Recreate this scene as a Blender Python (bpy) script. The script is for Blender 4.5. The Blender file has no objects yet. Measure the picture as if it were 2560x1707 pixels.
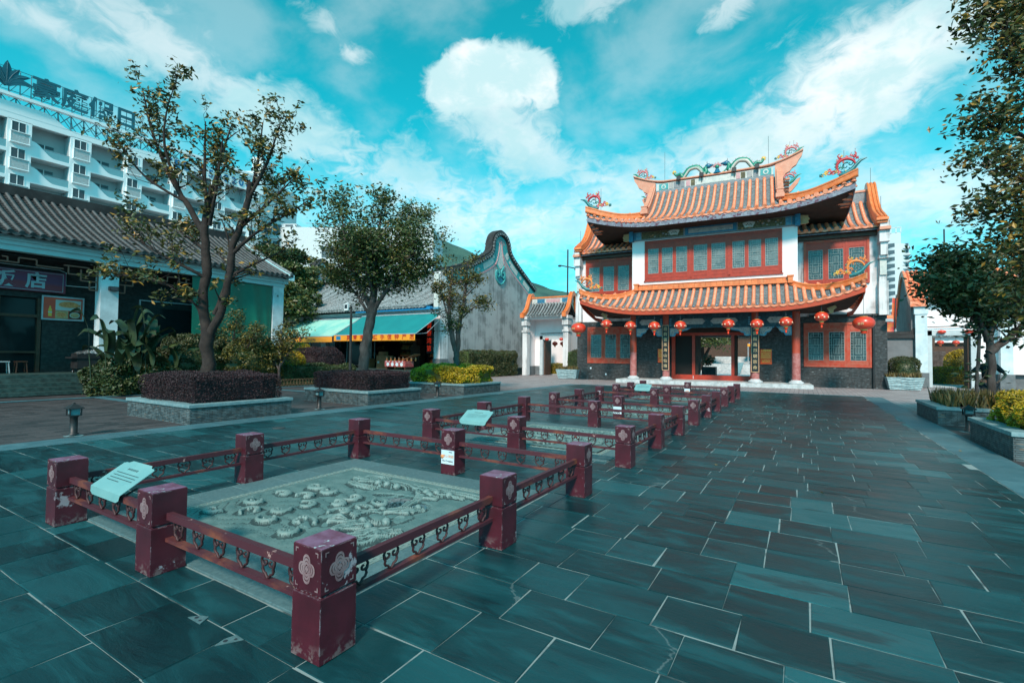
import bpy, math, random
import numpy as np
from mathutils import Vector, Matrix, noise as mnoise
R = math.radians
S = bpy.context.scene
COL = S.collection
rng = random.Random(7)
nr = np.random.default_rng(11)

# ------------------------------------------------------------------ camera
yaw, pit, rol = .5435, .0294, .0106
F_ = Vector((-math.sin(yaw)*math.cos(pit), math.cos(yaw)*math.cos(pit), math.sin(pit)))
R0 = Vector((math.cos(yaw), math.sin(yaw), 0)); U0 = R0.cross(F_)
RV = R0*math.cos(rol)+U0*math.sin(rol); UV = -R0*math.sin(rol)+U0*math.cos(rol)
cd = bpy.data.cameras.new('camera'); cam = bpy.data.objects.new('camera', cd); COL.objects.link(cam)
cd.sensor_width = 36; cd.lens = 36*1205.4673/2560; cd.clip_start = .05; cd.clip_end = 4000
cam.matrix_world = Matrix(((RV.x, UV.x, -F_.x, 0), (RV.y, UV.y, -F_.y, 0), (RV.z, UV.z, -F_.z, 1.6), (0, 0, 0, 1)))
S.camera = cam
CAMP = Vector((0, 0, 1.6))
def ray(px, py):
    return F_ + RV*((px-1280)/1205.4673) + UV*((853.5-py)/1205.4673)

# ------------------------------------------------------------------ sun, sky, exposure
SUN_EL, SUN_AZ = 40, 162      # azimuth: compass from +Y clockwise, where the sun stands
sl = bpy.data.lights.new('sun', 'SUN'); sun = bpy.data.objects.new('sun', sl); COL.objects.link(sun)
sl.energy = 2.5; sl.angle = R(9); sl.color = (1, .78, .65)
sd = Vector((math.sin(R(SUN_AZ))*math.cos(R(SUN_EL)), math.cos(R(SUN_AZ))*math.cos(R(SUN_EL)), math.sin(R(SUN_EL))))
sun.rotation_euler = (-sd).to_track_quat('-Z', 'Y').to_euler(); sun.location = (0, 0, 60)
S.view_settings.view_transform = 'Standard'; S.view_settings.look = 'None'
S.view_settings.exposure = .95; S.view_settings.gamma = 1; S.view_settings.use_curve_mapping = False
W = bpy.data.worlds.new('World'); S.world = W; W.use_nodes = True
nt = W.node_tree; nt.nodes.clear()
def N(t, kind, **kw):
    n = t.nodes.new(kind)
    for k, v in kw.items():
        if k.startswith('i_'):
            key = k[2:]; key = int(key) if key.isdigit() else key
            if isinstance(v, bpy.types.NodeSocket): t.links.new(v, n.inputs[key])
            else: n.inputs[key].default_value = v
        else: setattr(n, k, v)
    return n
def math_(t, op, a, b=0., c=None, clamp=False):
    n = N(t, 'ShaderNodeMath', operation=op, use_clamp=clamp, i_0=a, i_1=b)
    if c is not None:
        if isinstance(c, bpy.types.NodeSocket): t.links.new(c, n.inputs[2])
        else: n.inputs[2].default_value = c
    return n.outputs[0]
def mixc(t, fac, a, b, bt='MIX'):
    n = N(t, 'ShaderNodeMix', data_type='RGBA', blend_type=bt)
    for i, v in ((0, fac), (6, a), (7, b)):
        if isinstance(v, bpy.types.NodeSocket): t.links.new(v, n.inputs[i])
        else: n.inputs[i].default_value = v if i == 0 else (tuple(v)+(1,))[:4]
    return n.outputs[2]
def maprange(t, v, a, b, c=0., d=1., smooth=True):
    n = N(t, 'ShaderNodeMapRange', interpolation_type='SMOOTHSTEP' if smooth else 'LINEAR', i_0=v, i_1=a, i_2=b, i_3=c, i_4=d)
    return n.outputs[0]
def world():
    t = nt
    sky = N(t, 'ShaderNodeTexSky', sky_type='NISHITA', sun_disc=False, sun_elevation=R(SUN_EL), sun_rotation=R(SUN_AZ), air_density=1.2, dust_density=1.2, ozone_density=2.5)
    tc = N(t, 'ShaderNodeTexCoord').outputs['Generated']
    lum = N(t, 'ShaderNodeRGBToBW', i_0=sky.outputs[0]).outputs[0]
    lum = math_(t, 'MINIMUM', lum, 9.)
    blue = N(t, 'ShaderNodeCombineColor', i_0=math_(t, 'MULTIPLY', lum, .02), i_1=math_(t, 'MULTIPLY', lum, .98), i_2=math_(t, 'MULTIPLY', lum, 1.28)).outputs[0]
    sep = N(t, 'ShaderNodeSeparateXYZ', i_0=tc)
    # high thin cloud and cumulus: noise on a cloud layer (direction / height)
    zz = math_(t, 'MAXIMUM', sep.outputs[2], .0)
    zz = math_(t, 'ADD', zz, .42)
    lay = N(t, 'ShaderNodeVectorMath', operation='DIVIDE', i_0=tc)
    cz = N(t, 'ShaderNodeCombineXYZ', i_0=zz, i_1=zz, i_2=zz); t.links.new(cz.outputs[0], lay.inputs[1])
    nA = N(t, 'ShaderNodeTexNoise', noise_dimensions='3D', i_Scale=2.2, i_Detail=8., i_Roughness=.58, i_Distortion=.3); t.links.new(lay.outputs[0], nA.inputs['Vector'])
    nB = N(t, 'ShaderNodeTexNoise', noise_dimensions='3D', i_Scale=6., i_Detail=7., i_Roughness=.52, i_Distortion=.2); t.links.new(lay.outputs[0], nB.inputs['Vector'])
    nC = N(t, 'ShaderNodeTexNoise', noise_dimensions='3D', i_Scale=22., i_Detail=5., i_Roughness=.6, i_Distortion=.6); t.links.new(lay.outputs[0], nC.inputs['Vector'])
    fa, fb, fc = nA.outputs[0], nB.outputs[0], nC.outputs[0]
    def blob(px, py, a, b, rot=0., edge=.5, amt=1., soft=.6):
        c = ray(px, py).normalized(); up = Vector((0, 0, 1)); r = c.cross(up).normalized(); u = r.cross(c)
        cr, sr = math.cos(R(rot)), math.sin(R(rot))
        r2 = r*cr+u*sr; u2 = -r*sr+u*cr
        k = 1205.*ray(px, py).length
        def dot(vec, s):
            v = N(t, 'ShaderNodeVectorMath', operation='DOT_PRODUCT', i_0=tc); v.inputs[1].default_value = vec*s
            return v.outputs['Value']
        x = dot(r2, k/a*1.); y = dot(u2, k/b*1.); f = dot(c, 1.)
        x = math_(t, 'MULTIPLY', x, x); y = math_(t, 'MULTIPLY', y, y)
        d = math_(t, 'SQRT', math_(t, 'ADD', x, y))
        n = math_(t, 'MULTIPLY', math_(t, 'SUBTRACT', fb, .5), edge*2.7)
        n2 = math_(t, 'MULTIPLY', math_(t, 'SUBTRACT', fc, .5), edge*2.0)
        d = math_(t, 'ADD', math_(t, 'ADD', d, n), n2)
        m = maprange(t, d, 1.0, 1.0-soft, 0., amt)
        return math_(t, 'MULTIPLY', m, math_(t, 'GREATER_THAN', f, 0.))
    BL = [(1185, 150, 78, 55, 0, .55, .98, .45), (1135, 225, 80, 60, 0, .55, .95, .5), (1270, 190, 100, 80, 0, .5, .98, .45), (1350, 205, 62, 66, 0, .55, .95, .5), (1205, 240, 140, 80, 0, .6, .85, .85), (1250, 320, 180, 100, -5, .6, .72, .95), (1340, 395, 230, 85, -14, .8, .62, .95),
          (420, 130, 520, 110, -27, .8, .50, .95), (100, 50, 330, 60, -10, .7, .45, .9), (760, 330, 240, 95, -18, .8, .62, .95), (820, 60, 80, 34, -20, 1.3, .4, .95),
          (2140, 200, 320, 170, 16, .5, .98, .7), (1930, 360, 330, 130, 10, .55, .85, .9), (2250, 500, 420, 150, 0, .6, .68, .9),
          (1470, 5, 110, 50, 10, 1.2, .55, .95), (1830, 12, 95, 55, 15, 1.3, .5, .95), (878, 136, 46, 34, 0, 1., .6, .95),
          (1300, 560, 800, 110, -3, .8, .40, .95), (1080, 480, 330, 110, -12, .9, .55, .9), (2400, 80, 200, 60, 20, .7, .5, .9), (1600, 480, 340, 110, 8, .7, .5, .95)]
    m = None
    for b in BL:
        v = blob(*b)
        if m is None: m = v
        else:  # screen
            m = math_(t, 'SUBTRACT', math_(t, 'ADD', m, v), math_(t, 'MULTIPLY', m, v), clamp=True)
    wisps = maprange(t, math_(t, 'MULTIPLY', fa, fb), .2, .4, 0., .22)
    # haze of thin cloud near the horizon
    hz = maprange(t, sep.outputs[2], .46, .0, 0., .60)
    hz = math_(t, 'MULTIPLY', hz, maprange(t, fb, .28, .62, .55, 1.))
    for v in (wisps,):
        m = math_(t, 'SUBTRACT', math_(t, 'ADD', m, v), math_(t, 'MULTIPLY', m, v), clamp=True)
    cc = mixc(t, maprange(t, math_(t, 'ADD', math_(t, 'ADD', math_(t, 'MULTIPLY', fa, .4), math_(t, 'MULTIPLY', fb, .4)), math_(t, 'MULTIPLY', fc, .2)),   .42, .55, 0., 1.), (.46, .67, .70), (.79, .82, .82))
    blue2 = mixc(t, 1., blue, (.178, .178, .178), 'MULTIPLY')
    blue2 = mixc(t, hz, blue2, (.28, .66, .72))
    col = mixc(t, m, blue2, cc)
    bg = N(t, 'ShaderNodeBackground', i_Strength=.70); t.links.new(col, bg.inputs[0])
    o = N(t, 'ShaderNodeOutputWorld'); t.links.new(bg.outputs[0], o.inputs[0])
world()

# ------------------------------------------------------------------ materials
def lin(c):
    if isinstance(c, str):
        c = [int(c[i:i+2], 16)/255 for i in (0, 2, 4)]
        return tuple(x/12.92 if x <= .04045 else ((x+.055)/1.055)**2.4 for x in c)
    return tuple(c)
def newmat(name):
    m = bpy.data.materials.new(name); m.use_nodes = True; t = m.node_tree
    return m, t, t.nodes['Principled BSDF']
def setcol(t, b, c):
    t.links.new(c, b.inputs['Base Color'])
def bumpn(t, b, h, strength, dist=.02):
    n = N(t, 'ShaderNodeBump', i_Strength=strength, i_Distance=dist); t.links.new(h, n.inputs['Height']); t.links.new(n.outputs[0], b.inputs['Normal'])
def M(name, c1, c2=None, scale=4., rough=.6, bump=0., metal=0., island=0., c3=None, stretch=(1, 1, 1), wear=None, wear_t=.62, wear_s=3., spec=.5, emit=None, bs=None, lo=.35, hi=.65):
    m, t, b = newmat(name); c1 = lin(c1)
    b.inputs['Roughness'].default_value = rough; b.inputs['Metallic'].default_value = metal; b.inputs['Specular IOR Level'].default_value = spec
    tc = N(t, 'ShaderNodeTexCoord').outputs['Object']
    mp = N(t, 'ShaderNodeMapping'); t.links.new(tc, mp.inputs[0]); mp.inputs['Scale'].default_value = stretch
    nz = N(t, 'ShaderNodeTexNoise', i_Scale=scale, i_Detail=6., i_Roughness=.62); t.links.new(mp.outputs[0], nz.inputs['Vector'])
    col = mixc(t, maprange(t, nz.outputs[0], lo, hi), c1, lin(c2)) if c2 else mixc(t, nz.outputs[0], [x*.86 for x in c1], [x*1.12 for x in c1])
    if island:
        g = N(t, 'ShaderNodeNewGeometry').outputs['Random Per Island']
        if c3: col = mixc(t, maprange(t, g, 1-island, 1.0, 0, 1, False), col, lin(c3))
        else: col = mixc(t, 1., col, N(t, 'ShaderNodeCombineColor', i_0=maprange(t, g, 0, 1, 1-island, 1+island, False), i_1=maprange(t, g, 0, 1, 1-island, 1+island, False), i_2=maprange(t, g, 0, 1, 1-island, 1+island, False)).outputs[0], 'MULTIPLY')
    if wear:
        w = N(t, 'ShaderNodeTexNoise', i_Scale=wear_s, i_Detail=9., i_Roughness=.68); t.links.new(tc, w.inputs['Vector'])
        col = mixc(t, maprange(t, w.outputs[0], wear_t, wear_t+.035), col, lin(wear))
    setcol(t, b, col)
    if bump:
        nb = N(t, 'ShaderNodeTexNoise', i_Scale=bs or scale*5, i_Detail=5., i_Roughness=.6); t.links.new(mp.outputs[0], nb.inputs['Vector'])
        bumpn(t, b, nb.outputs[0], bump)
    if emit:
        b.inputs['Emission Color'].default_value = lin(emit[0])+(1,); b.inputs['Emission Strength'].default_value = emit[1]
    return m
def wallcoord(t):
    g = N(t, 'ShaderNodeNewGeometry'); tc = N(t, 'ShaderNodeTexCoord')
    sn = N(t, 'ShaderNodeSeparateXYZ', i_0=tc.outputs['Normal']); sp = N(t, 'ShaderNodeSeparateXYZ', i_0=tc.outputs['Object'])
    f = math_(t, 'GREATER_THAN', math_(t, 'ABSOLUTE', sn.outputs[0]), .6)
    x = N(t, 'ShaderNodeMix', data_type='FLOAT', i_0=f, i_2=sp.outputs[0], i_3=sp.outputs[1]).outputs[0]
    return N(t, 'ShaderNodeCombineXYZ', i_0=x, i_1=sp.outputs[2]).outputs[0], sp
def brickmat(name, c1, c2, mortar, bw, bh, ms=.006, rough=.7, bump=.5, stain=None, odd=None):
    m, t, b = newmat(name); v, sp = wallcoord(t)
    br = N(t, 'ShaderNodeTexBrick', i_Scale=1., i_1=lin(c1)+(1,), i_2=lin(c2)+(1,), i_3=lin(mortar)+(1,)); t.links.new(v, br.inputs['Vector'])
    br.inputs['Brick Width'].default_value = bw; br.inputs['Row Height'].default_value = bh; br.inputs['Mortar Size'].default_value = ms; br.inputs['Bias'].default_value = -.1
    col = br.outputs[0]
    n = N(t, 'ShaderNodeTexNoise', i_Scale=7., i_Detail=6.); t.links.new(v, n.inputs['Vector'])
    col = mixc(t, 1., col, N(t, 'ShaderNodeCombineColor', i_0=maprange(t, n.outputs[0], .3, .7, .55, 1.5), i_1=maprange(t, n.outputs[0], .3, .7, .55, 1.5), i_2=maprange(t, n.outputs[0], .3, .7, .55, 1.5)).outputs[0], 'MULTIPLY')
    if odd:
        mp = N(t, 'ShaderNodeMapping'); t.links.new(v, mp.inputs[0]); mp.inputs['Scale'].default_value = (1/bw*.9, 1/bh*.9, 1)
        n3 = N(t, 'ShaderNodeTexNoise', i_Scale=1., i_Detail=1.); t.links.new(mp.outputs[0], n3.inputs['Vector'])
        col = mixc(t, maprange(t, n3.outputs[0], .68, .72), col, lin(odd))
    if stain:
        n2 = N(t, 'ShaderNodeTexNoise', i_Scale=.9, i_Detail=5.); t.links.new(v, n2.inputs['Vector'])
        col = mixc(t, maprange(t, n2.outputs[0], .5, .68), col, lin(stain))
    setcol(t, b, col); b.inputs['Roughness'].default_value = rough
    h = math_(t, 'ADD', math_(t, 'MULTIPLY', br.outputs[1], -1.), math_(t, 'MULTIPLY', n.outputs[0], .6))
    bumpn(t, b, h, bump, .02)
    return m
def streakwall(name, base, dark, amt=.6, s=5., base2=None):
    m, t, b = newmat(name); v, sp = wallcoord(t)
    mp = N(t, 'ShaderNodeMapping'); t.links.new(v, mp.inputs[0]); mp.inputs['Scale'].default_value = (s, .09, 1)
    n = N(t, 'ShaderNodeTexNoise', i_Scale=1., i_Detail=7., i_Roughness=.65); t.links.new(mp.outputs[0], n.inputs['Vector'])
    n2 = N(t, 'ShaderNodeTexNoise', i_Scale=.7, i_Detail=6., i_Roughness=.6); t.links.new(v, n2.inputs['Vector'])
    k = math_(t, 'ADD', math_(t, 'MULTIPLY', n.outputs[0], .6), math_(t, 'MULTIPLY', n2.outputs[0], .4))
    col = mixc(t, maprange(t, k, .47, .64, 0., amt), lin(base), lin(dark))
    if base2: col = mixc(t, maprange(t, n2.outputs[0], .45, .62), col, mixc(t, maprange(t, k, .45, .62, 0, amt), lin(base2), lin(dark)))
    setcol(t, b, col); b.inputs['Roughness'].default_value = .75
    bumpn(t, b, n2.outputs[0], .15, .02)
    return m
def glassmat(name, c, rough=.06, m2=None):
    m, t, b = newmat(name)
    b.inputs['Base Color'].default_value = lin(c)+(1,); b.inputs['Roughness'].default_value = rough; b.inputs['Specular IOR Level'].default_value = .5 if name != 'dark window glass' else .18
    tc = N(t, 'ShaderNodeTexCoord').outputs['Object']
    n = N(t, 'ShaderNodeTexNoise', i_Scale=1.3, i_Detail=2.); t.links.new(tc, n.inputs['Vector']); bumpn(t, b, n.outputs[0], .12, .05)
    if m2: setcol(t, b, mixc(t, maprange(t, n.outputs[0], .4, .62), lin(c), lin(m2)))
    return m
def slatemat():
    m, t, b = newmat('slate paving')
    tc = N(t, 'ShaderNodeTexCoord').outputs['Object']
    g = N(t, 'ShaderNodeNewGeometry').outputs['Random Per Island']
    off = N(t, 'ShaderNodeCombineXYZ', i_0=math_(t, 'MULTIPLY', g, 37.), i_1=math_(t, 'MULTIPLY', g, 91.))
    v = N(t, 'ShaderNodeVectorMath', operation='ADD', i_0=tc); t.links.new(off.outputs[0], v.inputs[1])
    rot = N(t, 'ShaderNodeMapping'); t.links.new(v.outputs[0], rot.inputs[0]); rot.inputs['Scale'].default_value = (1.2, 4.5, 1); rot.inputs['Rotation'].default_value = (0, 0, .5)
    n = N(t, 'ShaderNodeTexNoise', i_Scale=1.1, i_Detail=9., i_Roughness=.62, i_Distortion=.7); t.links.new(rot.outputs[0], n.inputs['Vector'])
    n2 = N(t, 'ShaderNodeTexNoise', i_Scale=.35, i_Detail=4.); t.links.new(tc, n2.inputs['Vector'])
    n3 = N(t, 'ShaderNodeTexNoise', i_Scale=38., i_Detail=5., i_Roughness=.7); t.links.new(tc, n3.inputs['Vector'])
    base = mixc(t, maprange(t, g, 0., 1., 0., 1., False), (.002, .020, .024), (.005, .052, .061))
    base = mixc(t, maprange(t, g, .86, .96), base, (.012, .098, .112))
    base = mixc(t, maprange(t, n.outputs[0], .46, .66, 0., .75), base, (.010, .078, .090))
    base = mixc(t, maprange(t, n.outputs[0], .46, .34, 0., .7), base, (.002, .014, .018))
    base = mixc(t, maprange(t, n2.outputs[0], .5, .72, 0., .5), base, (.002, .020, .026))
    base = mixc(t, maprange(t, n3.outputs[0], .68, .8, 0., .35), base, (.05, .10, .11))
    # hairline pale veins
    vo = N(t, 'ShaderNodeTexVoronoi', feature='DISTANCE_TO_EDGE', i_Scale=.9); 
    wv = N(t, 'ShaderNodeVectorMath', operation='ADD', i_0=v.outputs[0]); sc = N(t, 'ShaderNodeVectorMath', operation='SCALE', i_0=n.outputs['Color']); sc.inputs['Scale'].default_value = .22
    t.links.new(sc.outputs[0], wv.inputs[1]); t.links.new(wv.outputs[0], vo.inputs['Vector'])
    crack = math_(t, 'MULTIPLY', maprange(t, vo.outputs['Distance'], .008, .002), math_(t, 'GREATER_THAN', math_(t, 'FRACT', math_(t, 'MULTIPLY', g, 7.3)), .90))
    crack = math_(t, 'MULTIPLY', crack, .3)
    base = mixc(t, crack, base, (.22, .27, .27))
    setcol(t, b, base)
    b.inputs['Specular IOR Level'].default_value = .34
    t.links.new(maprange(t, n.outputs[0], .3, .75, .30, .50), b.inputs['Roughness'])
    h = math_(t, 'ADD', n.outputs[0], math_(t, 'MULTIPLY', n3.outputs[0], .12))
    bumpn(t, b, h, .6, .02)
    return m
MS = {}
def mk(k, *a, **kw):
    MS[k] = M(k, *a, **kw)
MS['slate'] = slatemat()
mk('joint', (.03, .055, .06), (.22, .28, .28), scale=2.8, rough=.9, lo=.32, hi=.50)
mk('strip', (.040, .115, .14), (.065, .15, .175), scale=3., rough=.55, island=.12, bump=.15)
mk('relief_stone', (.075, .150, .148), (.115, .195, .188), scale=6., rough=.62, bump=.25, bs=60)
mk('relief_shade', (.018, .042, .044), (.040, .078, .078), scale=9., rough=.8)  # shade of the carved hollows, painted as a darker stone colour
mk('relief_crest', (.13, .215, .205), (.17, .25, .24), scale=9., rough=.6)  # lighter tone for the raised faces of the carving
mk('relief_slab', (.060, .125, .138), (.09, .165, .175), scale=30., rough=.65, bump=.2, island=.08)
mk('maroon', (.078, .010, .020), (.042, .006, .012), scale=2.2, rough=.42, bump=.05)
mk('maroon_top', (.22, .11, .19), (.12, .03, .06), scale=7., rough=.5, wear=(.42, .56, .60), wear_t=.57, wear_s=4.)
mk('rusty_rail', (.065, .012, .021), (.21, .058, .030), scale=2.2, rough=.62, wear=(.44, .26, .24), wear_t=.66, wear_s=9., stretch=(1, 1, 2), lo=.50, hi=.70)
mk('iron_dark', (.028, .010, .014), (.055, .016, .018), scale=9., rough=.6)
mk('emblem', (.25, .17, .18), (.17, .09, .10), scale=9., rough=.6)
mk('white_paint', (.80, .76, .77), (.74, .70, .71), scale=1.4, rough=.75, bump=.05)
MS['white_weather'] = streakwall('weathered white plaster', (.66, .66, .67), (.10, .11, .11), .8, 3.)
MS['white_dirty'] = streakwall('white plaster with grime', (.72, .72, .74), (.07, .08, .08), .85, 1.4)
MS['grey_gable'] = streakwall('streaked grey plaster', (.38, .39, .395), (.12, .125, .125), .75, 7.5, (.29, .30, .305))
mk('column_white', (.62, .74, .78), (.42, .52, .55), scale=1.1, rough=.7, wear=(.09, .10, .10), wear_t=.64, wear_s=1.3)
mk('red_wood', (.40, .032, .009), (.31, .024, .007), scale=5., rough=.5, bump=.08)
mk('red_wood_worn', (.42, .036, .010), (.40, .09, .05), scale=4., rough=.6, wear=(.55, .42, .40), wear_t=.66, wear_s=6.)
mk('column_red', (.44, .070, .035), (.36, .055, .028), scale=2., rough=.45)
mk('column_peel', (.34, .09, .08), (.42, .17, .16), scale=6., rough=.65, wear=(.62, .50, .50), wear_t=.63, wear_s=8.)
MS['black_brick'] = brickmat('dark slate brick', (.020, .024, .026), (.045, .052, .055), (.010, .012, .013), .24, .052, .004, .55, .5, None, (.16, .19, .20))
MS['grey_brick'] = brickmat('grey brick', (.055, .066, .068), (.085, .098, .10), (.035, .042, .044), .26, .065, .006, .7, .4)
MS['dark_brick'] = brickmat('dark grey brick', (.012, .017, .017), (.022, .029, .028), (.012, .016, .016), .24, .07, .007, .75, .4)
MS['stack_stone'] = brickmat('stacked slate cladding', (.045, .075, .085), (.10, .13, .135), (.012, .018, .02), .22, .035, .004, .65, .9, None, (.20, .14, .10))
MS['green_stone'] = brickmat('green slate steps', (.022, .052, .048), (.038, .078, .072), (.03, .06, .06), .5, .5, .004, .6, .5)
mk('cap_stone', (.13, .24, .265), (.20, .31, .33), scale=8., rough=.6, island=.1, bump=.15)
mk('step_stone', (.52, .55, .56), (.34, .38, .39), scale=4., rough=.7, bump=.2)
mk('col_base', (.55, .58, .60), (.42, .45, .47), scale=6., rough=.6)
mk('orange_tile', (.74, .185, .075), (.80, .31, .18), scale=7., rough=.38, island=.10, wear=(.32, .12, .06), wear_t=.68, wear_s=9., bump=.12)
mk('orange_glaze', (.66, .15, .035), (.72, .23, .075), scale=5., rough=.35, island=.12, wear=(.40, .13, .05), wear_t=.66, wear_s=7.)
mk('pink_ridge', (.66, .30, .20), (.60, .24, .15), scale=4., rough=.55, wear=(.30, .13, .09), wear_t=.68, wear_s=6.)
mk('trough_tile', (.085, .105, .115), (.18, .21, .22), scale=7., rough=.5, bump=.25, island=.15)
mk('grey_roll', (.030, .035, .037), (.062, .074, .078), scale=6., rough=.6, island=.2, bump=.2)
mk('grey_roll_light', (.09, .11, .115), (.26, .29, .30), scale=8., rough=.65, island=.3, bump=.2)
mk('dark_tile', (.028, .030, .032), (.055, .06, .062), scale=5., rough=.6, island=.2, bump=.2)
mk('black_ridge', (.012, .012, .013), (.030, .031, .032), scale=2., rough=.8, bump=.3)
mk('blue_ball', (.24, .33, .42), rough=.25)
mk('fascia_grey', (.14, .15, .20), (.24, .27, .32), scale=5., rough=.7, wear=(.10, .04, .07), wear_t=.55, wear_s=4.)
mk('fascia_red', (.50, .055, .012), (.40, .045, .012), scale=2.5, rough=.5, wear=(.42, .16, .09), wear_t=.66, wear_s=3.)
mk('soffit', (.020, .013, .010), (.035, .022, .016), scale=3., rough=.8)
mk('gold_bracket', (.50, .27, .12), (.36, .18, .08), scale=5., rough=.6)
mk('paint_blue', (.02, .12, .22), (.03, .20, .32), scale=9., rough=.6)
mk('beam_dark', (.008, .03, .045), (.012, .07, .10), scale=7., rough=.6, wear=(.10, .16, .18), wear_t=.62, wear_s=7.)
mk('paint_blue_light', (.12, .32, .42), (.05, .20, .33), scale=6., rough=.6)
mk('paint_olive', (.055, .05, .025), (.15, .13, .06), scale=9., rough=.7, wear=(.24, .22, .15), wear_t=.62, wear_s=9.)
mk('paint_panel', (.42, .40, .38), (.30, .30, .30), scale=4., rough=.7, wear=(.10, .08, .06), wear_t=.60, wear_s=9.)
mk('paint_teal', (.03, .26, .27), (.06, .36, .36), scale=8., rough=.6)
mk('paint_pink', (.48, .24, .27), (.56, .34, .34), scale=5., rough=.6)
mk('paint_cream', (.58, .58, .54), (.44, .48, .46), scale=6., rough=.65, wear=(.10, .13, .22), wear_t=.63, wear_s=8.)
mk('frieze_grey', (.17, .19, .21), (.24, .26, .28), scale=11., rough=.7)
mk('drag_green', (.01, .17, .12), (.02, .26, .17), scale=14., rough=.35)
mk('drag_belly', (.55, .45, .40), (.45, .50, .45), scale=9., rough=.4)
mk('drag_yellow', (.75, .42, .06), rough=.4)
mk('drag_red', (.50, .03, .04), rough=.4)
mk('drag_pink', (.62, .17, .17), rough=.4)
mk('drag_blue', (.01, .13, .22), rough=.35)
mk('drag_orange', (.75, .22, .05), rough=.4)
mk('drag_teal', (.01, .12, .14), (.02, .2, .2), scale=9., rough=.35)
mk('rod', (.10, .12, .13), rough=.5, metal=.6)
mk('lattice', (.30, .40, .40), (.22, .31, .31), scale=6., rough=.6)
MS['glass_up'] = glassmat('window glass upper', (.09, .125, .13), .07, (.16, .20, .20))
MS['glass_dark'] = glassmat('dark window glass', (.012, .018, .020), .10)
MS['glass_mid'] = glassmat('ground floor window glass', (.035, .058, .062), .09, (.06, .09, .095))
mk('dark_in', (.008, .009, .009), rough=.9)
mk('lantern_red', (.70, .055, .020), (.62, .04, .016), scale=3., rough=.3, spec=.7)
mk('lantern_gold', (.80, .50, .16), rough=.35, metal=.3)
mk('lantern_print', (.80, .50, .35), rough=.5)
mk('tassel', (.75, .05, .012), rough=.6)
mk('black_plate', (.008, .008, .009), rough=.35)
mk('gold_text', (.70, .52, .28), rough=.4)
mk('gold_frame', (.50, .28, .15), (.62, .38, .22), scale=9., rough=.4)
mk('notice_red', (.90, .10, .008), rough=.4)
mk('notice_yellow', (.95, .62, .10), rough=.5)
mk('plate_pale', (.15, .34, .35), (.19, .39, .39), scale=2.5, rough=.3)
mk('sticker', (.50, .66, .74), (.60, .72, .78), scale=2., rough=.35)
mk('ink', (.02, .03, .04), rough=.6)
mk('ink_orange', (.75, .30, .12), rough=.6)
mk('trunk_grey', (.045, .034, .030), (.105, .085, .078), scale=5., rough=.9, bump=.6, stretch=(1, 1, .5))
mk('trunk_dark', (.014, .009, .008), (.032, .022, .018), scale=7., rough=.9, bump=.6)
mk('leaf_a', (.038, .056, .014), (.085, .078, .018), scale=.9, rough=.42, island=.22, c3=(.42, .22, .03))
mk('leaf_b', (.034, .062, .016), (.080, .100, .022), scale=.8, rough=.42, island=.12, c3=(.17, .12, .02))
mk('leaf_c', (.040, .055, .014), (.075, .078, .018), scale=1.2, rough=.45, island=.3, c3=(.26, .18, .03))
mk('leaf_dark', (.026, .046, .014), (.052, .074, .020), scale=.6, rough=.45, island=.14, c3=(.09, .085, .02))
mk('leaf_gold', (.19, .145, .006), (.40, .27, .008), scale=2.2, rough=.5, island=.35, c3=(.56, .40, .02), lo=.42, hi=.58)
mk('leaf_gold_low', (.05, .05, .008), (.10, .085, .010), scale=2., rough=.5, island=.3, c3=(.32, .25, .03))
mk('leaf_purple', (.014, .007, .009), (.026, .010, .015), scale=1.5, rough=.6, island=.3, c3=(.06, .02, .03))
mk('leaf_hedge', (.024, .036, .012), (.045, .055, .016), scale=1., rough=.5, island=.25, c3=(.10, .09, .02))
mk('leaf_banana', (.016, .034, .018), (.040, .066, .028), scale=3., rough=.35, island=.25, c3=(.13, .15, .05))
mk('leaf_spike', (.11, .075, .02), (.20, .135, .04), scale=2., rough=.5, island=.5, c3=(.02, .03, .015))
mk('soil', (.03, .022, .016), (.05, .04, .03), scale=6., rough=.95)
mk('grass_base', (.05, .055, .02), (.09, .08, .03), scale=5., rough=.95)
mk('bamboo', (.16, .10, .05), (.10, .06, .03), scale=5., rough=.7)
mk('tarp', (.002, .125, .082), (.003, .15, .10), scale=1.5, rough=.5)
mk('awning_teal', (.004, .19, .20), (.006, .22, .225), scale=1., rough=.6)
mk('awning_pale', (.16, .52, .46), (.34, .62, .52), scale=.7, rough=.6, wear=(.03, .42, .38), wear_t=.68, wear_s=.8)
mk('valance', (.80, .34, .03), (.78, .30, .02), scale=2., rough=.6)
mk('valance_text', (.42, .03, .01), rough=.6)
mk('blue_trim', (.01, .20, .42), rough=.5)
mk('led', (.5, .02, .01), rough=.5, emit=((1, .06, .02), .25))
mk('sign_purple', (.10, .035, .11), (.22, .03, .05), scale=.8, rough=.5, stretch=(.1, .1, 2.2))
mk('sign_text', (.30, .44, .50), rough=.5)
mk('poster_red', (.70, .08, .03), (.60, .06, .03), scale=1.5, rough=.4)
mk('food_brown', (.55, .17, .05), (.70, .32, .12), scale=12., rough=.5)
mk('food_cream', (.50, .36, .18), (.36, .22, .10), scale=14., rough=.5)
mk('dish', (.42, .46, .44), rough=.4)
mk('steel', (.38, .44, .47), (.30, .36, .40), scale=3., rough=.45)
mk('foil', (.55, .60, .62), (.10, .12, .13), scale=11., rough=.2, metal=.8)
mk('black_metal', (.012, .013, .014), (.02, .022, .024), scale=5., rough=.5)
mk('wood_brown', (.05, .022, .012), (.08, .035, .018), scale=5., rough=.6)
mk('fret', (.24, .09, .06), rough=.6)
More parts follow.
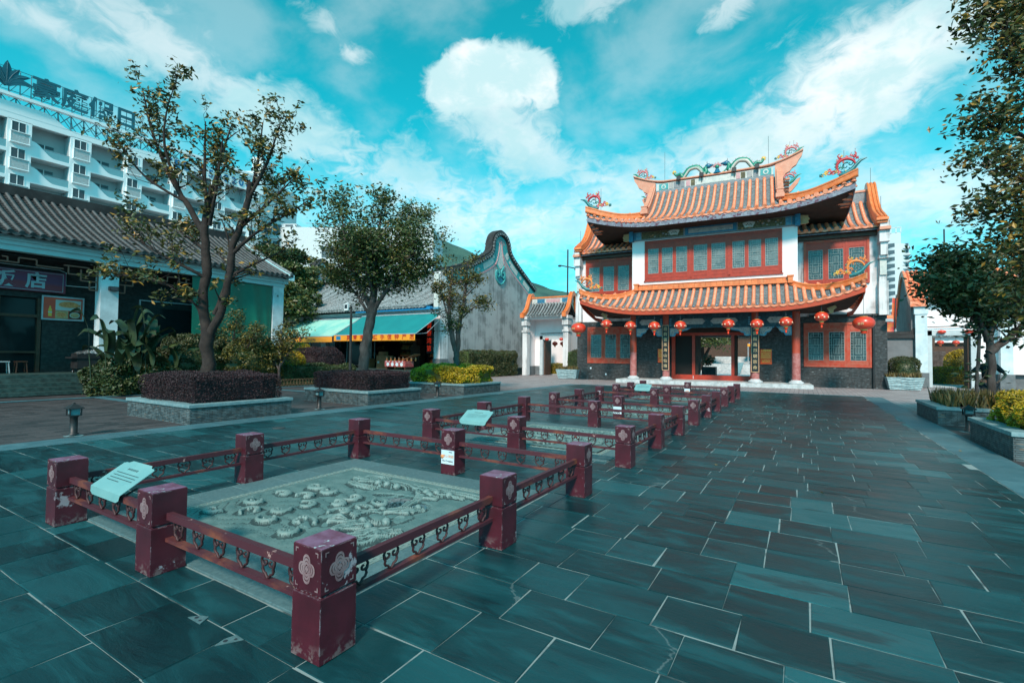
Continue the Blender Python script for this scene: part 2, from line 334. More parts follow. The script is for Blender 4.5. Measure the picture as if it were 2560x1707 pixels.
mk('cornice', (.42, .68, .72), (.36, .60, .64), scale=1.2, rough=.7, wear=(.12, .17, .18), wear_t=.68, wear_s=2.)  # white paint tinted cyan, the sky-lit shade put into its colour
mk('cornice_white', (.62, .68, .70), (.54, .60, .62), scale=1.2, rough=.7)
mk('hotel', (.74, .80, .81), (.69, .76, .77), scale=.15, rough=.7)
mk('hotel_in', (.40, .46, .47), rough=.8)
mk('hotel_glass', (.10, .22, .25), (.20, .34, .36), scale=.2, rough=.15)
mk('hotel_glass_dark', (.05, .06, .07), rough=.2)
MS['rail_glass'] = M('balcony glass', (.16, .34, .38), rough=.12)
mk('sign_teal', (.008, .085, .12), (.012, .11, .15), scale=.5, rough=.5)
mk('truss', (.12, .22, .26), rough=.6)
mk('tel_blue', (.01, .12, .28), rough=.5)
mk('hill', (.016, .062, .055), (.045, .115, .09), scale=.05, rough=.95, wear=(.17, .20, .17), wear_t=.66, wear_s=.06)
mk('far_white', (.50, .56, .58), (.56, .61, .62), scale=.05, rough=.8)
mk('far_glass', (.05, .09, .11), rough=.5)  # dark glass of the distant windows
mk('planter_box', (.34, .46, .48), (.22, .31, .33), scale=7., rough=.7, bump=.8, bs=9)
mk('grey_side', (.12, .13, .14), (.17, .18, .19), scale=1.2, rough=.8)
mk('grey_frame', (.46, .52, .54), (.40, .46, .48), scale=3., rough=.7)
mk('plinth', (.10, .12, .13), (.14, .16, .17), scale=4., rough=.8)
mk('court', (.42, .48, .50), (.36, .42, .44), scale=1., rough=.7)
mk('kiosk_blue', (.05, .18, .38), rough=.6)
mk('flag', (.70, .08, .10), (.75, .30, .08), scale=3., rough=.6, wear=(.05, .30, .45), wear_t=.60, wear_s=2.)
mk('goods', (.30, .07, .02), (.45, .25, .08), scale=14., rough=.6, island=.6)
mk('box_tan', (.36, .17, .08), (.28, .12, .05), scale=4., rough=.7)
mk('table_red', (.30, .02, .03), (.36, .14, .13), scale=9., rough=.5)
mk('skin', (.32, .15, .10), rough=.5)
mk('cloth_black', (.010, .011, .013), (.018, .019, .022), scale=6., rough=.8)
mk('cloth_grey', (.03, .035, .045), rough=.8)
mk('plastic_blue', (.02, .08, .16), rough=.4)
mk('plastic_white', (.45, .52, .54), rough=.4)
MS['brick_pave'] = None
def pavemat():
    m, t, b = newmat('brown brick paving')
    tc = N(t, 'ShaderNodeTexCoord').outputs['Object']
    br = N(t, 'ShaderNodeTexBrick', i_Scale=1., i_1=(.078, .066, .068, 1), i_2=(.020, .019, .021, 1), i_3=(.02, .02, .022, 1)); 
    mp = N(t, 'ShaderNodeMapping'); t.links.new(tc, mp.inputs[0]); t.links.new(mp.outputs[0], br.inputs['Vector'])
    mp.inputs['Rotation'].default_value = (0, 0, R(90))
    br.inputs['Brick Width'].default_value = .40; br.inputs['Row Height'].default_value = .20; br.inputs['Mortar Size'].default_value = .008
    n = N(t, 'ShaderNodeTexNoise', i_Scale=1.1, i_Detail=7., i_Roughness=.65); t.links.new(tc, n.inputs['Vector'])
    sp = N(t, 'ShaderNodeSeparateXYZ', i_0=tc)
    c = mixc(t, maprange(t, n.outputs[0], .42, .70, 0., .6), br.outputs[0], (.066, .058, .06))
    # the pavers in front of the gatehouse are a cleaner pinkish grey stone
    c = mixc(t, maprange(t, sp.outputs[1], 17., 24.), c, mixc(t, maprange(t, br.outputs[1], 0, 1), mixc(t, maprange(t, n.outputs[0], .35, .65), (.25, .215, .22), (.36, .32, .325)), (.08, .07, .075)))
    setcol(t, b, c); b.inputs['Roughness'].default_value = .6
    bumpn(t, b, math_(t, 'ADD', math_(t, 'MULTIPLY', br.outputs[1], -1.), n.outputs[0]), .4, .01)
    return m
MS['brick_pave'] = pavemat()
def chipped(k, pale, rust):
    m = MS[k]; t = m.node_tree; b = t.nodes['Principled BSDF']; src = b.inputs['Base Color'].links[0].from_socket
    bv = N(t, 'ShaderNodeBevel', samples=4); bv.inputs['Radius'].default_value = .011
    g = N(t, 'ShaderNodeNewGeometry'); dt = N(t, 'ShaderNodeVectorMath', operation='DOT_PRODUCT', i_0=bv.outputs[0], i_1=g.outputs['Normal'])
    tc = N(t, 'ShaderNodeTexCoord').outputs['Object']; oi = N(t, 'ShaderNodeObjectInfo').outputs['Random']
    off = N(t, 'ShaderNodeVectorMath', operation='ADD', i_0=tc); t.links.new(N(t, 'ShaderNodeCombineXYZ', i_0=math_(t, 'MULTIPLY', oi, 20.), i_1=math_(t, 'MULTIPLY', oi, 33.)).outputs[0], off.inputs[1])
    n = N(t, 'ShaderNodeTexNoise', i_Scale=16., i_Detail=6., i_Roughness=.7); t.links.new(off.outputs[0], n.inputs['Vector'])
    e = math_(t, 'MULTIPLY', maprange(t, dt.outputs['Value'], .97, .80), maprange(t, n.outputs[0], .50, .60))
    sp = N(t, 'ShaderNodeSeparateXYZ', i_0=tc); low = math_(t, 'MULTIPLY', maprange(t, sp.outputs[2], .12, .0), maprange(t, n.outputs[0], .50, .60))
    c = mixc(t, math_(t, 'MULTIPLY', e, .75), src, pale); c = mixc(t, math_(t, 'MULTIPLY', low, .7), c, rust)
    n2 = N(t, 'ShaderNodeTexNoise', i_Scale=3.2, i_Detail=9., i_Roughness=.7); t.links.new(off.outputs[0], n2.inputs['Vector'])
    c = mixc(t, maprange(t, n2.outputs[0], .64, .67, 0., .85), c, pale); c = mixc(t, maprange(t, n2.outputs[0], .30, .42, .35, 0.), c, (.03, .006, .008)); t.links.new(c, b.inputs['Base Color'])
chipped('maroon', (.36, .33, .37), (.20, .15, .15))
def relief_contrast():
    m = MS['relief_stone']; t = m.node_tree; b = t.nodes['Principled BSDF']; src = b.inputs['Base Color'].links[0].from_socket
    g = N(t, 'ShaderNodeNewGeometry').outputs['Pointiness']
    c = mixc(t, maprange(t, g, .49, .40), src, (.022, .045, .042)); c = mixc(t, maprange(t, g, .53, .62, 0., .5), c, (.26, .33, .30)); t.links.new(c, b.inputs['Base Color'])  # crease shade painted in by pointiness; raised edges get a paler tone
relief_contrast()

# ------------------------------------------------------------------ mesh builder and tagging
SPLIT = {'fretwork', 'recess_wall', 'pier', 'window_frame', 'door_leaf', 'beam_end', 'lightning_rod', 'spotlight', 'eave_bracket', 'wall_socket', 'wall', 'brick_wall', 'wing_wall', 'upper_wall', 'front_wall', 'plinth', 'gable_ridge', 'arm', 'pillar', 'bracket', 'cap', 'roof_block', 'beam_bracket', 'counter', 'rear_wall', 'leg', 'painted_roundel', 'emblem', 'facade', 'ridge_end'}
class MB:
    def __init__(s): s.v = []; s.f = []; s.m = []; s.mats = []; s.sm = []; s.cur = 0; s.T = None
    def mat(s, k):
        m = MS[k] if isinstance(k, str) else k
        if m not in s.mats: s.mats.append(m)
        s.cur = s.mats.index(m); return s
    def add(s, vs, fs, smooth=False):
        o = len(s.v)
        for p in vs:
            p = Vector(p)
            if s.T: p = s.T @ p
            s.v.append(p[:])
        for f in fs: s.f.append([i+o for i in f]); s.m.append(s.cur); s.sm.append(smooth)
        return s
    def box(s, a, b, bev=0.):
        x0, y0, z0 = a; x1, y1, z1 = b
        if bev:
            d = bev; vs = []; fs = []
            for z, e in ((z0, d), (z0+d, 0), (z1-d, 0), (z1, d)):
                vs += [(x0+e, y0+e, z), (x1-e, y0+e, z), (x1-e, y1-e, z), (x0+e, y1-e, z)]
            for r in range(3):
                for k in range(4): fs.append((r*4+k, r*4+(k+1) % 4, r*4+4+(k+1) % 4, r*4+4+k))
            fs += [(3, 2, 1, 0), (12, 13, 14, 15)]
            return s.add(vs, fs)
        vs = [(x0, y0, z0), (x1, y0, z0), (x1, y1, z0), (x0, y1, z0), (x0, y0, z1), (x1, y0, z1), (x1, y1, z1), (x0, y1, z1)]
        return s.add(vs, [(3, 2, 1, 0), (4, 5, 6, 7), (0, 1, 5, 4), (1, 2, 6, 5), (2, 3, 7, 6), (3, 0, 4, 7)])
    def bar(s, p, q, w, h, up=(0, 0, 1)):
        p, q = Vector(p), Vector(q); d = (q-p).normalized(); up = Vector(up)
        if abs(d.dot(up)) > .98: up = Vector((1, 0, 0))
        sx = d.cross(up).normalized()*w/2; sy = sx.normalized().cross(d).normalized()*h/2
        vs = [p-sx-sy, p+sx-sy, p+sx+sy, p-sx+sy, q-sx-sy, q+sx-sy, q+sx+sy, q-sx+sy]
        return s.add(vs, [(3, 2, 1, 0), (4, 5, 6, 7), (0, 1, 5, 4), (1, 2, 6, 5), (2, 3, 7, 6), (3, 0, 4, 7)])
    def tube(s, pts, rad, n=8, cap=True, flat=1.):
        pts = [Vector(p) for p in pts]; m = len(pts)
        if not hasattr(rad, '__len__'): rad = [rad]*m
        vs = []; fs = []; prev = None
        for i, p in enumerate(pts):
            d = (pts[min(i+1, m-1)]-pts[max(i-1, 0)])
            d = d.normalized() if d.length > 1e-9 else Vector((0, 0, 1))
            if prev is None:
                a = Vector((0, 0, 1)) if abs(d.z) < .9 else Vector((1, 0, 0)); x = d.cross(a).normalized()
            else:
                x = prev - d*prev.dot(d); x = x.normalized() if x.length > 1e-6 else d.orthogonal().normalized()
            prev = x; y = d.cross(x)
            for k in range(n):
                an = 2*math.pi*k/n; vs.append(p+(x*math.cos(an)+y*math.sin(an)*flat)*rad[i])
        for i in range(m-1):
            for k in range(n):
                fs.append((i*n+k, i*n+(k+1) % n, (i+1)*n+(k+1) % n, (i+1)*n+k))
        s.add(vs, fs, True)
        if cap:
            s.add(vs[:n], [tuple(range(n))[::-1]]); s.add(vs[-n:], [tuple(range(n))])
        return s
    def lathe(s, prof, c=(0, 0, 0), n=20, axis='z', rib=0., sc=(1, 1)):
        vs = []; fs = []; m = len(prof)
        for r, z in prof:
            for k in range(n):
                an = 2*math.pi*k/n; rr = r*(1-rib*(k % 2))
                vs.append((c[0]+rr*math.cos(an)*sc[0], c[1]+rr*math.sin(an)*sc[1], c[2]+z) if axis == 'z' else (c[0]+rr*math.cos(an), c[1]+z, c[2]+rr*math.sin(an)))
        for i in range(m-1):
            for k in range(n): fs.append((i*n+k, i*n+(k+1) % n, (i+1)*n+(k+1) % n, (i+1)*n+k))
        s.add(vs, fs, True); 
        s.add(vs[:n], [tuple(range(n))[::-1]]); s.add(vs[-n:], [tuple(range(n))])
        return s
    def prism(s, poly, d0, d1, axis='y'):
        # poly in (x,z) extruded along y, or (y,z) along x, or (x,y) along z
        def P(a, b, d): return {'y': (a, d, b), 'x': (d, a, b), 'z': (a, b, d)}[axis]
        n = len(poly); vs = [P(a, b, d0) for a, b in poly]+[P(a, b, d1) for a, b in poly]
        fs = [tuple(range(n)), tuple(range(2*n-1, n-1, -1))]+[(i, (i+1) % n+0, n+(i+1) % n, n+i)[::-1] for i in range(n)]
        return s.add(vs, fs)
    def grid(s, fn, nu, nv, smooth=True):
        vs = [fn(i/nu, j/nv) for i in range(nu+1) for j in range(nv+1)]
        fs = [(i*(nv+1)+j, (i+1)*(nv+1)+j, (i+1)*(nv+1)+j+1, i*(nv+1)+j+1) for i in range(nu) for j in range(nv)]
        return s.add(vs, fs, smooth)
    def sphere(s, c, r, n=8, m=6, sc=(1, 1, 1)):
        def fn(u, v):
            a = 2*math.pi*u; b = math.pi*(v-.5)
            return (c[0]+r*sc[0]*math.cos(a)*math.cos(b), c[1]+r*sc[1]*math.sin(a)*math.cos(b), c[2]+r*sc[2]*math.sin(b))
        return s.grid(fn, n, m)
    def clusters(s):
        n = len(s.v); par = list(range(n))
        def find(a):
            while par[a] != a: par[a] = par[par[a]]; a = par[a]
            return a
        for f in s.f:
            for q in f[1:]: par[find(f[0])] = find(q)
        root = {}; isl = [root.setdefault(find(i), len(root)) for i in range(n)]; k = len(root); V = np.array(s.v); I = np.array(isl)
        lo = np.full((k, 3), 1e9); hi = -lo; np.minimum.at(lo, I, V); np.maximum.at(hi, I, V); size = (hi-lo).max(axis=1)
        gap = np.maximum(0, np.maximum(lo[:, None]-hi[None], lo[None]-hi[:, None])); near = np.sqrt((gap**2).sum(2)) <= np.maximum(.02, .5*np.maximum(size[:, None], size[None]))
        p2 = list(range(k))
        def f2(a):
            while p2[a] != a: p2[a] = p2[p2[a]]; a = p2[a]
            return a
        for a, b in zip(*np.nonzero(np.triu(near, 1))): p2[f2(a)] = f2(b)
        return [f2(i) for i in isl]
    def build(s, name, parent=None, loc=None):
        if name in SPLIT and parent:
            cl = s.clusters(); out = []
            if len(set(cl)) > 1:
                for c in sorted(set(cl)):
                    idx = [i for i in range(len(s.v)) if cl[i] == c]; mp = {a: b for b, a in enumerate(idx)}; m = MB(); m.mats = s.mats; m.v = [s.v[i] for i in idx]
                    for f, mi, sm in zip(s.f, s.m, s.sm):
                        if f[0] in mp: m.f.append([mp[i] for i in f]); m.m.append(mi); m.sm.append(sm)
                    out.append(m._build(name, parent, loc))
                return out[0]
        return s._build(name, parent, loc)
    def _build(s, name, parent=None, loc=None):
        me = bpy.data.meshes.new(name); me.from_pydata(s.v, [], s.f)
        for m in s.mats: me.materials.append(m)
        me.polygons.foreach_set('material_index', s.m); me.polygons.foreach_set('use_smooth', s.sm); me.update()
        o = bpy.data.objects.new(name, me); COL.objects.link(o)
        if parent: o.parent = parent
        if loc: o.location = loc
        return o
def tag(o, label=None, cat=None, group=None, kind=None):
    if label: o['label'] = label
    if cat: o['category'] = cat
    if group: o['group'] = group
    if kind: o['kind'] = kind
    return o
def thing(name, label, cat, loc=(0, 0, 0), rz=0., group=None):
    o = bpy.data.objects.new(name, None); COL.objects.link(o); o.location = loc; o.rotation_euler = (0, 0, rz); o.empty_display_size = .3
    return tag(o, label, cat, group)
def copy_tree(o, parent=None):
    c = o.copy(); COL.objects.link(c); c.parent = parent
    for ch in list(o.children): copy_tree(ch, c)
    return c
def struct(o): o['kind'] = 'structure'; return o
def textmesh(body, size, mat, depth=.01, bold=0., align='CENTER', sx=1.):
    cu = bpy.data.curves.new('text', 'FONT'); cu.body = body; cu.size = size; cu.align_x = align; cu.align_y = 'CENTER'; cu.extrude = depth; cu.offset = bold; cu.resolution_u = 3
    o = bpy.data.objects.new('text', cu); COL.objects.link(o)
    dg = bpy.context.evaluated_depsgraph_get(); dg.update()
    me = bpy.data.meshes.new_from_object(o.evaluated_get(dg)); bpy.data.objects.remove(o); bpy.data.curves.remove(cu)
    me.materials.clear(); me.materials.append(MS[mat]); 
    for v in me.vertices: v.co.x *= sx
    return me
def text(name, body, size, mat, parent, loc, rot, depth=.008, bold=0., sx=1.):
    me = textmesh(body, size, mat, depth, bold, 'CENTER', sx); me.name = name
    o = bpy.data.objects.new(name, me); COL.objects.link(o); o.parent = parent; o.location = loc; o.rotation_euler = rot
    return o
RX = R(90)

def np_mesh(name, V, Fq, mats, parent=None, mi=None, smooth=False):
    me = bpy.data.meshes.new(name); V = np.asarray(V, np.float32); Fq = np.asarray(Fq, np.int32)
    me.vertices.add(len(V)); me.vertices.foreach_set('co', V.ravel())
    k = Fq.shape[1]
    me.loops.add(Fq.size); me.loops.foreach_set('vertex_index', Fq.ravel())
    me.polygons.add(len(Fq)); me.polygons.foreach_set('loop_start', np.arange(0, Fq.size, k, dtype=np.int32))
    try: me.polygons.foreach_set('loop_total', np.full(len(Fq), k, np.int32))
    except Exception: pass
    for m in mats: me.materials.append(MS[m])
    if mi is not None: me.polygons.foreach_set('material_index', np.asarray(mi, np.int32))
    me.polygons.foreach_set('use_smooth', np.full(len(Fq), smooth)); me.update(); me.validate()
    o = bpy.data.objects.new(name, me); COL.objects.link(o)
    if parent: o.parent = parent
    return o
def leaves(cent, size, normal=None, flat=.5, aspect=2.2, droop=.0, jit=.35):
    """folded leaf quads around the given centres -> V, F"""
    n = len(cent); c = np.asarray(cent, float)
    d = nr.normal(size=(n, 3)); d[:, 2] = d[:, 2]*flat - droop
    if normal is not None: d = d*.8+normal*.9
    d /= np.linalg.norm(d, axis=1)[:, None]+1e-9
    a = nr.normal(size=(n, 3)); w = np.cross(d, a); w /= np.linalg.norm(w, axis=1)[:, None]+1e-9
    up = np.cross(w, d)
    L = size*(1+jit*nr.uniform(-1, 1, n))[:, None]; Wd = L/aspect
    base = c-d*L*.5; tip = c+d*L*.5
    l = c+w*Wd*.5+up*Wd*.18; r = c-w*Wd*.5+up*Wd*.18
    V = np.stack([base, r, tip, l], 1).reshape(-1, 3)
    Fq = np.arange(4*n).reshape(n, 4)
    return V, Fq

# ------------------------------------------------------------------ ground
def ground():
    b = MB().mat('brick_pave'); z = -.03
    b.add([(-400, -60, z), (200, -60, z), (200, 400, z), (-400, 400, z)], [(0, 1, 2, 3)])
    struct(b.build('ground'))
    b = MB().mat('joint'); b.add([(-11.0, -4, -.005), (2.25, -4, -.005), (2.25, 25.55, -.005), (-11.0, 25.55, -.005)], [(0, 1, 2, 3)])
    struct(b.build('plaza_bedding'))
    b = MB().mat('slate'); y = -3.; x0, x1 = -10.95, 2.2
    hole = [(-5.86, 1.88+5.187*k, -2.56, 5.10+5.187*k) for k in range(4)]
    while y < 25.4:
        h = rng.uniform(.40, .50); x = x0-rng.uniform(0, .5); 
        while x < x1:
            w = rng.choice([rng.uniform(.38, .55), rng.uniform(.48, .72)]) if x > -6.2 else rng.uniform(.5, .85)
            a, c = max(x, x0), min(x+w, x1)
            if c-a > .12:
                cuts = [(a, c, y, y+h)]
                for (hx0, hy0, hx1, hy1) in hole:
                    new = []
                    for (p, q, ya, yb) in cuts:
                        if yb <= hy0 or ya >= hy1 or q <= hx0 or p >= hx1: new.append((p, q, ya, yb)); continue
                        if p < hx0-.04: new.append((p, hx0, ya, yb))
                        if q > hx1+.04: new.append((hx1, q, ya, yb))
                        m0, m1 = max(p, hx0), min(q, hx1)
                        if ya < hy0-.03: new.append((m0, m1, ya, hy0))
                        if yb > hy1+.03: new.append((m0, m1, hy1, yb))
                    cuts = new
                for (p, q, ya, yb) in cuts:
                    if q-p < .03 or yb-ya < .03: continue
                    g = rng.choice([.0015, .0025, .0035, .005]); g2 = rng.choice([.002, .0035, .005, .0065]); e = lambda: rng.uniform(-.008, .008)
                    zt = rng.uniform(-.002, .002); t = [rng.uniform(-.0015, .0015) for _ in range(4)]
                    P = [(p+g+e()*.5, ya+g2+e()*.4), (q-g+e(), ya+g2+e()*.4), (q-g+e(), yb-g2+e()*.4), (p+g+e()*.5, yb-g2+e()*.4)]
                    cx, cy = (p+q)/2, (ya+yb)/2; kx = 1-.012/(q-p); ky = 1-.012/(yb-ya)
                    vs = [(px, py, -.012) for px, py in P]+[(px, py, zt+tt-.004) for (px, py), tt in zip(P, t)]+[(cx+(px-cx)*kx, cy+(py-cy)*ky, zt+tt) for (px, py), tt in zip(P, t)]
                    b.add(vs, [(0, 1, 5, 4), (1, 2, 6, 5), (2, 3, 7, 6), (3, 0, 4, 7), (4, 5, 9, 8), (5, 6, 10, 9), (6, 7, 11, 10), (7, 4, 8, 11), (8, 9, 10, 11)])
            x += w
        y += h
    struct(b.build('plaza'))
    # pale edging strips: left, right, and the thin ones in the brick paving
    b = MB().mat('strip')
    def run(xa, xb, ya, yb, step, z=.0):
        n = max(1, int(round((yb-ya)/step)))
        for i in range(n):
            a, c = ya+(yb-ya)*i/n, ya+(yb-ya)*(i+1)/n
            b.box((xa, a+.002, -.02), (xb, c-.002, z+rng.uniform(-.0015, .0015)), .002)
    run(-11.64, -10.96, -4, 25.6, .62); run(2.21, 2.85, -4, 25.6, .62)
    for i in range(24):
        a = -10.94+i*.547; b.box((a+.002, 25.56, -.02), (a+.545, 25.9, 0), .002)
    run(-21.42, -21.14, -6, 9.2, .8); run(-21.42, -21.14, 10, 26, .8)
    for yy in (6.9, 12.9, 0.6):
        for i in range(6): b.box((-21.1+i*1.05, yy, -.02), (-20.07+i*1.05, yy+.26, 0), .002)
    struct(b.build('paving_strip'))
ground()

# ------------------------------------------------------------------ carved relief slabs and low fences
FX0, FY0, FA, FB, FS, PITCH = -2.354, 1.647, 3.695, 3.486, .2295, 5.187
def relief(k):
    y0 = FY0+PITCH*k; res = 300 if k == 0 else (170 if k == 1 else 90)
    X0, X1, Y0, Y1 = -5.27, -3.13+.0, y0+.75, y0+2.93
    X1 = -2.98+.05
    g = np.linspace(0, 1, res+1); U, V = np.meshgrid(g, g, indexing='ij')
    r = np.random.default_rng(40+k)
    H = np.zeros_like(U); asp = 1.0
    # flowing engraved water lines
    ph = 3.5*np.sin(2.2*U+1.3*V*3)+2*np.sin(5*V+U*2)
    lines = .5+.5*np.sin(170*(V*.6+.10*np.sin(5*U)+.05*np.sin(11*U+3*V)) + ph)
    H += .0045*lines*np.clip(.25+1.3*np.sin(3.1*U+1)*np.sin(2.7*V+.6), 0, 1)
    def bump(cx, cy, rx, ry, h, rot=0, p=1.):
        c, s_ = math.cos(rot), math.sin(rot); dx, dy = U-cx, V-cy
        a = (dx*c+dy*s_)/rx; b_ = (-dx*s_+dy*c)/ry
        return h*np.clip(1-a*a-b_*b_, 0, 1)**p
    def ridge(pts, w, h):
        out = np.zeros_like(U); pts = np.array(pts)
        for i, (a, b_) in enumerate(pts):
            t = i/(len(pts)-1); ww = w*(.45+.55*math.sin(math.pi*min(1, .12+t*.95))); d2 = (U-a)**2+(V-b_)**2
            out = np.maximum(out, h*np.clip(1-d2/ww**2, 0, 1)**.5)
        return out
    def curl(cx, cy, rad, turn, sg, w, h, knobs=5):
        t = np.linspace(0, 1, 46); an = turn+sg*t*4.6; rr = rad*(1-.72*t)
        P = np.stack([cx+rr*np.cos(an), cy+rr*np.sin(an)], 1)
        o = ridge(P, w, h)
        for q in range(knobs):
            a = turn+sg*(1.2+q*.55); o = np.maximum(o, bump(cx+rad*.45*math.cos(a), cy+rad*.45*math.sin(a), w*.8, w*.55, h*1.15, a))
        return o
    seeds = []
    while len(seeds) < 17:
        c_ = (r.uniform(.07, .62), r.uniform(.08, .62))
        if all((c_[0]-q[0])**2+(c_[1]-q[1])**2 > .105**2 for q in seeds): seeds.append(c_)
        elif r.uniform() < .01: break
    for (cx, cy) in seeds: H = np.maximum(H, curl(cx, cy, r.uniform(.045, .06), r.uniform(0, 6), r.choice([-1, 1]), r.uniform(.012, .017), r.uniform(.028, .042)))
    # draped figures along the far and right sides: long flowing folds with rounded heads
    for i in range(34):
        far = i % 2 == 0
        cx, cy = (r.uniform(.18, .88), r.uniform(.74, .92)) if far else (r.uniform(.66, .92), r.uniform(.2, .82))
        a0 = r.uniform(-.4, .4)+(0 if far else 1.1); L = r.uniform(.10, .22); t = np.linspace(0, 1, 26)
        for q in range(3):
            off = (q-1)*.016; P = np.stack([cx+L*(t-.5)*math.cos(a0)-off*math.sin(a0)+.016*np.sin(t*5+i), cy+L*(t-.5)*math.sin(a0)+off*math.cos(a0)+.014*np.cos(t*4+i)], 1)
            H = np.maximum(H, ridge(P, r.uniform(.007, .011), r.uniform(.022, .036)))
        if i % 3 == 0: H = np.maximum(H, bump(cx+L*.52*math.cos(a0), cy+L*.52*math.sin(a0), .020, .024, .055, a0, .5))
    for i in range(12):
        cx, cy = r.uniform(.55, .92), r.uniform(.15, .5); a0 = r.uniform(0, 3)
        H += bump(cx, cy, .07, .03, .018, a0, .7)
    # sunken pool
    pool = bump(.70, .60, .17, .12, 1., .5, .5)+bump(.60, .72, .14, .05, 1., .2, .5)
    H = H-np.clip(pool, 0, 1)*.022
    H += .0012*r.normal(size=H.shape)
    edge = np.minimum(np.minimum(U, 1-U), np.minimum(V, 1-V)); H *= 1.15*np.clip(edge/.03, 0, 1)
    slab = MB().mat('relief_slab')
    sx0, sx1, sy0, sy1 = -5.85, -2.57, y0+.24, y0+3.45
    for i in range(5):
        w = (sx1-sx0)/5
        for (ya, yb) in ((sy0, Y0-.12), (Y1+.12, sy1)):
            slab.box((sx0+i*w+.002, ya, -.02), (sx0+(i+1)*w-.002, yb, .012), .003)
        hh = (Y1-Y0+.24)/5
        for (xa, xb) in ((sx0, X0-.12), (X1+.12, sx1)):
            slab.box((xa, Y0-.12+i*hh+.002, -.02), (xb, Y0-.12+(i+1)*hh-.002, .012), .003)
    slab.mat('relief_stone')
    for (a, b_) in (((X0-.12, Y0-.12), (X1+.12, Y0-.04)), ((X0-.12, Y1+.04), (X1+.12, Y1+.12)), ((X0-.12, Y0-.04), (X0-.04, Y1+.04)), ((X1+.04, Y0-.04), (X1+.12, Y1+.04))):
        slab.box((a[0], a[1], -.02), (b_[0], b_[1], .018), .003)
    # carved key pattern on the border
    for (hx, p, q) in (('x', X0-.1, X1+.1), ('y', Y0-.1, Y1+.1)):
        n = 46
        for i in range(n):
            c = p+(q-p)*(i+.5)/n; w = (q-p)/n*.32
            for e in (0, 1):
                oz = .024
                if hx == 'x': yy = Y0-.08 if e == 0 else Y1+.08; slab.box((c-w, yy-.022*(i % 2)-.004, .018), (c+w, yy+.022*((i+1) % 2)+.004, oz))
                else: xx = X0-.08 if e == 0 else X1+.08; slab.box((xx-.022*(i % 2)-.004, c-w, .018), (xx+.022*((i+1) % 2)+.004, c+w, oz))
    lab = ['carved stone relief slab with waves and figures inside the nearest maroon fence', 'carved stone relief slab inside the second maroon fence from the front', 'carved stone relief slab inside the third maroon fence from the front', 'carved stone relief slab inside the farthest maroon fence by the gatehouse'][k]
    root = thing('stone_relief', lab, 'relief', (-4.2, y0+1.85, 0), 0, 'carved relief slabs set in the plaza')
    o = slab.build('border', root); o.location = (4.2, -(y0+1.85), 0)
    z = H+.022
    VV = np.stack([X0+(X1-X0)*U+4.2-.0, Y0+(Y1-Y0)*V-(y0+1.85), z], -1).reshape(-1, 3)
    # outer skirt
    n = res+1; idx = np.arange(n*n).reshape(n, n)
    Fq = np.stack([idx[:-1, :-1], idx[1:, :-1], idx[1:, 1:], idx[:-1, 1:]], -1).reshape(-1, 4)
    def blur(A, k):
        for ax in (0, 1):
            P_ = np.pad(A, [(k, k) if q == ax else (0, 0) for q in (0, 1)], 'edge'); cs = np.cumsum(P_, axis=ax); cs = np.insert(cs, 0, 0, axis=ax)
            A = (np.take(cs, range(2*k+1, cs.shape[ax]), axis=ax)-np.take(cs, range(0, cs.shape[ax]-2*k-1), axis=ax))/(2*k+1)
        return A
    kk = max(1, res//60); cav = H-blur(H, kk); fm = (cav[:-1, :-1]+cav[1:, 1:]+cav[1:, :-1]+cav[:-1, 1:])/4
    mi = np.where(fm < -.0017, 1, np.where(fm > .004, 2, 0)).ravel()  # concave faces take the painted shade tone, convex ones the paler tone
    c = np_mesh('carving', VV, Fq, ['relief_stone', 'relief_shade', 'relief_crest'], root, mi, smooth=True)
    w = MB().mat('pool_water'); ang = np.linspace(0, 2*math.pi, 20)[:-1]
    w.add([(X0+(X1-X0)*(.69+.15*math.cos(a))+4.2, Y0+(Y1-Y0)*(.62+.12*math.sin(a))-(y0+1.85), .0125) for a in ang], [tuple(range(19))])
    w.build('rain_puddle', root)
MS['pool_water'] = glassmat('rain water', (.012, .035, .04), .03)
for k in range(4): relief(k)

def emblem(b, c, ax, ay, nrm, s=.066):
    """concentric quatrefoil diamonds with corner brackets on a post face"""
    c, ax, ay, nrm = Vector(c), Vector(ax), Vector(ay), Vector(nrm)
    def P(x, y, d=.0025): return c+ax*x+ay*y+nrm*d
    def ringq(sc, w):
        n = 40; vs = []; fs = []
        for i in range(n):
            a = 2*math.pi*i/n
            rr = (.72+.28*abs(math.cos(2*a)))*(1-.10*abs(math.sin(2*a))**8)
            for q in (0, 1):
                r_ = sc*rr-(w if q else 0); vs.append(P(r_*math.cos(a), r_*math.sin(a)*1.18))
        for i in range(n): fs.append((2*i, 2*((i+1) % n), 2*((i+1) % n)+1, 2*i+1))
        b.add(vs, fs)
    for q in (1., .74, .50): ringq(s*q, s*.19)
    b.add([P(.018*math.cos(a), .018*math.sin(a)) for a in np.linspace(0, 6.28, 9)[:-1]], [tuple(range(8))])
    m, l, w = .093, .024, .007
    for sx in (-1, 1):
        for sy in (-1, 1):
            x, y = sx*m, sy*m*1.08
            b.add([P(x, y), P(x-sx*l, y), P(x-sx*l, y-sy*w), P(x, y-sy*w)], [(0, 1, 2, 3)])
            b.add([P(x, y-sy*w), P(x-sx*w, y-sy*w), P(x-sx*w, y-sy*l), P(x, y-sy*l)], [(0, 1, 2, 3)])
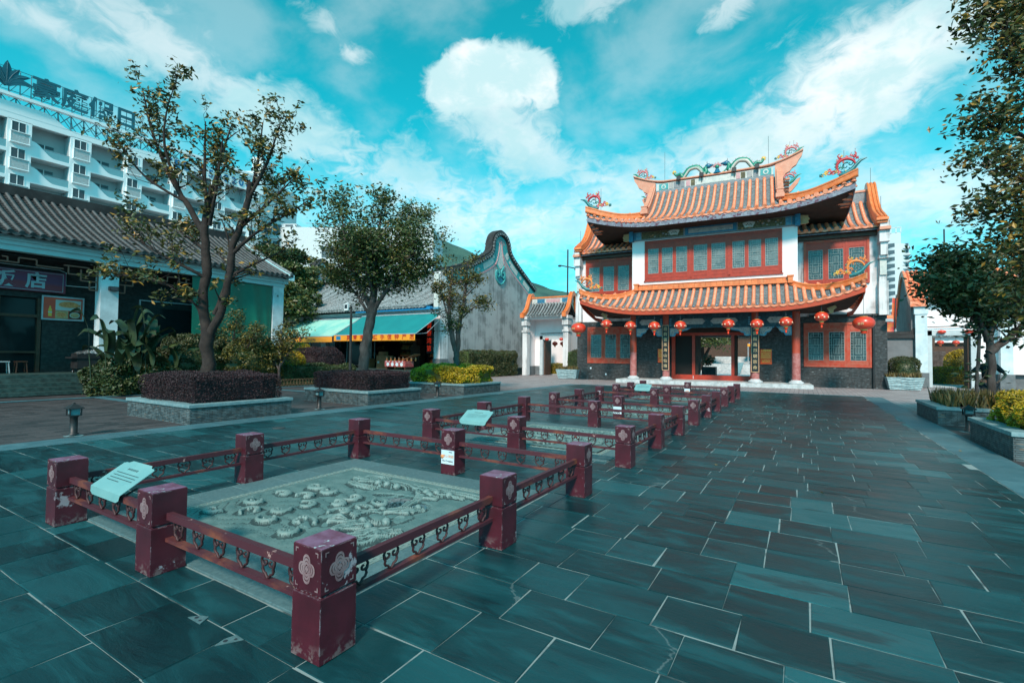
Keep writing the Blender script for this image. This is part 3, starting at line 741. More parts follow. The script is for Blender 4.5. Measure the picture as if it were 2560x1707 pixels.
def scroll_mesh():
    b = MB().mat('iron_dark'); out = []
    for sg in (-1, 1):
        t = np.linspace(0, 1, 15)
        # inner spiral
        an = 1.2+t*5.2; r_ = .004+.017*t
        b.tube([(sg*(.021+r_[i]*math.cos(an[i])), 0, .020+r_[i]*math.sin(an[i])) for i in range(15)], .0056, 5)
        # outer lobed outline
        P = [(.004, .045), (.02, .052), (.038, .046), (.047, .028), (.043, .008), (.036, -.003), (.040, -.016), (.032, -.030), (.018, -.034), (.012, -.044), (0, -.054)]
        b.tube([(sg*x, 0, z) for x, z in P], .0062, 5)
    return b
def fence(k):
    y0 = FY0+PITCH*k; cx, cy = FX0-FA/2+FS/2, y0+FB/2+FS/2
    labs = ['low maroon metal fence nearest the camera around the first carved relief', 'low maroon metal fence with a pale plate, second from the front of the plaza', 'low maroon metal fence, third from the front of the plaza', 'low maroon metal fence nearest the gatehouse doors']
    root = thing('low_fence', labs[k], 'fence', (cx, cy, 0), 0, 'low maroon fences around the reliefs')
    def L(x, y, z=0): return (x-cx, y-cy, z)
    pos = [(i, j) for i in (0, -1, -2) for j in (0, 1, 2) if (i, j) != (-1, 1)]
    for (i, j) in pos:
        x, y = FX0+i*FA/2, y0+j*FB/2; s = FS
        b = MB().mat('maroon')
        b.box((-.001, -.001, 0), (s+.001, s+.001, .338), .004); b.box((.012, .012, .338), (s-.012, s-.012, .352))
        b.box((0, 0, .352), (s, s, .588), .004); b.mat('maroon_top').box((.004, .004, .588), (s-.004, s-.004, .5905))
        p = b.build('post', root, L(x, y))
        e = MB().mat('emblem'); h = s/2; zc = .47
        faces = []
        if i == 0: faces.append('+x')
        if i == -2: faces.append('-x')
        if i == -2 and j == 1: faces.append('+x')
        if i == 0 and j == 1: faces.append('-x')
        if j == 0: faces.append('-y')
        if j == 2: faces.append('+y')
        if i == -1: faces += ['-y', '+y']
        for f in set(faces):
            if f == '+x': emblem(e, (s, h, zc), (0, 1, 0), (0, 0, 1), (1, 0, 0))
            if f == '-x': emblem(e, (0, h, zc), (0, -1, 0), (0, 0, 1), (-1, 0, 0))
            if f == '-y': emblem(e, (h, 0, zc), (1, 0, 0), (0, 0, 1), (0, -1, 0))
            if f == '+y': emblem(e, (h, s, zc), (-1, 0, 0), (0, 0, 1), (0, 1, 0))
        e.build('emblem', p)
    segs = []
    for j in (0, 2):
        for i in (0, -1): segs.append(((FX0+(i-1)*FA/2+FS, y0+j*FB/2+FS/2), (FX0+i*FA/2, y0+j*FB/2+FS/2)))
    for i in (0, -2):
        for j in (0, 1): segs.append(((FX0+i*FA/2+FS/2, y0+j*FB/2+FS), (FX0+i*FA/2+FS/2, y0+(j+1)*FB/2)))
    for (p, q) in segs:
        ex = Vector((q[0]-p[0], q[1]-p[1], 0)).normalized()*.03
        r1 = MB().mat('rusty_rail'); r1.bar(Vector(L(*p, .405))-ex, Vector(L(*q, .405))+ex, .042, .05); r1.build('top_rail', root)
        r2 = MB().mat('rusty_rail'); r2.bar(Vector(L(*p, .238))-ex, Vector(L(*q, .238))+ex, .05, .026); r2.build('bottom_rail', root)
        d = Vector((q[0]-p[0], q[1]-p[1], 0)); n = 6; along_y = abs(d.y) > abs(d.x)
        for a in range(n):
            f = (a+.5)/n
            o = bpy.data.objects.new('scroll', SCROLL); COL.objects.link(o); o.parent = root
            o.location = L(p[0]+d.x*f, p[1]+d.y*f, .319); o.rotation_euler = (0, 0, R(90) if along_y else 0); o.scale = (1.34, 1.5, 1.24)
_s = scroll_mesh().build('scroll'); SCROLL = _s.data; bpy.data.objects.remove(_s)
for k in range(4): fence(k)

def info_plate(k, lab):
    y0 = FY0+PITCH*k; cx = -4.96
    t = thing('information_plate', lab, 'sign', (cx, y0+FS/2, .432), 0, 'tilted information plates on the fences')
    b = MB().mat('plate_pale'); w = .285
    def fn(x, y): return (x, y, .004+.30*y)
    prof = [(-w, -.05), (w, -.05), (w, .185), (w*.88, .195), (w*.74, .195), (w*.62, .215), (-w*.62, .215), (-w*.74, .195), (-w*.88, .195), (-w, .185)]
    top = [(x, y, .02+.64*(y+.05)) for x, y in prof]; bot = [(x, y, z-.006) for x, y, z in top]; n = len(prof)
    b.add(top+bot, [tuple(range(n)), tuple(range(2*n-1, n-1, -1))]+[(i, n+i, n+(i+1) % n, (i+1) % n) for i in range(n)])
    b.add([(-w, -.05, .02), (w, -.05, .02), (w*.96, -.056, -.025), (w*.80, -.058, -.045), (-w*.80, -.058, -.045), (-w*.96, -.056, -.025)], [(0, 1, 2, 3, 4, 5)])
    b.build('plate', t)
    c = MB().mat('ink'); r_ = random.Random(k)
    def dash(x, y, ww, h): 
        q = [(x, y), (x+ww, y), (x+ww, y+h), (x, y+h)]; c.add([(a, bb, .0225+.64*(bb+.05)) for a, bb in q], [(0, 1, 2, 3)])
    for i in range(7): dash(-.09+i*.027, .140, .019, .004); dash(-.088+i*.027, .147, .015, .004); dash(-.085+i*.027, .134, .004, .016)
    for row in range(4):
        x = -.20
        while x < (.20 if row < 3 else .02):
            dash(x, .10-row*.024, .009, .006); x += .0165
    c.build('lettering', t)
    s = MB().mat('black_metal'); s.bar((-.2, 0, -.02), (-.2, .1, .03), .02, .01); s.bar((.2, 0, -.02), (.2, .1, .03), .02, .01); s.build('bracket', t)
info_plate(0, 'pale teal information plate on the nearest fence, at the left front')
info_plate(1, 'pale teal information plate on the second fence from the front')
info_plate(3, 'small pale information plate on the fence nearest the gatehouse')
def no_crossing(k, j, lab):
    y0 = FY0+PITCH*k; x, y = FX0-FA/2, y0+j*FB/2
    t = thing('warning_sticker', lab, 'sign', (x+FS/2, y-.004, .225), 0, 'white warning stickers on fence posts')
    b = MB().mat('sticker').box((-.108, -.002, -.085), (.108, .002, .10)); b.build('sheet', t)
    if k == 0:
        text('orange_lettering', '禁止跨越', .045, 'ink_orange', t, (.012, -.004, .018), (RX, 0, 0), .0006)
        text('lettering', 'No Crossing', .034, 'ink', t, (.0, -.004, -.042), (RX, 0, 0), .0006, .0006)
        l = MB().mat('ink_orange'); l.lathe([(.0, -.001), (.028, -.001), (.028, .001), (.0, .001)], (-.092, -.003, .01), 14, 'y'); l.mat('ink').box((.02, -.0035, .072), (.075, -.0025, .082)); l.build('emblem', t)
    else:
        l = MB().mat('ink_orange').box((-.07, -.0035, .0), (.07, -.0025, .03)); l.mat('ink').box((-.07, -.0035, -.045), (.06, -.0025, -.03)); l.build('lettering', t)
no_crossing(0, 2, 'white No Crossing sticker on the back middle post of the nearest fence')
no_crossing(2, 0, 'white warning sticker on the front middle post of the third fence')
no_crossing(3, 2, 'white warning sticker on the back middle post of the fence by the gatehouse')
# small metal corner plates and drain cover let into the paving
for (x, y, a, lab) in ((-3.12, 1.53, 0, 'small pale metal corner plate in the paving left of the nearest post'), (-2.72, 1.52, 1.0, 'small metal plate with holes in the paving beside the nearest post')):
    b = MB().mat('relief_slab'); t = thing('floor_plate', lab, 'plate', (x, y, .0), a)
    b.add([(-.07, 0, .004), (.07, 0, .004), (.03, .07, .004), (-.03, .05, .004)]+[(-.07, 0, -.002), (.07, 0, -.002), (.03, .07, -.002), (-.03, .05, -.002)], [(0, 1, 2, 3), (0, 4, 5, 1), (1, 5, 6, 2), (2, 6, 7, 3), (3, 7, 4, 0)])
    b.build('plate', t)
    b = MB().mat('ink'); b.lathe([(.012, .0045), (.012, .0055)], (-.02, .025, 0), 10); b.lathe([(.009, .0045), (.009, .0055)], (.03, .02, 0), 10); b.build('screw_hole', t)
t = MB().mat('dark_tile'); t.lathe([(.13, .001), (.13, .006), (.10, .0065)], (0, 0, 0), 18); o = t.build('drain_cover'); o.location = (-9.62, 6.31, 0); tag(o, 'small dark round drain cover in the slate left of the fences', 'drain cover')

# ------------------------------------------------------------------ planters, hedges
def hedge(name, mat, lo, hi, n, leaf, parent=None, seed=1, dark='leaf_dark', rough=.05, round_=.12, inner=.08, splay=.25):
    """clipped block of foliage: leaf-sized faces on a lumpy rounded box, over an inner core"""
    r = np.random.default_rng(seed); lo = np.array(lo, float); hi = np.array(hi, float); c = (lo+hi)/2; h = (hi-lo)/2
    A = [h[1]*h[2], h[1]*h[2], h[0]*h[2], h[0]*h[2], h[0]*h[1]*1.1]; A = np.array(A)/sum(A)
    f = r.choice(5, n, p=A); p = r.uniform(-1, 1, (n, 3))
    p[f == 0, 0] = -1; p[f == 1, 0] = 1; p[f == 2, 1] = -1; p[f == 3, 1] = 1; p[f == 4, 2] = 1
    nrm = np.zeros((n, 3)); nrm[f == 0, 0] = -1; nrm[f == 1, 0] = 1; nrm[f == 2, 1] = -1; nrm[f == 3, 1] = 1; nrm[f == 4, 2] = 1
    P = p*h; k = min(round_, h.min()*.9); q = np.clip(P, -(h-k), h-k); d = P-q; L = np.linalg.norm(d, axis=1)[:, None]
    P = np.where(L > 1e-6, q+d/np.maximum(L, 1e-6)*k, P)
    P[:, 2] = np.where(p[:, 2] < 0, (p*h)[:, 2], P[:, 2])
    lump = np.array([mnoise.noise(Vector((a*1.8+seed, b*1.8, cc*2.4))) for a, b, cc in P+c])[:, None]
    P = P*(1+rough*1.2*lump/np.maximum(h.max(), .5))+nrm*(rough*lump+r.uniform(-inner, .02, (n, 1)))+c
    V, Fq = leaves(P, leaf, nrm, .8, 1.9, 0., .4)
    o = np_mesh(name, V, Fq, [mat], parent)
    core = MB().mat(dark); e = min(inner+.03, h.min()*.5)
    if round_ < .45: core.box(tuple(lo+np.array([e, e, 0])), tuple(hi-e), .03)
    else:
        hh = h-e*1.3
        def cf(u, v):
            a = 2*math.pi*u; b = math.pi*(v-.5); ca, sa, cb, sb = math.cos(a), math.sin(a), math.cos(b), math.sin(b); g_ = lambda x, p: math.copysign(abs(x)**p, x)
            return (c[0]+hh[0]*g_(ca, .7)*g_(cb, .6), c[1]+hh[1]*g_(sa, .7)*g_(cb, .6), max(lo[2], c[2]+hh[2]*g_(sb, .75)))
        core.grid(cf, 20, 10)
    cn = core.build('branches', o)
    return o
def planter(k, x0, x1, y0, y1, zt, lab):
    cx, cy = (x0+x1)/2, (y0+y1)/2
    t = thing('stone_planter', lab, 'planter', (cx, cy, 0), 0, 'slate clad planters along the plaza')
    a, b_ = (x1-x0)/2, (y1-y0)/2; w = .26
    m = MB().mat('stack_stone')
    for (p, q) in (((-a+.03, -b_+.03), (a-.03, -b_+w)), ((-a+.03, b_-w), (a-.03, b_-.03)), ((-a+.03, -b_+w), (-a+w, b_-w)), ((a-w, -b_+w), (a-.03, b_-w))):
        m.box((p[0], p[1], -.03), (q[0], q[1], zt-.075))
    m.build('wall', t)
    c = MB().mat('cap_stone'); g = .003
    n = max(2, int(2*a/.8))
    for i in range(n):
        xa, xb = -a+2*a*i/n, -a+2*a*(i+1)/n
        for (ya, yb) in ((-b_, -b_+.30), (b_-.30, b_)): c.box((xa+g, ya, zt-.075), (xb-g, yb, zt), .006)
    n = max(1, int((2*b_-.6)/.8))
    for i in range(n):
        ya, yb = -b_+.3+(2*b_-.6)*i/n, -b_+.3+(2*b_-.6)*(i+1)/n
        for (xa, xb) in ((-a, -a+.30), (a-.30, a)): c.box((xa, ya+g, zt-.075), (xb, yb-g, zt), .006)
    c.build('coping', t)
    m = MB().mat('soil').box((-a+w, -b_+w, 0), (a-w, b_-w, zt-.1)); m.build('soil', t)
    return t
planter(0, -14.92, -11.72, 5.52, 8.08, .42, 'slate clad planter under the largest left tree, nearest the camera')
planter(1, -14.92, -11.72, 10.68, 13.16, .42, 'slate clad planter under the middle tree with the purple hedge')
planter(2, -14.92, -11.72, 15.70, 18.50, .42, 'slate clad planter under the small tree with the yellow hedge')
planter(3, 2.87, 7.2, 16.02, 18.70, .42, 'right slate clad planter with pointed variegated plants, farther from camera')
planter(4, 2.90, 7.4, 11.0, 13.46, .44, 'right slate clad planter with the yellow hedge at the picture edge')
def H(name, lab, cat, *a, group=None, **kw):
    o = hedge(name, *a, **kw); tag(o, lab, cat, group); return o
H('hedge', 'dark purple clipped hedge at the foot of the largest left tree', 'hedge', 'leaf_purple', (-14.72, 5.70, .40), (-11.98, 7.92, 1.06), 42000, .034, seed=2, group='clipped hedges in planters', dark='leaf_purple')
H('hedge', 'dark purple clipped hedge in the middle left planter', 'hedge', 'leaf_purple', (-14.70, 10.86, .40), (-11.98, 12.96, 1.0), 32000, .036, seed=3, group='clipped hedges in planters', dark='leaf_purple')
H('hedge', 'yellow green clipped hedge in the left planter nearest the gatehouse', 'hedge', 'leaf_gold', (-14.70, 15.90, .40), (-11.98, 18.25, 1.06), 22000, .085, seed=4, rough=.17, group='clipped hedges in planters', dark='leaf_gold_low')
H('hedge', 'rounded yellow green hedge in the right planter at the picture edge', 'hedge', 'leaf_gold', (3.15, 11.2, .42), (7.2, 13.25, 1.02), 34000, .05, seed=5, rough=.14, round_=.3, dark='leaf_gold_low')
# spiky bed plants in the far right planter
def spikes(name, lo, hi, n, hgt, mat, seed, parent=None):
    r = np.random.default_rng(seed); V = []; Fq = []
    for i in range(n):
        x, y = r.uniform(lo[0], hi[0]), r.uniform(lo[1], hi[1]); h = hgt*r.uniform(.55, 1.1); a = r.uniform(0, 6.28); w = .028*r.uniform(.7, 1.2)
        tx, ty = r.normal(0, .22, 2)*h
        dx, dy = math.cos(a)*w, math.sin(a)*w; k = len(V)
        V += [(x, y, lo[2]), (x+dx+tx*.45, y+dy+ty*.45, lo[2]+h*.5), (x+tx, y+ty, lo[2]+h), (x-dx+tx*.45, y-dy+ty*.45, lo[2]+h*.5)]; Fq.append((k, k+1, k+2, k+3))
    return np_mesh(name, V, Fq, [mat], parent)
tag(spikes('bedding_plants', (3.15, 16.3, .34), (7.0, 18.45, 0), 3400, .50, 'leaf_spike', 9), 'bed of pointed variegated leaves in the far right planter', 'plants', None, 'stuff')

# bollard lamps
def bollard():
    t = thing('bollard_lamp', 'x', 'bollard', (0, 0, 0), 0, 'bollard lamps along the plaza edge')
    b = MB().mat('black_metal'); b.lathe([(.085, 0), (.085, .02), (.062, .03), (.060, .33), (.072, .345), (.072, .36)], (0, 0, 0), 14); b.build('post', t)
    b = MB().mat('black_metal'); b.box((-.095, -.095, .36), (.095, .095, .375))
    for sx in (-1, 1):
        for sy in (-1, 1): b.box((sx*.085-.01, sy*.085-.01, .375), (sx*.085+.01, sy*.085+.01, .50))
    b.box((-.085, -.085, .375), (.085, -.08, .40)); b.box((-.085, .08, .375), (.085, .085, .40))
    h = b.build('lamp_head', t)
    b = MB().mat('hotel_glass').box((-.07, -.07, .376), (.07, .07, .499)); b.build('lamp_glass', h)
    b = MB().mat('black_metal'); b.add([(-.12, -.12, .495), (.12, -.12, .495), (.12, .12, .495), (-.12, .12, .495), (-.12, -.12, .512), (.12, -.12, .512), (.12, .12, .512), (-.12, .12, .512), (-.02, -.02, .585), (.02, -.02, .585), (.02, .02, .585), (-.02, .02, .585)],
        [(3, 2, 1, 0), (0, 1, 5, 4), (1, 2, 6, 5), (2, 3, 7, 6), (3, 0, 4, 7), (4, 5, 9, 8), (5, 6, 10, 9), (6, 7, 11, 10), (7, 4, 8, 11), (8, 9, 10, 11)]); b.box((-.014, -.014, .585), (.014, .014, .61)); b.build('cap', t)
    b = MB().mat('cap_stone'); b.add([(.15*math.cos(a)*(1+.25*math.sin(3*a)), .15*math.sin(a), -.022) for a in np.linspace(0, 6.28, 14)[:-1]], [tuple(range(13))]); b.build('mortar_pad', t)
    return t
B0 = bollard()
for i, (x, y, lab) in enumerate([(-12.0, 3.62, 'dark bollard lamp nearest the camera, beside the brown brick paving'), (-12.12, 9.2, 'dark bollard lamp between the two purple hedges'), (-12.1, 14.5, 'dark bollard lamp in front of the yellow hedge planter'), (3.2, 14.75, 'dark bollard lamp between the two right planters')]):
    o = B0 if i == 0 else copy_tree(B0); o.location = (x, y, .0); o['label'] = lab

# ------------------------------------------------------------------ the gatehouse (local u along facade, v into it)
UC = .17
TEMPLE = thing('gatehouse', 'two storey gatehouse with orange tiled upturned roofs, red lattice windows and red columns', 'building', (-5+UC*math.cos(R(3.5)), 30.2+UC*math.sin(R(3.5)), 0), R(3.5))
def lerp(a, b, t): return a+(b-a)*t
def smooth_curve(P, n):
    """Catmull-Rom through control points"""
    P = [Vector(p) for p in P]; out = []
    P = [P[0]*2-P[1]]+P+[P[-1]*2-P[-2]]; m = len(P)-3
    for i in range(n+1):
        t = i/n*m; k = min(int(t), m-1); f = t-k
        a, b, c, d = P[k:k+4]
        out.append(.5*((2*b)+(-a+c)*f+(2*a-5*b+4*c-d)*f*f+(-a+3*b-3*c+d)*f**3))
    return out
def roof_rows(root, curve, us, trough='trough_tile', roll='orange_tile', rad=.102, du=.2, drip=True, balls=True, seg=9, nstep=None):
    """curve(u, t): t=0 at the eave, 1 at the top. rolls follow constant u, stepped troughs between"""
    L = (curve(us[len(us)//2], 0)-curve(us[len(us)//2], 1)).length; nstep = nstep or max(4, int(L/.16))
    g = MB().mat(trough)
    for i in range(len(us)-1):
        a, b = us[i], us[i+1]
        for k in range(nstep):
            t0, t1 = k/nstep, (k+1)/nstep; c = (a+b)/2
            p = [curve(a, t0), curve(c, t0), curve(b, t0), curve(b, t1), curve(c, t1), curve(a, t1)]
            for q in (0, 1, 2): p[q] = p[q]+Vector((0, 0, .035))
            p[1] = p[1]-Vector((0, 0, .03)); p[4] = p[4]-Vector((0, 0, .03))
            g.add(p+[p[0]-Vector((0, 0, .05)), p[1]-Vector((0, 0, .05)), p[2]-Vector((0, 0, .05))], [(0, 1, 4, 5), (1, 2, 3, 4), (0, 6, 7, 1), (1, 7, 8, 2)])
    tr = g.build('tile_slope', root)
    r_ = MB().mat(roll)
    for u in us:
        n = max(3, int((curve(u, 0)-curve(u, 1)).length/.30)); pts = []; rr = []
        for k in range(n):
            t0, t1 = k/n, (k+1)/n
            pts += [curve(u, t0)+Vector((0, 0, rad*.5)), curve(u, lerp(t0, t1, .97))+Vector((0, 0, rad*.5))]; rr += [rad*1.05, rad*.93]
        r_.tube(pts, rr, 8)
        e = curve(u, 0)+Vector((0, 0, rad*.45)); d = (curve(u, 0)-curve(u, .08)).normalized()
        r_.tube([e-d*.01, e+d*.035], [rad*1.22, rad*1.22], 12)
    if balls:
        r_.mat('blue_ball')
        for i in range(len(us)-1):
            c = (us[i]+us[i+1])/2; r_.sphere(curve(c, .05)+Vector((0, 0, .06)), .045, 6, 4)
    r_.build('roll_tiles', tr)
    if drip:
        d_ = MB().mat(roll)
        for i in range(len(us)-1):
            c = (us[i]+us[i+1])/2; e = curve(c, 0)+Vector((0, 0, .0)); e2 = curve(us[i+1], 0); w = (e2-curve(us[i], 0))*.46; dz = Vector((0, 0, 1)); out = (curve(c, 0)-curve(c, .08)); out.z = 0; out = out.normalized()*.02
            n = 9; A = [e+w*math.cos(math.pi*k/(n-1))+dz*(.03-.13*math.sin(math.pi*k/(n-1))) for k in range(n)]
            B = [p+out for p in A]; nn = n
            d_.add(A+B, [tuple(range(n)), tuple(range(2*n-1, n-1, -1))]+[(k, (k+1) % n, n+(k+1) % n, n+k) for k in range(n)])
        d_.build('drip_tiles', tr)
    return tr
def sweep(b, pts, prof, up=Vector((0, 0, 1))):
    """extrude a (side, height) profile along pts"""
    n = len(prof); vs = []; m = len(pts)
    for i, p in enumerate(pts):
        d = (pts[min(i+1, m-1)]-pts[max(i-1, 0)]).normalized(); x = d.cross(up).normalized()
        for (a, h) in prof: vs.append(p+x*a+up*h)
    fs = [(i*n+k, i*n+(k+1) % n, (i+1)*n+(k+1) % n, (i+1)*n+k) for i in range(m-1) for k in range(n)]
    fs += [tuple(range(n))[::-1], tuple(range((m-1)*n, m*n))]
    b.add(vs, fs); return b
RIDGE = [(-.13, 0), (-.15, .05), (-.11, .08), (-.11, .26), (-.14, .29), (-.14, .34), (-.08, .39), (.08, .39), (.14, .34), (.14, .29), (.11, .26), (.11, .08), (.15, .05), (.13, 0)]

def temple_roofs(T):
    half = 7.42
    # ---- lower skirt roof
    def eaveL(u):
        k = max(0, (abs(u)-3.)/(half-3.)); return Vector((u, -1.2-.16*k**2, 4.44+.82*k**2.2))
    hipc = smooth_curve([(4.25, .66, 5.80), (4.9, .40, 5.52), (5.7, -.15, 5.34), (6.6, -.78, 5.38), (7.15, -1.15, 5.52), (half+.05, -1.34, 5.66)], 40)
    def hip_at(curve, au):
        for a, b in zip(curve, curve[1:]):
            if (a.x-au)*(b.x-au) <= 0 and abs(a.x-b.x) > 1e-6: return a.lerp(b, (au-a.x)/(b.x-a.x))
        return curve[-1].copy() if au > curve[-1].x else curve[0].copy()
    def cL(u, t):
        e = eaveL(u)
        if abs(u) <= 4.25: top = Vector((u, .72, 5.74))
        else: top = hip_at(hipc, abs(u)); top = Vector((u, top.y, top.z-.06))
        p = e.lerp(top, t); L = (top-e).length
        return p-Vector((0, 0, .10*L*.5*math.sin(math.pi*t)*.7))
    n = 37; us = [-half+.08+(2*half-.16)*i/(n-1) for i in range(n)]
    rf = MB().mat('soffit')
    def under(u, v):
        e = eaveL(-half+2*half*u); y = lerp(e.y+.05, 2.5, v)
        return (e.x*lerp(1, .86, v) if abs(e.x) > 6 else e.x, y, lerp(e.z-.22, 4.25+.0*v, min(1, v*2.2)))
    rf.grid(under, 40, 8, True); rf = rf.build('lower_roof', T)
    roof_rows(rf, cL, us)
    f = MB().mat('fascia_red'); pts = [eaveL(-half+2*half*i/60)+Vector((0, .05, 0)) for i in range(61)]
    sweep(f, pts, [(-.025, -.06), (-.025, -.31), (.025, -.31), (.025, -.06)]); 
    for s in (-1, 1):
        sd = [Vector((s*(half-.02-.25*k/10), lerp(-1.34, 2.5, k/10), lerp(5.20, 4.3, min(1, k/7)**.7))) for k in range(11)]
        sweep(f, sd, [(-.02, -.05), (-.02, -.28), (.02, -.28), (.02, -.05)])
    f.build('fascia', rf)
    # side slopes of the skirt
    for s in (-1, 1):
        def cs(u, t):   # u = v coordinate along the side eave
            k = max(0, (1.2-u)/2.5); e = Vector((s*(half+.02-.1*(1-k)), u, 4.45+.75*min(1, k)**2)); 
            top = Vector((s*4.75, u, 5.75)) if u > .6 else Vector((s*(4.75+(half-4.8)*(.6-u)/1.9), u, lerp(5.75, 5.42, min(1, (.6-u)/1.4))))
            return e.lerp(top, t)-Vector((0, 0, .2*math.sin(math.pi*t)*(top-e).length/3))
        roof_rows(rf, cs, [-1.15+.41*i for i in range(9)], balls=False, nstep=6)
    for s in (-1, 1):
        h = MB().mat('orange_glaze'); pts = [Vector((s*p.x, p.y, p.z-.08)) for p in hipc]
        h.T = None; sweep(h, pts, [(a*.75, b*.82) for a, b in RIDGE]); h.build('hip_ridge', rf)
        e = MB().mat('orange_glaze'); e.box((s*4.28-.12, .42, 5.82), (s*4.28+.12, .68, 6.26), .02); e.box((s*4.28-.17, .38, 6.18), (s*4.28+.17, .72, 6.26), .01); e.build('ridge_end', rf)
    bd = MB().mat('orange_glaze')
    for i in range(27):
        a = -4.2+8.4*i/27
        bd.box((a+.004, .60, 5.90), (a+8.4/27-.004, .895, 6.16), .004)
    bd.box((-4.3, .55, 5.84), (4.3, .895, 5.90), .01); bd.box((-4.3, .56, 6.16), (4.3, .895, 6.20), .01); bd.build('band_tiles', rf)
    # gold brackets under the tips
    g = MB().mat('gold_bracket')
    for s in (-1, 1):
        g.prism([(s*5.9, 4.28), (s*6.25, 4.42), (s*6.35, 4.30), (s*6.2, 4.18), (s*6.18, 4.02), (s*6.02, 3.98), (s*5.98, 4.14)], -.35, -.2)
    g.build('eave_bracket', rf)
    # ---- upper roof
    hu = 7.12
    def eaveU(u):
        k = max(0, (abs(u)-2.6)/(hu-2.6)); return Vector((u, -.8-.14*k**2, 9.90+.74*k**2.1))
    hipu = smooth_curve([(3.75, .85, 10.72), (4.4, .35, 10.52), (5.2, -.15, 10.46), (6.1, -.6, 10.62), (6.7, -.82, 10.80), (hu+.1, -.98, 10.98)], 40)
    def cU(u, t):
        e = eaveU(u)
        if abs(u) <= 3.70: top = Vector((u, 3.15, 12.78))
        else: top = hip_at(hipu, abs(u)); top = Vector((u, top.y, top.z-.10))
        p = e.lerp(top, t); L = (top-e).length
        return p-Vector((0, 0, .085*L*math.sin(math.pi*t)))
    n = 36; us = [-hu+.08+(2*hu-.16)*i/(n-1) for i in range(n)]
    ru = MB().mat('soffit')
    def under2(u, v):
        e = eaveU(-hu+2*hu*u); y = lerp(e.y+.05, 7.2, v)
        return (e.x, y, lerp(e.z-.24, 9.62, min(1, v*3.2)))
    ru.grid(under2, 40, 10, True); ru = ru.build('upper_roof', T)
    roof_rows(ru, cU, us)
    f = MB().mat('fascia_grey'); pts = [eaveU(-hu+2*hu*i/60)+Vector((0, .05, 0)) for i in range(61)]
    sweep(f, pts, [(-.025, -.07), (-.025, -.36), (.025, -.36), (.025, -.07)])
    for s in (-1, 1):
        sd = [Vector((s*(hu-.02), lerp(-.92, 7.6, k/14), 9.85+.70*max(0, 1-k/6)**2+.7*max(0, (k-8)/6)**2)) for k in range(15)]
        sweep(f, sd, [(-.02, -.05), (-.02, -.30), (.02, -.30), (.02, -.05)])
    f.build('fascia', ru)
    sp = MB().mat('paint_panel'); r_ = random.Random(5)
    for i in range(44):
        u = -6.4+12.8*i/43; e = eaveU(u); sp.mat(['paint_pink', 'paint_panel', 'red_wood'][r_.randrange(3)]).box((u-.07, e.y-.0, e.z-.15), (u+.06, e.y+.018, e.z-.11))
    sp.build('eave_trim', ru)
    # back slope and side skirts
    def cb(u, t):
        e = Vector((u, 7.1, 9.9+.6*max(0, (abs(u)-2.6)/(hu-2.6))**2)); top = Vector((u, 3.25, 12.78)) if abs(u) < 3.7 else Vector((u, lerp(6.0, 7.15, (abs(u)-3.7)/3.4), lerp(10.8, 10.9, (abs(u)-3.7)/3.4)))
        return e.lerp(top, t)-Vector((0, 0, .085*(top-e).length*math.sin(math.pi*t)))
    roof_rows(ru, cb, [-hu+.1+.41*i for i in range(35)], balls=False, drip=False, nstep=8)
    for s in (-1, 1):
        def cs2(u, t):
            k = max(abs(u-3.1)-2.2, 0)/1.8; e = Vector((s*(hu-.02), u, 9.86+.6*min(1, k)**2))
            far = max(0, abs(u-3.15)-2.3); top = Vector((s*(3.9+far*1.95), u, 10.85-.08*far))
            return e.lerp(top, t)-Vector((0, 0, .10*(top-e).length*math.sin(math.pi*t)))
        roof_rows(ru, cs2, [-.75+.41*i for i in range(20)], balls=False, nstep=6)
        gm = MB().mat('pink_ridge'); gm.add([(s*3.86, .9, 10.6), (s*3.86, 5.5, 10.6), (s*3.86, 3.2, 12.9)], [(0, 1, 2)]); gm.build('gable_wall', ru)
    for s in (-1, 1):
        h = MB().mat('orange_glaze'); pts = [Vector((s*p.x, p.y, p.z-.10)) for p in hipu]
        sweep(h, pts, RIDGE); h.build('hip_ridge', ru)
        h = MB().mat('pink_ridge')   # descending ridge of the gable
        pts = smooth_curve([(s*3.80, 3.2, 13.15), (s*3.80, 2.5, 12.45), (s*3.80, 1.7, 11.70), (s*3.80, .95, 11.12), (s*3.80, .62, 10.95)], 16)
        sweep(h, pts, [(-.17, -.35), (-.17, .02), (-.20, .05), (-.20, .12), (-.13, .16), (-.13, .28), (.13, .28), (.13, .16), (.20, .12), (.20, .05), (.17, .02), (.17, -.35)], Vector((0, 0, 1)))
        h.box((s*3.80-.22, .42, 10.72), (s*3.80+.22, .80, 10.98), .02); h.box((s*3.80-.17, .46, 10.98), (s*3.80+.17, .80, 11.16), .02); h.box((s*3.80-.21, .44, 11.16), (s*3.80+.21, .84, 11.24), .02)
        h.build('gable_ridge', ru)
        h = MB().mat('pink_ridge')
        pts = smooth_curve([(s*3.80, 3.2, 13.15), (s*3.80, 4.0, 12.35), (s*3.80, 4.9, 11.5), (s*3.80, 5.7, 11.0)], 12)
        sweep(h, pts, [(-.15, -.3), (-.15, .2), (.15, .2), (.15, -.3)]); h.build('gable_ridge', ru)
    # main ridge: painted panel, coping, horns
    m = MB().mat('frieze_grey').box((-3.55, 3.05, 12.70), (3.55, 3.35, 12.95)); m.mat('paint_cream').box((-3.5, 3.08, 12.95), (3.5, 3.32, 13.42))
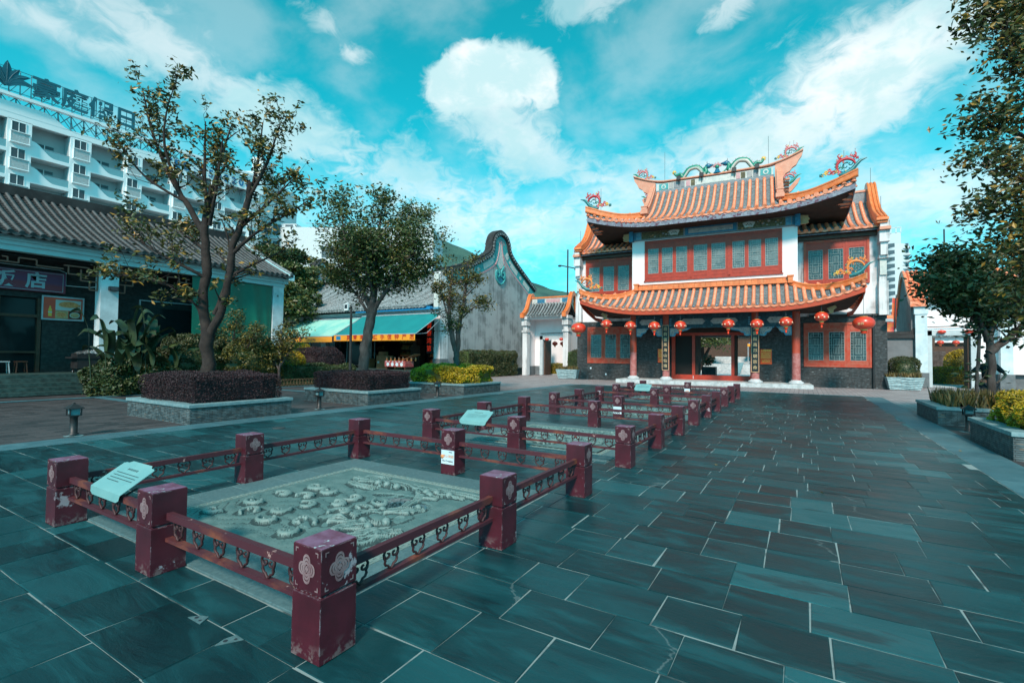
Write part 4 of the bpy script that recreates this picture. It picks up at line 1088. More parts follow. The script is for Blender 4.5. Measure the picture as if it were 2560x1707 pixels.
    cols = [(-3.35, -2.75, 'paint_teal'), (-2.7, -2.45, 'paint_panel'), (-2.4, -1.7, 'frieze_grey'), (-1.6, -1.35, 'paint_pink'), (-1.3, -1.05, 'paint_olive'), (-.95, 1.35, 'paint_cream'), (1.42, 1.65, 'paint_pink'), (1.7, 1.95, 'paint_olive'), (2.05, 2.35, 'paint_panel'), (2.4, 2.7, 'frieze_grey'), (2.8, 3.4, 'paint_teal')]
    for a, b, k in cols: m.mat(k).box((a, 3.055, 12.99), (b, 3.09, 13.38))
    for a in (-3.05, 3.1): m.mat('paint_cream').lathe([(.16, -.01), (.16, .01)], (a, 3.05, 13.18), 16, 'y'); m.mat('paint_teal').lathe([(.09, -.014), (.09, .006)], (a, 3.045, 13.17), 12, 'y')
    m.mat('frieze_grey')
    for i in range(56): m.box((-3.5+i*.125, 3.035, 12.76+.05*(i % 2)), (-3.42+i*.125, 3.06, 12.82+.05*(i % 2)))
    m.build('ridge_panel', ru)
    cp = MB().mat('pink_ridge')
    zt = lambda u: 13.46+.015*abs(u)+.62*max(0, (abs(u)-2.9)/2.2)**1.7
    pts = [Vector((u, 3.2, zt(u))) for u in [-5.1+10.2*i/50 for i in range(51)]]
    sweep(cp, pts, [(-.20, 0), (-.22, .04), (-.18, .10), (.18, .10), (.22, .04), (.20, 0)])
    for s in (-1, 1):
        poly = [(3.6, 12.55), (3.6, 13.50)]+[(u, zt(u)+.02) for u in np.linspace(3.7, 5.1, 9)]+[(5.02, 13.85), (4.86, 13.62), (4.74, 13.36), (4.52, 13.22), (4.40, 13.02), (4.16, 12.90), (4.02, 12.62)]
        cp.prism([(s*a, b) for a, b in poly], 3.08, 3.32)
        poly = [(3.62, 11.9), (4.05, 12.6), (4.25, 12.9), (4.6, 13.1), (4.95, 13.55), (5.1, 13.9), (4.9, 13.85), (4.5, 13.4), (3.62, 13.1)]
        cp.prism([(s*a, b-.55) for a, b in poly], 5.6, 5.8)
        for q in range(7): cp.box((s*4.2-.28, 3.4+q*.30, 12.62-q*.10), (s*4.2+.2, 3.62+q*.30, 12.72-q*.10))
    cp.build('ridge_coping', ru)
    rd = MB().mat('rod')
    for (u, v, z0, z1) in ((-3.0, 3.2, 13.5, 15.6), (3.25, 3.2, 13.5, 15.45), (-6.3, -.6, 10.9, 12.4), (6.7, -.4, 11.0, 12.5), (8.62, 4.6, 11.9, 13.0), (8.7, 2.3, 9.6, 10.6), (-8.7, 2.3, 9.6, 10.6)): rd.tube([(u, v, z0), (u, v, z1)], .011, 5)
    rd.build('lightning_rod', T)
    # spotlights on the ridge
    sp = MB().mat('black_metal')
    for u in (-2.05, -.62, 1.32, 2.62):
        sp.box((u-.13, 2.80, 13.42), (u+.13, 2.90, 13.68), .01); sp.tube([(u, 2.86, 13.42), (u+.02, 2.95, 13.2), (u, 3.06, 13.1)], .018, 5)
    sp.build('spotlight', ru)
    return ru, rf
RU, RF = temple_roofs(TEMPLE)

def scrollwork(parent, name, c, s, mirror, big, seed, pal):
    """painted plaster scroll ornament: curling tendrils, a tail and flower knobs, in the facade plane"""
    b = MB(); r = random.Random(seed); cx, cy, cz = c
    def P(x, z, d=0.): return (cx+mirror*x*s, cy+d, cz+z*s)
    def curl(x, z, rad, a0, turns, w, k, sg=1):
        b.mat(k); n = 16
        b.tube([P(x+rad*(1-.85*i/n)*math.cos(a0+sg*turns*i/n), z+rad*(1-.85*i/n)*math.sin(a0+sg*turns*i/n), r.uniform(-.03, .03)) for i in range(n+1)], [w*s*(1-.5*i/n) for i in range(n+1)], 6)
    # x to the tip, z upward; base runs along x in [-1, .3]
    if big:
        b.mat(pal[0]); b.tube([P(x, z) for x, z in ((-.25, .0), (.0, .05), (.25, .2), (.42, .42), (.58, .58), (.82, .66))], [s*w for w in (.075, .11, .10, .08, .06, .015)], 8)
        b.mat(pal[1]); b.tube([P(.02+.36*math.cos(a), .40+.34*math.sin(a)) for a in np.linspace(3.9, .2, 14)], [s*(.042+.03*math.sin(i/13*3.1)) for i in range(14)], 6)
        curl(.02, .40, .17, 1.0, 5.5, .036, pal[2]); curl(-.16, .30, .10, 3.0, 5., .034, pal[3], -1); curl(.18, .50, .10, .2, 5., .03, pal[2], -1); curl(.14, .26, .08, 4., 5., .03, pal[4]); curl(-.02, .58, .09, 2., 5, .028, pal[5])
        for (x, z, k, w) in ((.34, .80, 1, .06), (.22, .86, 5, .05), (.44, .72, 1, .05), (-.22, .80, 1, .055), (-.30, .70, 5, .05), (-.14, .88, 6, .04), (.05, .82, 5, .05), (-.34, .42, 3, .06), (-.36, .25, 4, .06), (-.24, .12, 5, .07), (-.1, .08, 4, .08), (.02, .1, 6, .07), (.3, .66, 4, .05), (-.36, .55, 0, .05)):
            b.mat(pal[k]); b.sphere(P(x, z), w*s, 7, 5, (1, .7, 1))
            for q in range(4): b.sphere(P(x+w*1.1*math.cos(q*1.57+x*9), z+w*1.1*math.sin(q*1.57+x*9), -.02), w*s*.55, 5, 4)
        b.mat(pal[1]); b.tube([P(x, z) for x, z in ((.34, .80), (.42, .92), (.36, 1.02))], [.035*s, .03*s, .02*s], 5); b.tube([P(x, z) for x, z in ((-.22, .8), (-.3, .92), (-.22, 1.0))], [.035*s, .03*s, .02*s], 5)
    b.mat(pal[1]); 
    curl(-.62, .14, .15, -.5, 6.0, .04, pal[5], 1); curl(-.45, .14, .12, 3.4, 5.5, .04, pal[1], -1); curl(-.86, .08, .11, 0, 5.5, .034, pal[6])
    for (x, z, k) in ((-.75, .22, 6), (-.95, .10, 2), (-.62, .30, 5), (-.36, .2, 6)):
        b.mat(pal[k])
        for q in range(5): b.sphere(P(x+.05*math.cos(q*1.26), z+.05*math.sin(q*1.26), -.01), .042*s, 5, 4)
    for q in range(7):
        x, z = r.uniform(-.9, .5), r.uniform(.4, 1.2)
        if z < 1.25+x*.2 and x > -.5: b.mat('rod').tube([P(x, z-.2), P(x+.02, z)], .006, 4); b.mat(pal[5]).sphere(P(x+.02, z), .022, 5, 4)
    return b.build(name, parent)
PG = ['drag_teal', 'drag_red', 'drag_teal', 'drag_green', 'drag_blue', 'drag_pink', 'drag_yellow']
PO = ['drag_teal', 'drag_orange', 'drag_teal', 'drag_orange', 'drag_blue', 'drag_orange', 'drag_yellow']
for s in (-1, 1):
    scrollwork(RU, 'scroll_ornament', (s*6.72, -.72, 11.10), 1.12, s, True, 3+s, PG)
    scrollwork(RF, 'scroll_ornament', (s*7.05, -1.05, 5.82), 1.0, s, True, 6+s, PO)
    scrollwork(RU, 'scroll_ornament', (s*4.45, 3.2, 13.86), .86, s, True, 9+s, ['drag_green', 'drag_pink', 'drag_teal', 'drag_green', 'drag_blue', 'drag_pink', 'drag_yellow'])
    scrollwork(RU, 'scroll_ornament', (s*4.45, 5.7, 13.05), .86, s, True, 12+s, ['drag_green', 'drag_pink', 'drag_teal', 'drag_green', 'drag_blue', 'drag_pink', 'drag_yellow'])
def dragon(mx, u0):
    b = MB(); P = lambda x, z, d=0.: (u0+mx*x, 3.2+d, 13.56+z)
    path = smooth_curve([P(-1.52, .52), P(-1.38, .30), P(-1.12, .34), P(-.95, .12), P(-.80, .30), P(-.55, .60), P(-.10, .66), P(.18, .42), P(.34, .16), P(.50, .24), P(.44, .46), P(.56, .56)], 60)
    rr = [lerp(.065, .155, min(1, i/22)) if i < 40 else lerp(.155, .115, (i-40)/20) for i in range(61)]
    b.mat('drag_green').tube(path, rr, 9)
    b.mat('drag_belly').tube([p-Vector((0, .05, .05)) for p in path[16:48]], [x*.7 for x in rr[16:48]], 7)
    b.mat('drag_red')
    for i in range(8, 50, 2):
        p = path[i]; d = (path[i+1]-path[i-1]).normalized(); nrm = Vector((-d.z, 0, d.x)); nrm = nrm if nrm.z > 0 else -nrm
        b.tube([p+nrm*rr[i], p+nrm*(rr[i]+.085)], [.016, .003], 4)
    # flaming tail tuft
    b.mat('drag_yellow'); tp = path[0]
    b.sphere(tp, .12, 8, 6, (1, .5, 1))
    for q in range(9): a = q*.7; b.tube([tp, tp+Vector((math.cos(a)*.19, 0, math.sin(a)*.19))], [.035, .004], 5)
    # head: muzzle, jaws, horns, mane, whiskers
    hp = Vector(P(.62, .60)); f = mx
    b.mat('drag_blue').sphere(hp, .18, 9, 7, (1.2, .8, .9)); b.sphere(hp+Vector((f*.20, 0, .03)), .105, 8, 6, (1.3, .8, .7)); b.mat('drag_red').sphere(hp+Vector((f*.15, 0, -.09)), .06, 7, 5, (1.5, .8, .5))
    b.mat('drag_yellow')
    for q in range(6): a = 1.2+q*.45; b.tube([hp-Vector((f*.04, 0, 0)), hp+Vector((-f*(.16+.05*(q % 2)), .03*(q-3), .24*math.cos(a)))], [.05, .006], 5)
    b.mat('black_metal').tube([hp+Vector((0, 0, .1)), hp+Vector((-f*.08, 0, .24)), hp+Vector((-f*.06, 0, .34))], [.022, .016, .005], 5)
    b.mat('drag_pink').sphere(hp+Vector((f*.10, -.09, .07)), .028, 6, 4); b.sphere(hp+Vector((f*.27, -.04, .05)), .03, 6, 4)
    b.mat('drag_yellow')
    for (x, z, g) in ((-1.0, .18, 1), (-.72, .10, -1), (.20, .30, 1), (.62, .22, 1)):
        p = Vector(P(x, z)); q = p+Vector((mx*g*.14, -.05, -.14)); b.mat('drag_green').tube([p, q], [.06, .045], 6); b.mat('drag_yellow')
        for k in (-1, 0, 1): b.tube([q, q+Vector((mx*g*.10+.05*k, -.02*k, -.07+.05*abs(k)))], [.028, .006], 5)
    return b.build('dragon_ornament', RU)
dragon(1, -.86); dragon(-1, 1.46)
b = MB().mat('drag_blue'); b.lathe([(.30, 0), (.22, .10), (.16, .16), (.13, .26), (.09, .34)], (.30, 3.2, 13.56), 10); b.mat('drag_green').sphere((.30, 3.2, 14.02), .135, 12, 8); b.mat('drag_red')
for q in range(9):
    a = .2+q*.34; b.tube([(.30+.15*math.cos(a), 3.2, 14.0+.15*math.sin(a)), (.30+.27*math.cos(a), 3.2, 14.0+.22*math.sin(a)), (.30+.30*math.cos(a)*.9, 3.2, 14.03+.34*math.sin(a))], [.032, .024, .004], 5)
b.build('pearl_ornament', RU)

def lattice_panel(b, x0, x1, z0, z1, y, w=.014):
    def hb(xa, xb, z): b.box((xa, y-.012, z-w/2), (xb, y+.012, z+w/2))
    def vb(x, za, zb): b.box((x-w/2, y-.0135, za), (x+w/2, y+.0135, zb))
    W, Hh = x1-x0, z1-z0; X = lambda f: x0+W*f; Z = lambda f: z0+Hh*f
    e = w*.7
    b.box((x0, y-.02, z0), (x0+e*1.6, y+.02, z1)); b.box((x1-e*1.6, y-.02, z0), (x1, y+.02, z1)); b.box((x0, y-.019, z0), (x1, y+.019, z0+e*1.6)); b.box((x0, y-.019, z1-e*1.6), (x1, y+.019, z1))
    for f in (.17, .83): vb(X(f), Z(.07), Z(.93))
    for f in (.07, .93): hb(X(.17), X(.83), Z(f))
    hb(X(0), X(1), Z(.16)); hb(X(0), X(1), Z(.84)); hb(X(0), X(1), Z(.54)); hb(X(0), X(1), Z(.46))
    for f in (.40, .60): vb(X(f), Z(.24), Z(.46)); vb(X(f), Z(.54), Z(.76))
    vb(X(.5), Z(.54), Z(.76)); vb(X(.5), Z(.24), Z(.46))
    vb(X(.33), Z(0), Z(.16)); vb(X(.67), Z(.84), Z(1)); vb(X(.33), Z(.84), Z(1)); vb(X(.67), Z(0), Z(.16))
    for f in (.24, .76): hb(X(.30), X(.70), Z(f))
    vb(X(.30), Z(.24), Z(.76)); vb(X(.70), Z(.24), Z(.76))
    for f in (.28, .36, .64, .72): hb(X(0), X(.17), Z(f)); hb(X(.83), X(1), Z(f))
def leafwin(parent, x0, x1, z0, z1, gz0, gz1, y, glass, worn=False, mx=.115):
    """one red window leaf: frame with recessed boards, pane and lattice"""
    red = 'red_wood_worn' if worn else 'red_wood'
    gx0, gx1 = x0+mx*(x1-x0), x1-mx*(x1-x0)
    b = MB().mat(red); d = .07
    b.box((x0, y, z0), (gx0, y+d, z1)); b.box((gx1, y, z0), (x1, y+d, z1)); b.box((gx0, y+.001, gz1), (gx1, y+d, z1)); b.box((gx0, y+.001, z0), (gx1, y+d, gz0))
    m = .05
    for (za, zb) in ((z0+.06, gz0-.07), (gz1+.08, z1-.06)):
        if zb-za > .1:
            for (p, q) in (((gx0+.01, za), (gx1-.01, za+.018)), ((gx0+.01, zb-.018), (gx1-.01, zb)), ((gx0+.01, za), (gx0+.028, zb)), ((gx1-.028, za), (gx1-.01, zb))): b.box((p[0], y-.012, p[1]), (q[0], y+.003, q[1]))
    b.box((x0-.012, y-.02, z0), (x0+.02, y+.02, z1)); b.box((x1-.02, y-.021, z0), (x1+.012, y+.02, z1))
    w = b.build('window', parent)
    g = MB().mat(glass).box((gx0, y+.045, gz0), (gx1, y+.055, gz1)); g.build('pane', w)
    l = MB().mat('lattice'); lattice_panel(l, gx0+.004, gx1-.004, gz0+.004, gz1-.004, y+.018); l.build('lattice', w)
def temple_body(T):
    # walls of the upper middle block
    U0_, U1_ = -4.64, 4.66
    b = MB().mat('white_paint')
    wx0, wx1, wz0, wz1 = -3.83, 3.90, 6.47, 9.04
    b.box((U0_, .9, 5.6), (wx0, 1.15, 9.12)); b.box((wx1, .9, 5.6), (U1_, 1.15, 9.12)); b.box((wx0, .9, 5.6), (wx1, 1.15, wz0)); b.box((wx0, .9, wz1), (wx1, 1.15, 9.12))
    for s, x in ((-1, U0_), (1, U1_)): b.box((min(x, x-s*.25), 1.15, 5.6), (max(x, x-s*.25), 6.9, 9.7))
    b.box((U0_, 6.9, 0), (U1_, 7.15, 9.7)) if 0 else None
    b.build('upper_wall', T)
    f = MB().mat('frieze_grey').box((U0_-.02, .78, 9.10), (U1_+.02, 1.1, 9.74)); fz = f.build('frieze', T)
    p = MB()
    def pan(x0, x1, k, z0=9.16, z1=9.62, y=.765): p.mat(k).box((x0, y, z0), (x1, .79, z1))
    pan(-4.0, -1.45, 'paint_olive'); pan(1.62, 4.05, 'paint_olive'); pan(-1.35, 1.55, 'paint_blue'); pan(-1.15, 1.35, 'paint_panel', 9.25, 9.53, .755)
    pan(-4.35, -4.05, 'paint_blue_light'); pan(4.08, 4.35, 'paint_blue_light'); pan(-4.6, -4.38, 'paint_blue'); pan(4.4, 4.62, 'paint_blue')
    for cx in (-2.0, 2.2):
        p.mat('paint_cream').prism([(cx-.34, 9.52), (cx-.18, 9.58), (cx, 9.60), (cx+.18, 9.58), (cx+.34, 9.52), (cx+.20, 9.24), (cx, 9.28), (cx-.20, 9.24)], .752, .77)
        p.mat('paint_olive')
        for q in range(5): p.sphere((cx-.14+.07*q, .75, 9.40+.05*(q % 2)), .035, 5, 4, (1, .2, 1))
    r_ = random.Random(3)
    for q in range(26):
        x = r_.uniform(-3.9, -1.6) if q % 2 else r_.uniform(1.7, 3.95)
        p.mat(r_.choice(['paint_panel', 'frieze_grey', 'gold_bracket'])).sphere((x, .764, r_.uniform(9.22, 9.56)), r_.uniform(.03, .06), 6, 4, (1.4, .15, 1))
    p.build('painted_panels', fz)
    k = MB().mat('gold_bracket')
    for s in (-1, 1):
        k.mat('paint_blue').box((s*4.66-.13, .62, 9.06), (s*4.66+.13, .9, 9.75)); k.mat('gold_bracket')
        k.prism([(s*4.80, 9.12), (s*5.05, 9.10), (s*5.2, 9.18), (s*5.16, 9.28), (s*5.24, 9.38), (s*5.16, 9.5), (s*5.18, 9.58), (s*4.80, 9.62)], .72, .86)
    k.build('beam_end', fz)
    k = MB().mat('white_paint').box((U0_-.25, .95, 9.74), (U1_+.25, 1.3, 9.98)); k.mat('soffit')
    for x in (-3.2, -1.9, .1, 2.3, 3.6): k.box((x-.12, .6, 9.72), (x+.12, .95, 9.86))
    k.build('eave_beam', T)
    # upper windows: 3 + 2 + 3
    fr = MB().mat('red_wood')
    for (x0, x1) in ((wx0, wx0+.10), (wx1-.10, wx1), (-1.14, -.98), (1.05, 1.21)): fr.box((x0, .84, wz0), (x1, 1.0, wz1))
    fr.box((wx0, .84, wz0), (wx1, .999, wz0+.09)); fr.box((wx0, .845, wz1-.12), (wx1, .999, wz1)); fr.box((wx0-.05, .80, wz0-.05), (wx1+.05, .90, wz0)); fr.build('window_frame', T)
    def split(a, c, n): return [(a+(c-a)*i/n+.01, a+(c-a)*(i+1)/n-.01) for i in range(n)]
    for (a, c, n) in ((wx0+.10, -1.14, 3), (-.98, 1.05, 2), (1.21, wx1-.10, 3)):
        for (p0, p1) in split(a, c, n): leafwin(T, p0, p1, wz0+.09, wz1-.12, 6.93, 8.52, .88, 'glass_up')
    # wings
    for s in (-1, 1):
        xa, xb = (4.66, 8.90) if s > 0 else (-8.92, -4.64)
        wx = (5.05, 8.20) if s > 0 else (-8.36, -5.02)
        v = 2.6; b = MB().mat('white_dirty')
        z0u, z1u = 5.88, 8.46
        b.box((xa, v, 4.05), (wx[0], v+.25, 8.9)); b.box((wx[1], v, 4.05), (xb, v+.25, 8.9)); b.box((wx[0], v, 4.05), (wx[1], v+.25, z0u)); b.box((wx[0], v, z1u), (wx[1], v+.25, 8.9))
        ex = xb if s > 0 else xa
        b.box((min(ex, ex-s*.25), v+.25, 4.05), (max(ex, ex-s*.25), 7.0, 8.9))
        b.add([(ex-s*.02, 2.3, 8.9), (ex-s*.02, 7.3, 8.9), (ex-s*.02, 6.2, 10.0), (ex-s*.02, 4.8, 11.6), (ex-s*.02, 3.4, 10.0)], [(0, 1, 2, 3, 4)])
        b.build('wing_wall', T)
        b = MB().mat('black_brick'); lz0, lz1 = 1.14, 3.68
        lx = (5.02, 8.25) if s > 0 else (-8.20, -4.85)
        b.box((xa-(.0 if s > 0 else .06), v-.06, -.05), (lx[0], v+.2, 4.05)); b.box((lx[1], v-.06, -.05), (xb+(.06 if s > 0 else 0), v+.2, 4.05)); b.box((lx[0], v-.06, -.05), (lx[1], v+.2, lz0)); b.box((lx[0], v-.06, lz1), (lx[1], v+.2, 4.05))
        b.box((min(ex+s*.06, ex-s*.2), v+.2, -.05), (max(ex+s*.06, ex-s*.2), 7.0, 4.05))
        b.build('brick_wall', T)
        fr = MB().mat('red_wood_worn')
        for (X0, X1, Z0, Z1) in ((lx[0], lx[1], lz0, lz1), (wx[0], wx[1], z0u, z1u)):
            fr.box((X0, v-.12, Z0), (X0+.10, v+.05, Z1)); fr.box((X1-.10, v-.12, Z0), (X1, v+.05, Z1)); fr.box((X0+.10, v-.12, Z1-.12), (X1-.10, v+.05, Z1)); fr.box((X0+.10, v-.12, Z0), (X1-.10, v+.05, Z0+.07))
        fr.build('window_frame', T)
        for (p0, p1) in split(lx[0]+.10, lx[1]-.10, 3): leafwin(T, p0, p1, lz0+.07, lz1-.12, 1.52, 3.15, v-.08, 'glass_mid', True, .13)
        for (p0, p1) in split(wx[0]+.10, wx[1]-.10, 3): leafwin(T, p0, p1, z0u+.07, z1u-.12, 6.20, 7.92, v-.08, 'glass_up' if s < 0 else 'glass_mid', False, .13)
        if s < 0: pass
        # corbelled end pier
        c = MB().mat('white_weather'); x0, x1 = (8.56, 8.98) if s > 0 else (-9.0, -8.58)
        c.box((x0, 2.2, 4.05), (x1, 2.9, 5.9)); c.box((x0+.04, 2.35, 5.9), (x1-.04, 2.9, 7.0)); c.mat('paint_cream').box((x0+.06, 2.25, 6.25), (x1-.06, 2.36, 7.15)); c.mat('white_weather').box((x0, 2.1, 7.15), (x1, 2.9, 7.3)); c.box((x0+.05, 1.95, 7.3), (x1-.05, 2.9, 8.0)); c.box((x0-.02, 1.8, 8.0), (x1+.02, 2.9, 8.6)); c.mat('pink_ridge').box((x0-.04, 1.62, 8.62), (x1+.04, 2.9, 8.78)); c.mat('white_weather').box((x0, 1.7, 8.78), (x1, 2.9, 9.1))
        c.build('corbel_pier', T)
        # wing roof
        ua, ub = (4.75, 8.5) if s > 0 else (-8.5, -4.75)
        def cw(u, t):
            e = Vector((u, 1.95, 8.92)); top = Vector((u, 4.75, 11.02)); return e.lerp(top, t)-Vector((0, 0, .30*math.sin(math.pi*t)))
        n = 11; rw = MB().mat('soffit').box((ua-.1, 1.95, 8.76), (ub+.1, 2.7, 8.84)).build('wing_roof', T)
        roof_rows(rw, cw, [ua+(ub-ua)*i/(n-1) for i in range(n)])
        def cwb(u, t): e = Vector((u, 7.6, 8.92)); return e.lerp(Vector((u, 4.85, 11.02)), t)-Vector((0, 0, .3*math.sin(math.pi*t)))
        roof_rows(rw, cwb, [ua+(ub-ua)*i/(n-1) for i in range(n)], balls=False, drip=False, nstep=6)
        f = MB().mat('fascia_grey').box((ua-.1, 1.98, 8.72), (ub+.1, 2.03, 8.90)); f.mat('wood_brown').box((ua-.1, 2.3, 8.50), (ub+.1, 2.6, 8.72)); f.mat('paint_panel')
        for i in range(20): f.box((ua+(ub-ua)*i/20, 1.965, 8.80), (ua+(ub-ua)*i/20+.11, 1.985, 8.84))
        f.build('fascia', rw)
        m = MB().mat('frieze_grey').box((ua, 4.65, 10.95), (ub, 4.95, 11.62)); m.mat('paint_teal').prism([((ua+ub)/2-.7, 11.3), ((ua+ub)/2-.3, 11.45), ((ua+ub)/2+.4, 11.47), ((ua+ub)/2+.8, 11.3), ((ua+ub)/2+.3, 11.17), ((ua+ub)/2-.4, 11.17)], 4.635, 4.66); m.mat('pink_ridge').box((ua, 4.6, 11.62), (ub, 5.0, 11.74)); m.build('ridge_panel', rw)
        cpg = MB().mat('orange_glaze'); xg = (8.42, 8.86) if s > 0 else (-8.86, -8.42)
        prof = smooth_curve([(0, 1.60, 9.28), (0, 2.1, 9.55), (0, 2.9, 9.98), (0, 3.6, 10.65), (0, 4.15, 11.45), (0, 4.5, 11.98), (0, 4.85, 12.12), (0, 5.2, 11.98), (0, 5.6, 11.3), (0, 6.4, 10.1), (0, 7.5, 9.3)], 44)
        low = smooth_curve([(0, 1.75, 9.0), (0, 2.9, 9.6), (0, 3.9, 10.4), (0, 4.8, 11.2), (0, 5.7, 10.4), (0, 7.4, 9.0)], 44)
        pl = [(p.y, p.z) for p in prof]+[(p.y, p.z) for p in low[::-1]]
        xm = (xg[0]+xg[1])/2
        n_ = len(prof); vs = []; 
        for X in (xg[0], xg[1]): vs += [(X, p.y, p.z) for p in prof]+[(X, p.y, p.z) for p in low]
        fs = []
        for i in range(n_-1):
            fs += [(i, i+1, n_+i+1, n_+i), (2*n_+i, 2*n_+i+1, 3*n_+i+1, 3*n_+i), (i, i+1, 2*n_+i+1, 2*n_+i), (n_+i, n_+i+1, 3*n_+i+1, 3*n_+i)]
        fs += [(0, n_, 3*n_, 2*n_)]
        cpg.add(vs, fs)
        for X in (xg[0]+.05, xm, xg[1]-.05): cpg.tube([Vector((X, p.y, p.z+.02)) for p in prof], .06, 7)
        cpg.box((xg[0]-.05, 1.50, 9.10), (xg[1]+.05, 1.9, 9.26), .02); cpg.box((xg[0]-.02, 1.6, 8.98), (xg[1]+.02, 1.95, 9.10), .02)
        cpg.build('gable_coping', rw)
    # step, columns, recess
    st = MB().mat('step_stone')
    for i in range(9): st.box((-5.45+i*1.195+.002, -.02, -.05), (-5.45+(i+1)*1.195-.002, 2.6, .19), .012)
    st.build('entrance_step', T)
    for i, x in enumerate((-4.55, -2.5, 2.5, 4.55)):
        c = MB().mat('column_red'); c.tube([(x, .9, 1.9), (x, .9, 5.7)], .205, 20); c.mat('column_peel').tube([(x, .9, .30), (x, .9, 1.9)], [.215, .2055], 20)
        col = c.build('column', T)
        d = MB().mat('col_base'); d.lathe([(.36, .19), (.40, .24), (.36, .30), (.27, .35), (.24, .40)], (x, .9, 0), 24); d.build('base', col)
    b = MB().mat('black_brick')
    for (x0, x1) in ((-4.62, -2.62), (2.60, 4.66)): b.box((x0, 2.45, .05), (x1, 2.75, 4.3))
    for x in (-2.62, 2.42): b.box((x, 2.75, .05), (x+.2, 7.1, 4.3))
    b.build('recess_wall', T)
    # beams, painted brackets between columns
    p = MB().mat('beam_dark').box((-4.45, .80, 3.42), (4.45, 1.0, 4.35)); r_ = random.Random(8)
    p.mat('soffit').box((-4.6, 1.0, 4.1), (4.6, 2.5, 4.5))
    for (x0, x1, k) in ((-4.15, -3.1, 'paint_panel'), (-1.6, -.2, 'paint_panel'), (.1, 1.6, 'paint_panel'), (3.1, 4.0, 'paint_panel')):
        p.mat(k).prism([(x0, 3.82), (x0+.15, 3.98), (x1-.15, 3.98), (x1, 3.82), (x1-.15, 3.64), (x0+.15, 3.64)], .785, .80)
    p.mat('paint_blue_light')
    for x in (-4.35, -2.78, -2.22, 2.2, 2.72, 4.3):
        for z in (3.55, 3.68, 3.81, 3.94): p.box((x-.06, .788, z), (x+.06, .80, z+.07))
    beam = p.build('painted_beam', T)
    p = MB()
    for (x0, x1) in ((-4.34, -2.72), (-2.28, 2.28), (2.72, 4.34)):
        W_ = min((x1-x0)/2, 1.35)
        for s, x in ((1, x0), (-1, x1)):
            pr = [(0, 3.44), (0, 2.92), (.28, 2.90), (.36, 2.98), (.38, 3.08), (.5, 3.1), (.62, 3.2), (W_*.75, 3.27), (W_*.86, 3.36), (W_-.02, 3.44)]
            p.mat('paint_blue_light').prism([(x+s*a, c) for a, c in pr], .82, .92)
            pr2 = [(.05, 3.40), (.05, 3.0), (.25, 2.98), (.30, 3.14), (.5, 3.18), (.66, 3.28), (W_*.75, 3.34), (W_*.8, 3.40)]
            p.mat('paint_panel').prism([(x+s*a, c) for a, c in pr2], .805, .83)
            p.mat('paint_blue')
            for q in range(8): p.sphere((x+s*(.12+.09*q), .80, 3.2+.03*q if q > 1 else 3.1), .028, 5, 4, (1, .3, 1))
    p.build('beam_bracket', beam)
    # doors
    d = MB().mat('red_wood')
    xs = [(-2.42, -2.2), (-1.16, -.98), (1.14, 1.32), (2.2, 2.42)]
    for a, c in xs: d.box((a, 2.5, .19), (c, 2.68, 3.02))
    d.mat('red_wood').box((-2.42, 2.48, .14), (2.42, 2.70, .50)); d.box((-2.42, 2.5, 3.02), (2.42, 2.68, 3.2)); d.mat('soffit').box((-2.42, 2.5, 3.2), (2.42, 2.68, 4.3))
    d.mat('sticker').box((-1.10, 2.475, .24), (-1.07, 2.485, .44))
    dr = d.build('door_frame', T)
    g = MB().mat('dark_in').box((-2.2, 2.60, .5), (-1.16, 2.64, 3.02)); g.mat('soffit').box((-.98, 2.64, .5), (-.80, 4.0, 3.02)); g.box((1.32, 2.64, .5), (1.46, 3.9, 3.02)); g.build('door_leaf', dr)
    rr = MB().mat('soffit').box((-2.42, 2.7, 3.10), (2.42, 7.1, 3.3)); rr.box((-9, 2.8, 5.35), (9, 7.0, 5.55)); rr.mat('court').box((-2.42, 2.6, -.02), (2.42, 7.1, .12)); rr.build('passage', T)
    w = MB().mat('white_dirty'); w.box((-8.95, 6.95, 0), (-2.62, 7.15, 9.6)); w.box((2.62, 6.95, 0), (8.95, 7.15, 9.6)); w.box((-2.62, 6.95, 3.05), (2.62, 7.15, 9.6)); w.build('rear_wall', T)
    # drainpipe
    q = MB().mat('black_metal').tube([(8.32, 2.42, 0), (8.32, 2.42, 4.1)], .055, 8); q.box((5.3, 2.42, 4.02), (8.85, 2.53, 4.14)); q.build('drainpipe', T)
    q = MB().mat('sticker').box((-8.0, 2.50, .72), (-7.9, 2.54, .84)); q.box((-6.9, 2.50, .33), (-6.8, 2.54, .44)); q.build('wall_socket', T)
temple_body(TEMPLE)
def TL(u, v, z):    # temple-local to world
    return TEMPLE_M @ Vector((u, v, z))
TEMPLE_M = Matrix.Translation(TEMPLE.location) @ Matrix.Rotation(R(3.5), 4, 'Z')
for (u, t_, lab) in ((-2.5, '霞蔚雲蒸海山仙境', 'tall black couplet board with gold characters on the left door column'), (2.5, '玉蘭殿高烈朝宗命', 'tall black couplet board with gold characters on the right door column')):
    t = thing('couplet_board', lab, 'sign', TL(u, .67, 2.2), R(3.5), 'couplet boards on the columns')
    b = MB().mat('gold_frame').box((-.205, -.02, -1.41), (.205, .02, 1.41), .008); b.build('frame', t)
    b = MB().mat('black_plate').box((-.175, -.034, -1.36), (.175, -.021, 1.36)); b.build('board', t)
    for i, ch in enumerate(t_): text('lettering', ch, .235, 'gold_text', t, (0, -.038, 1.15-i*.328), (RX, 0, 0), .002, -.001)
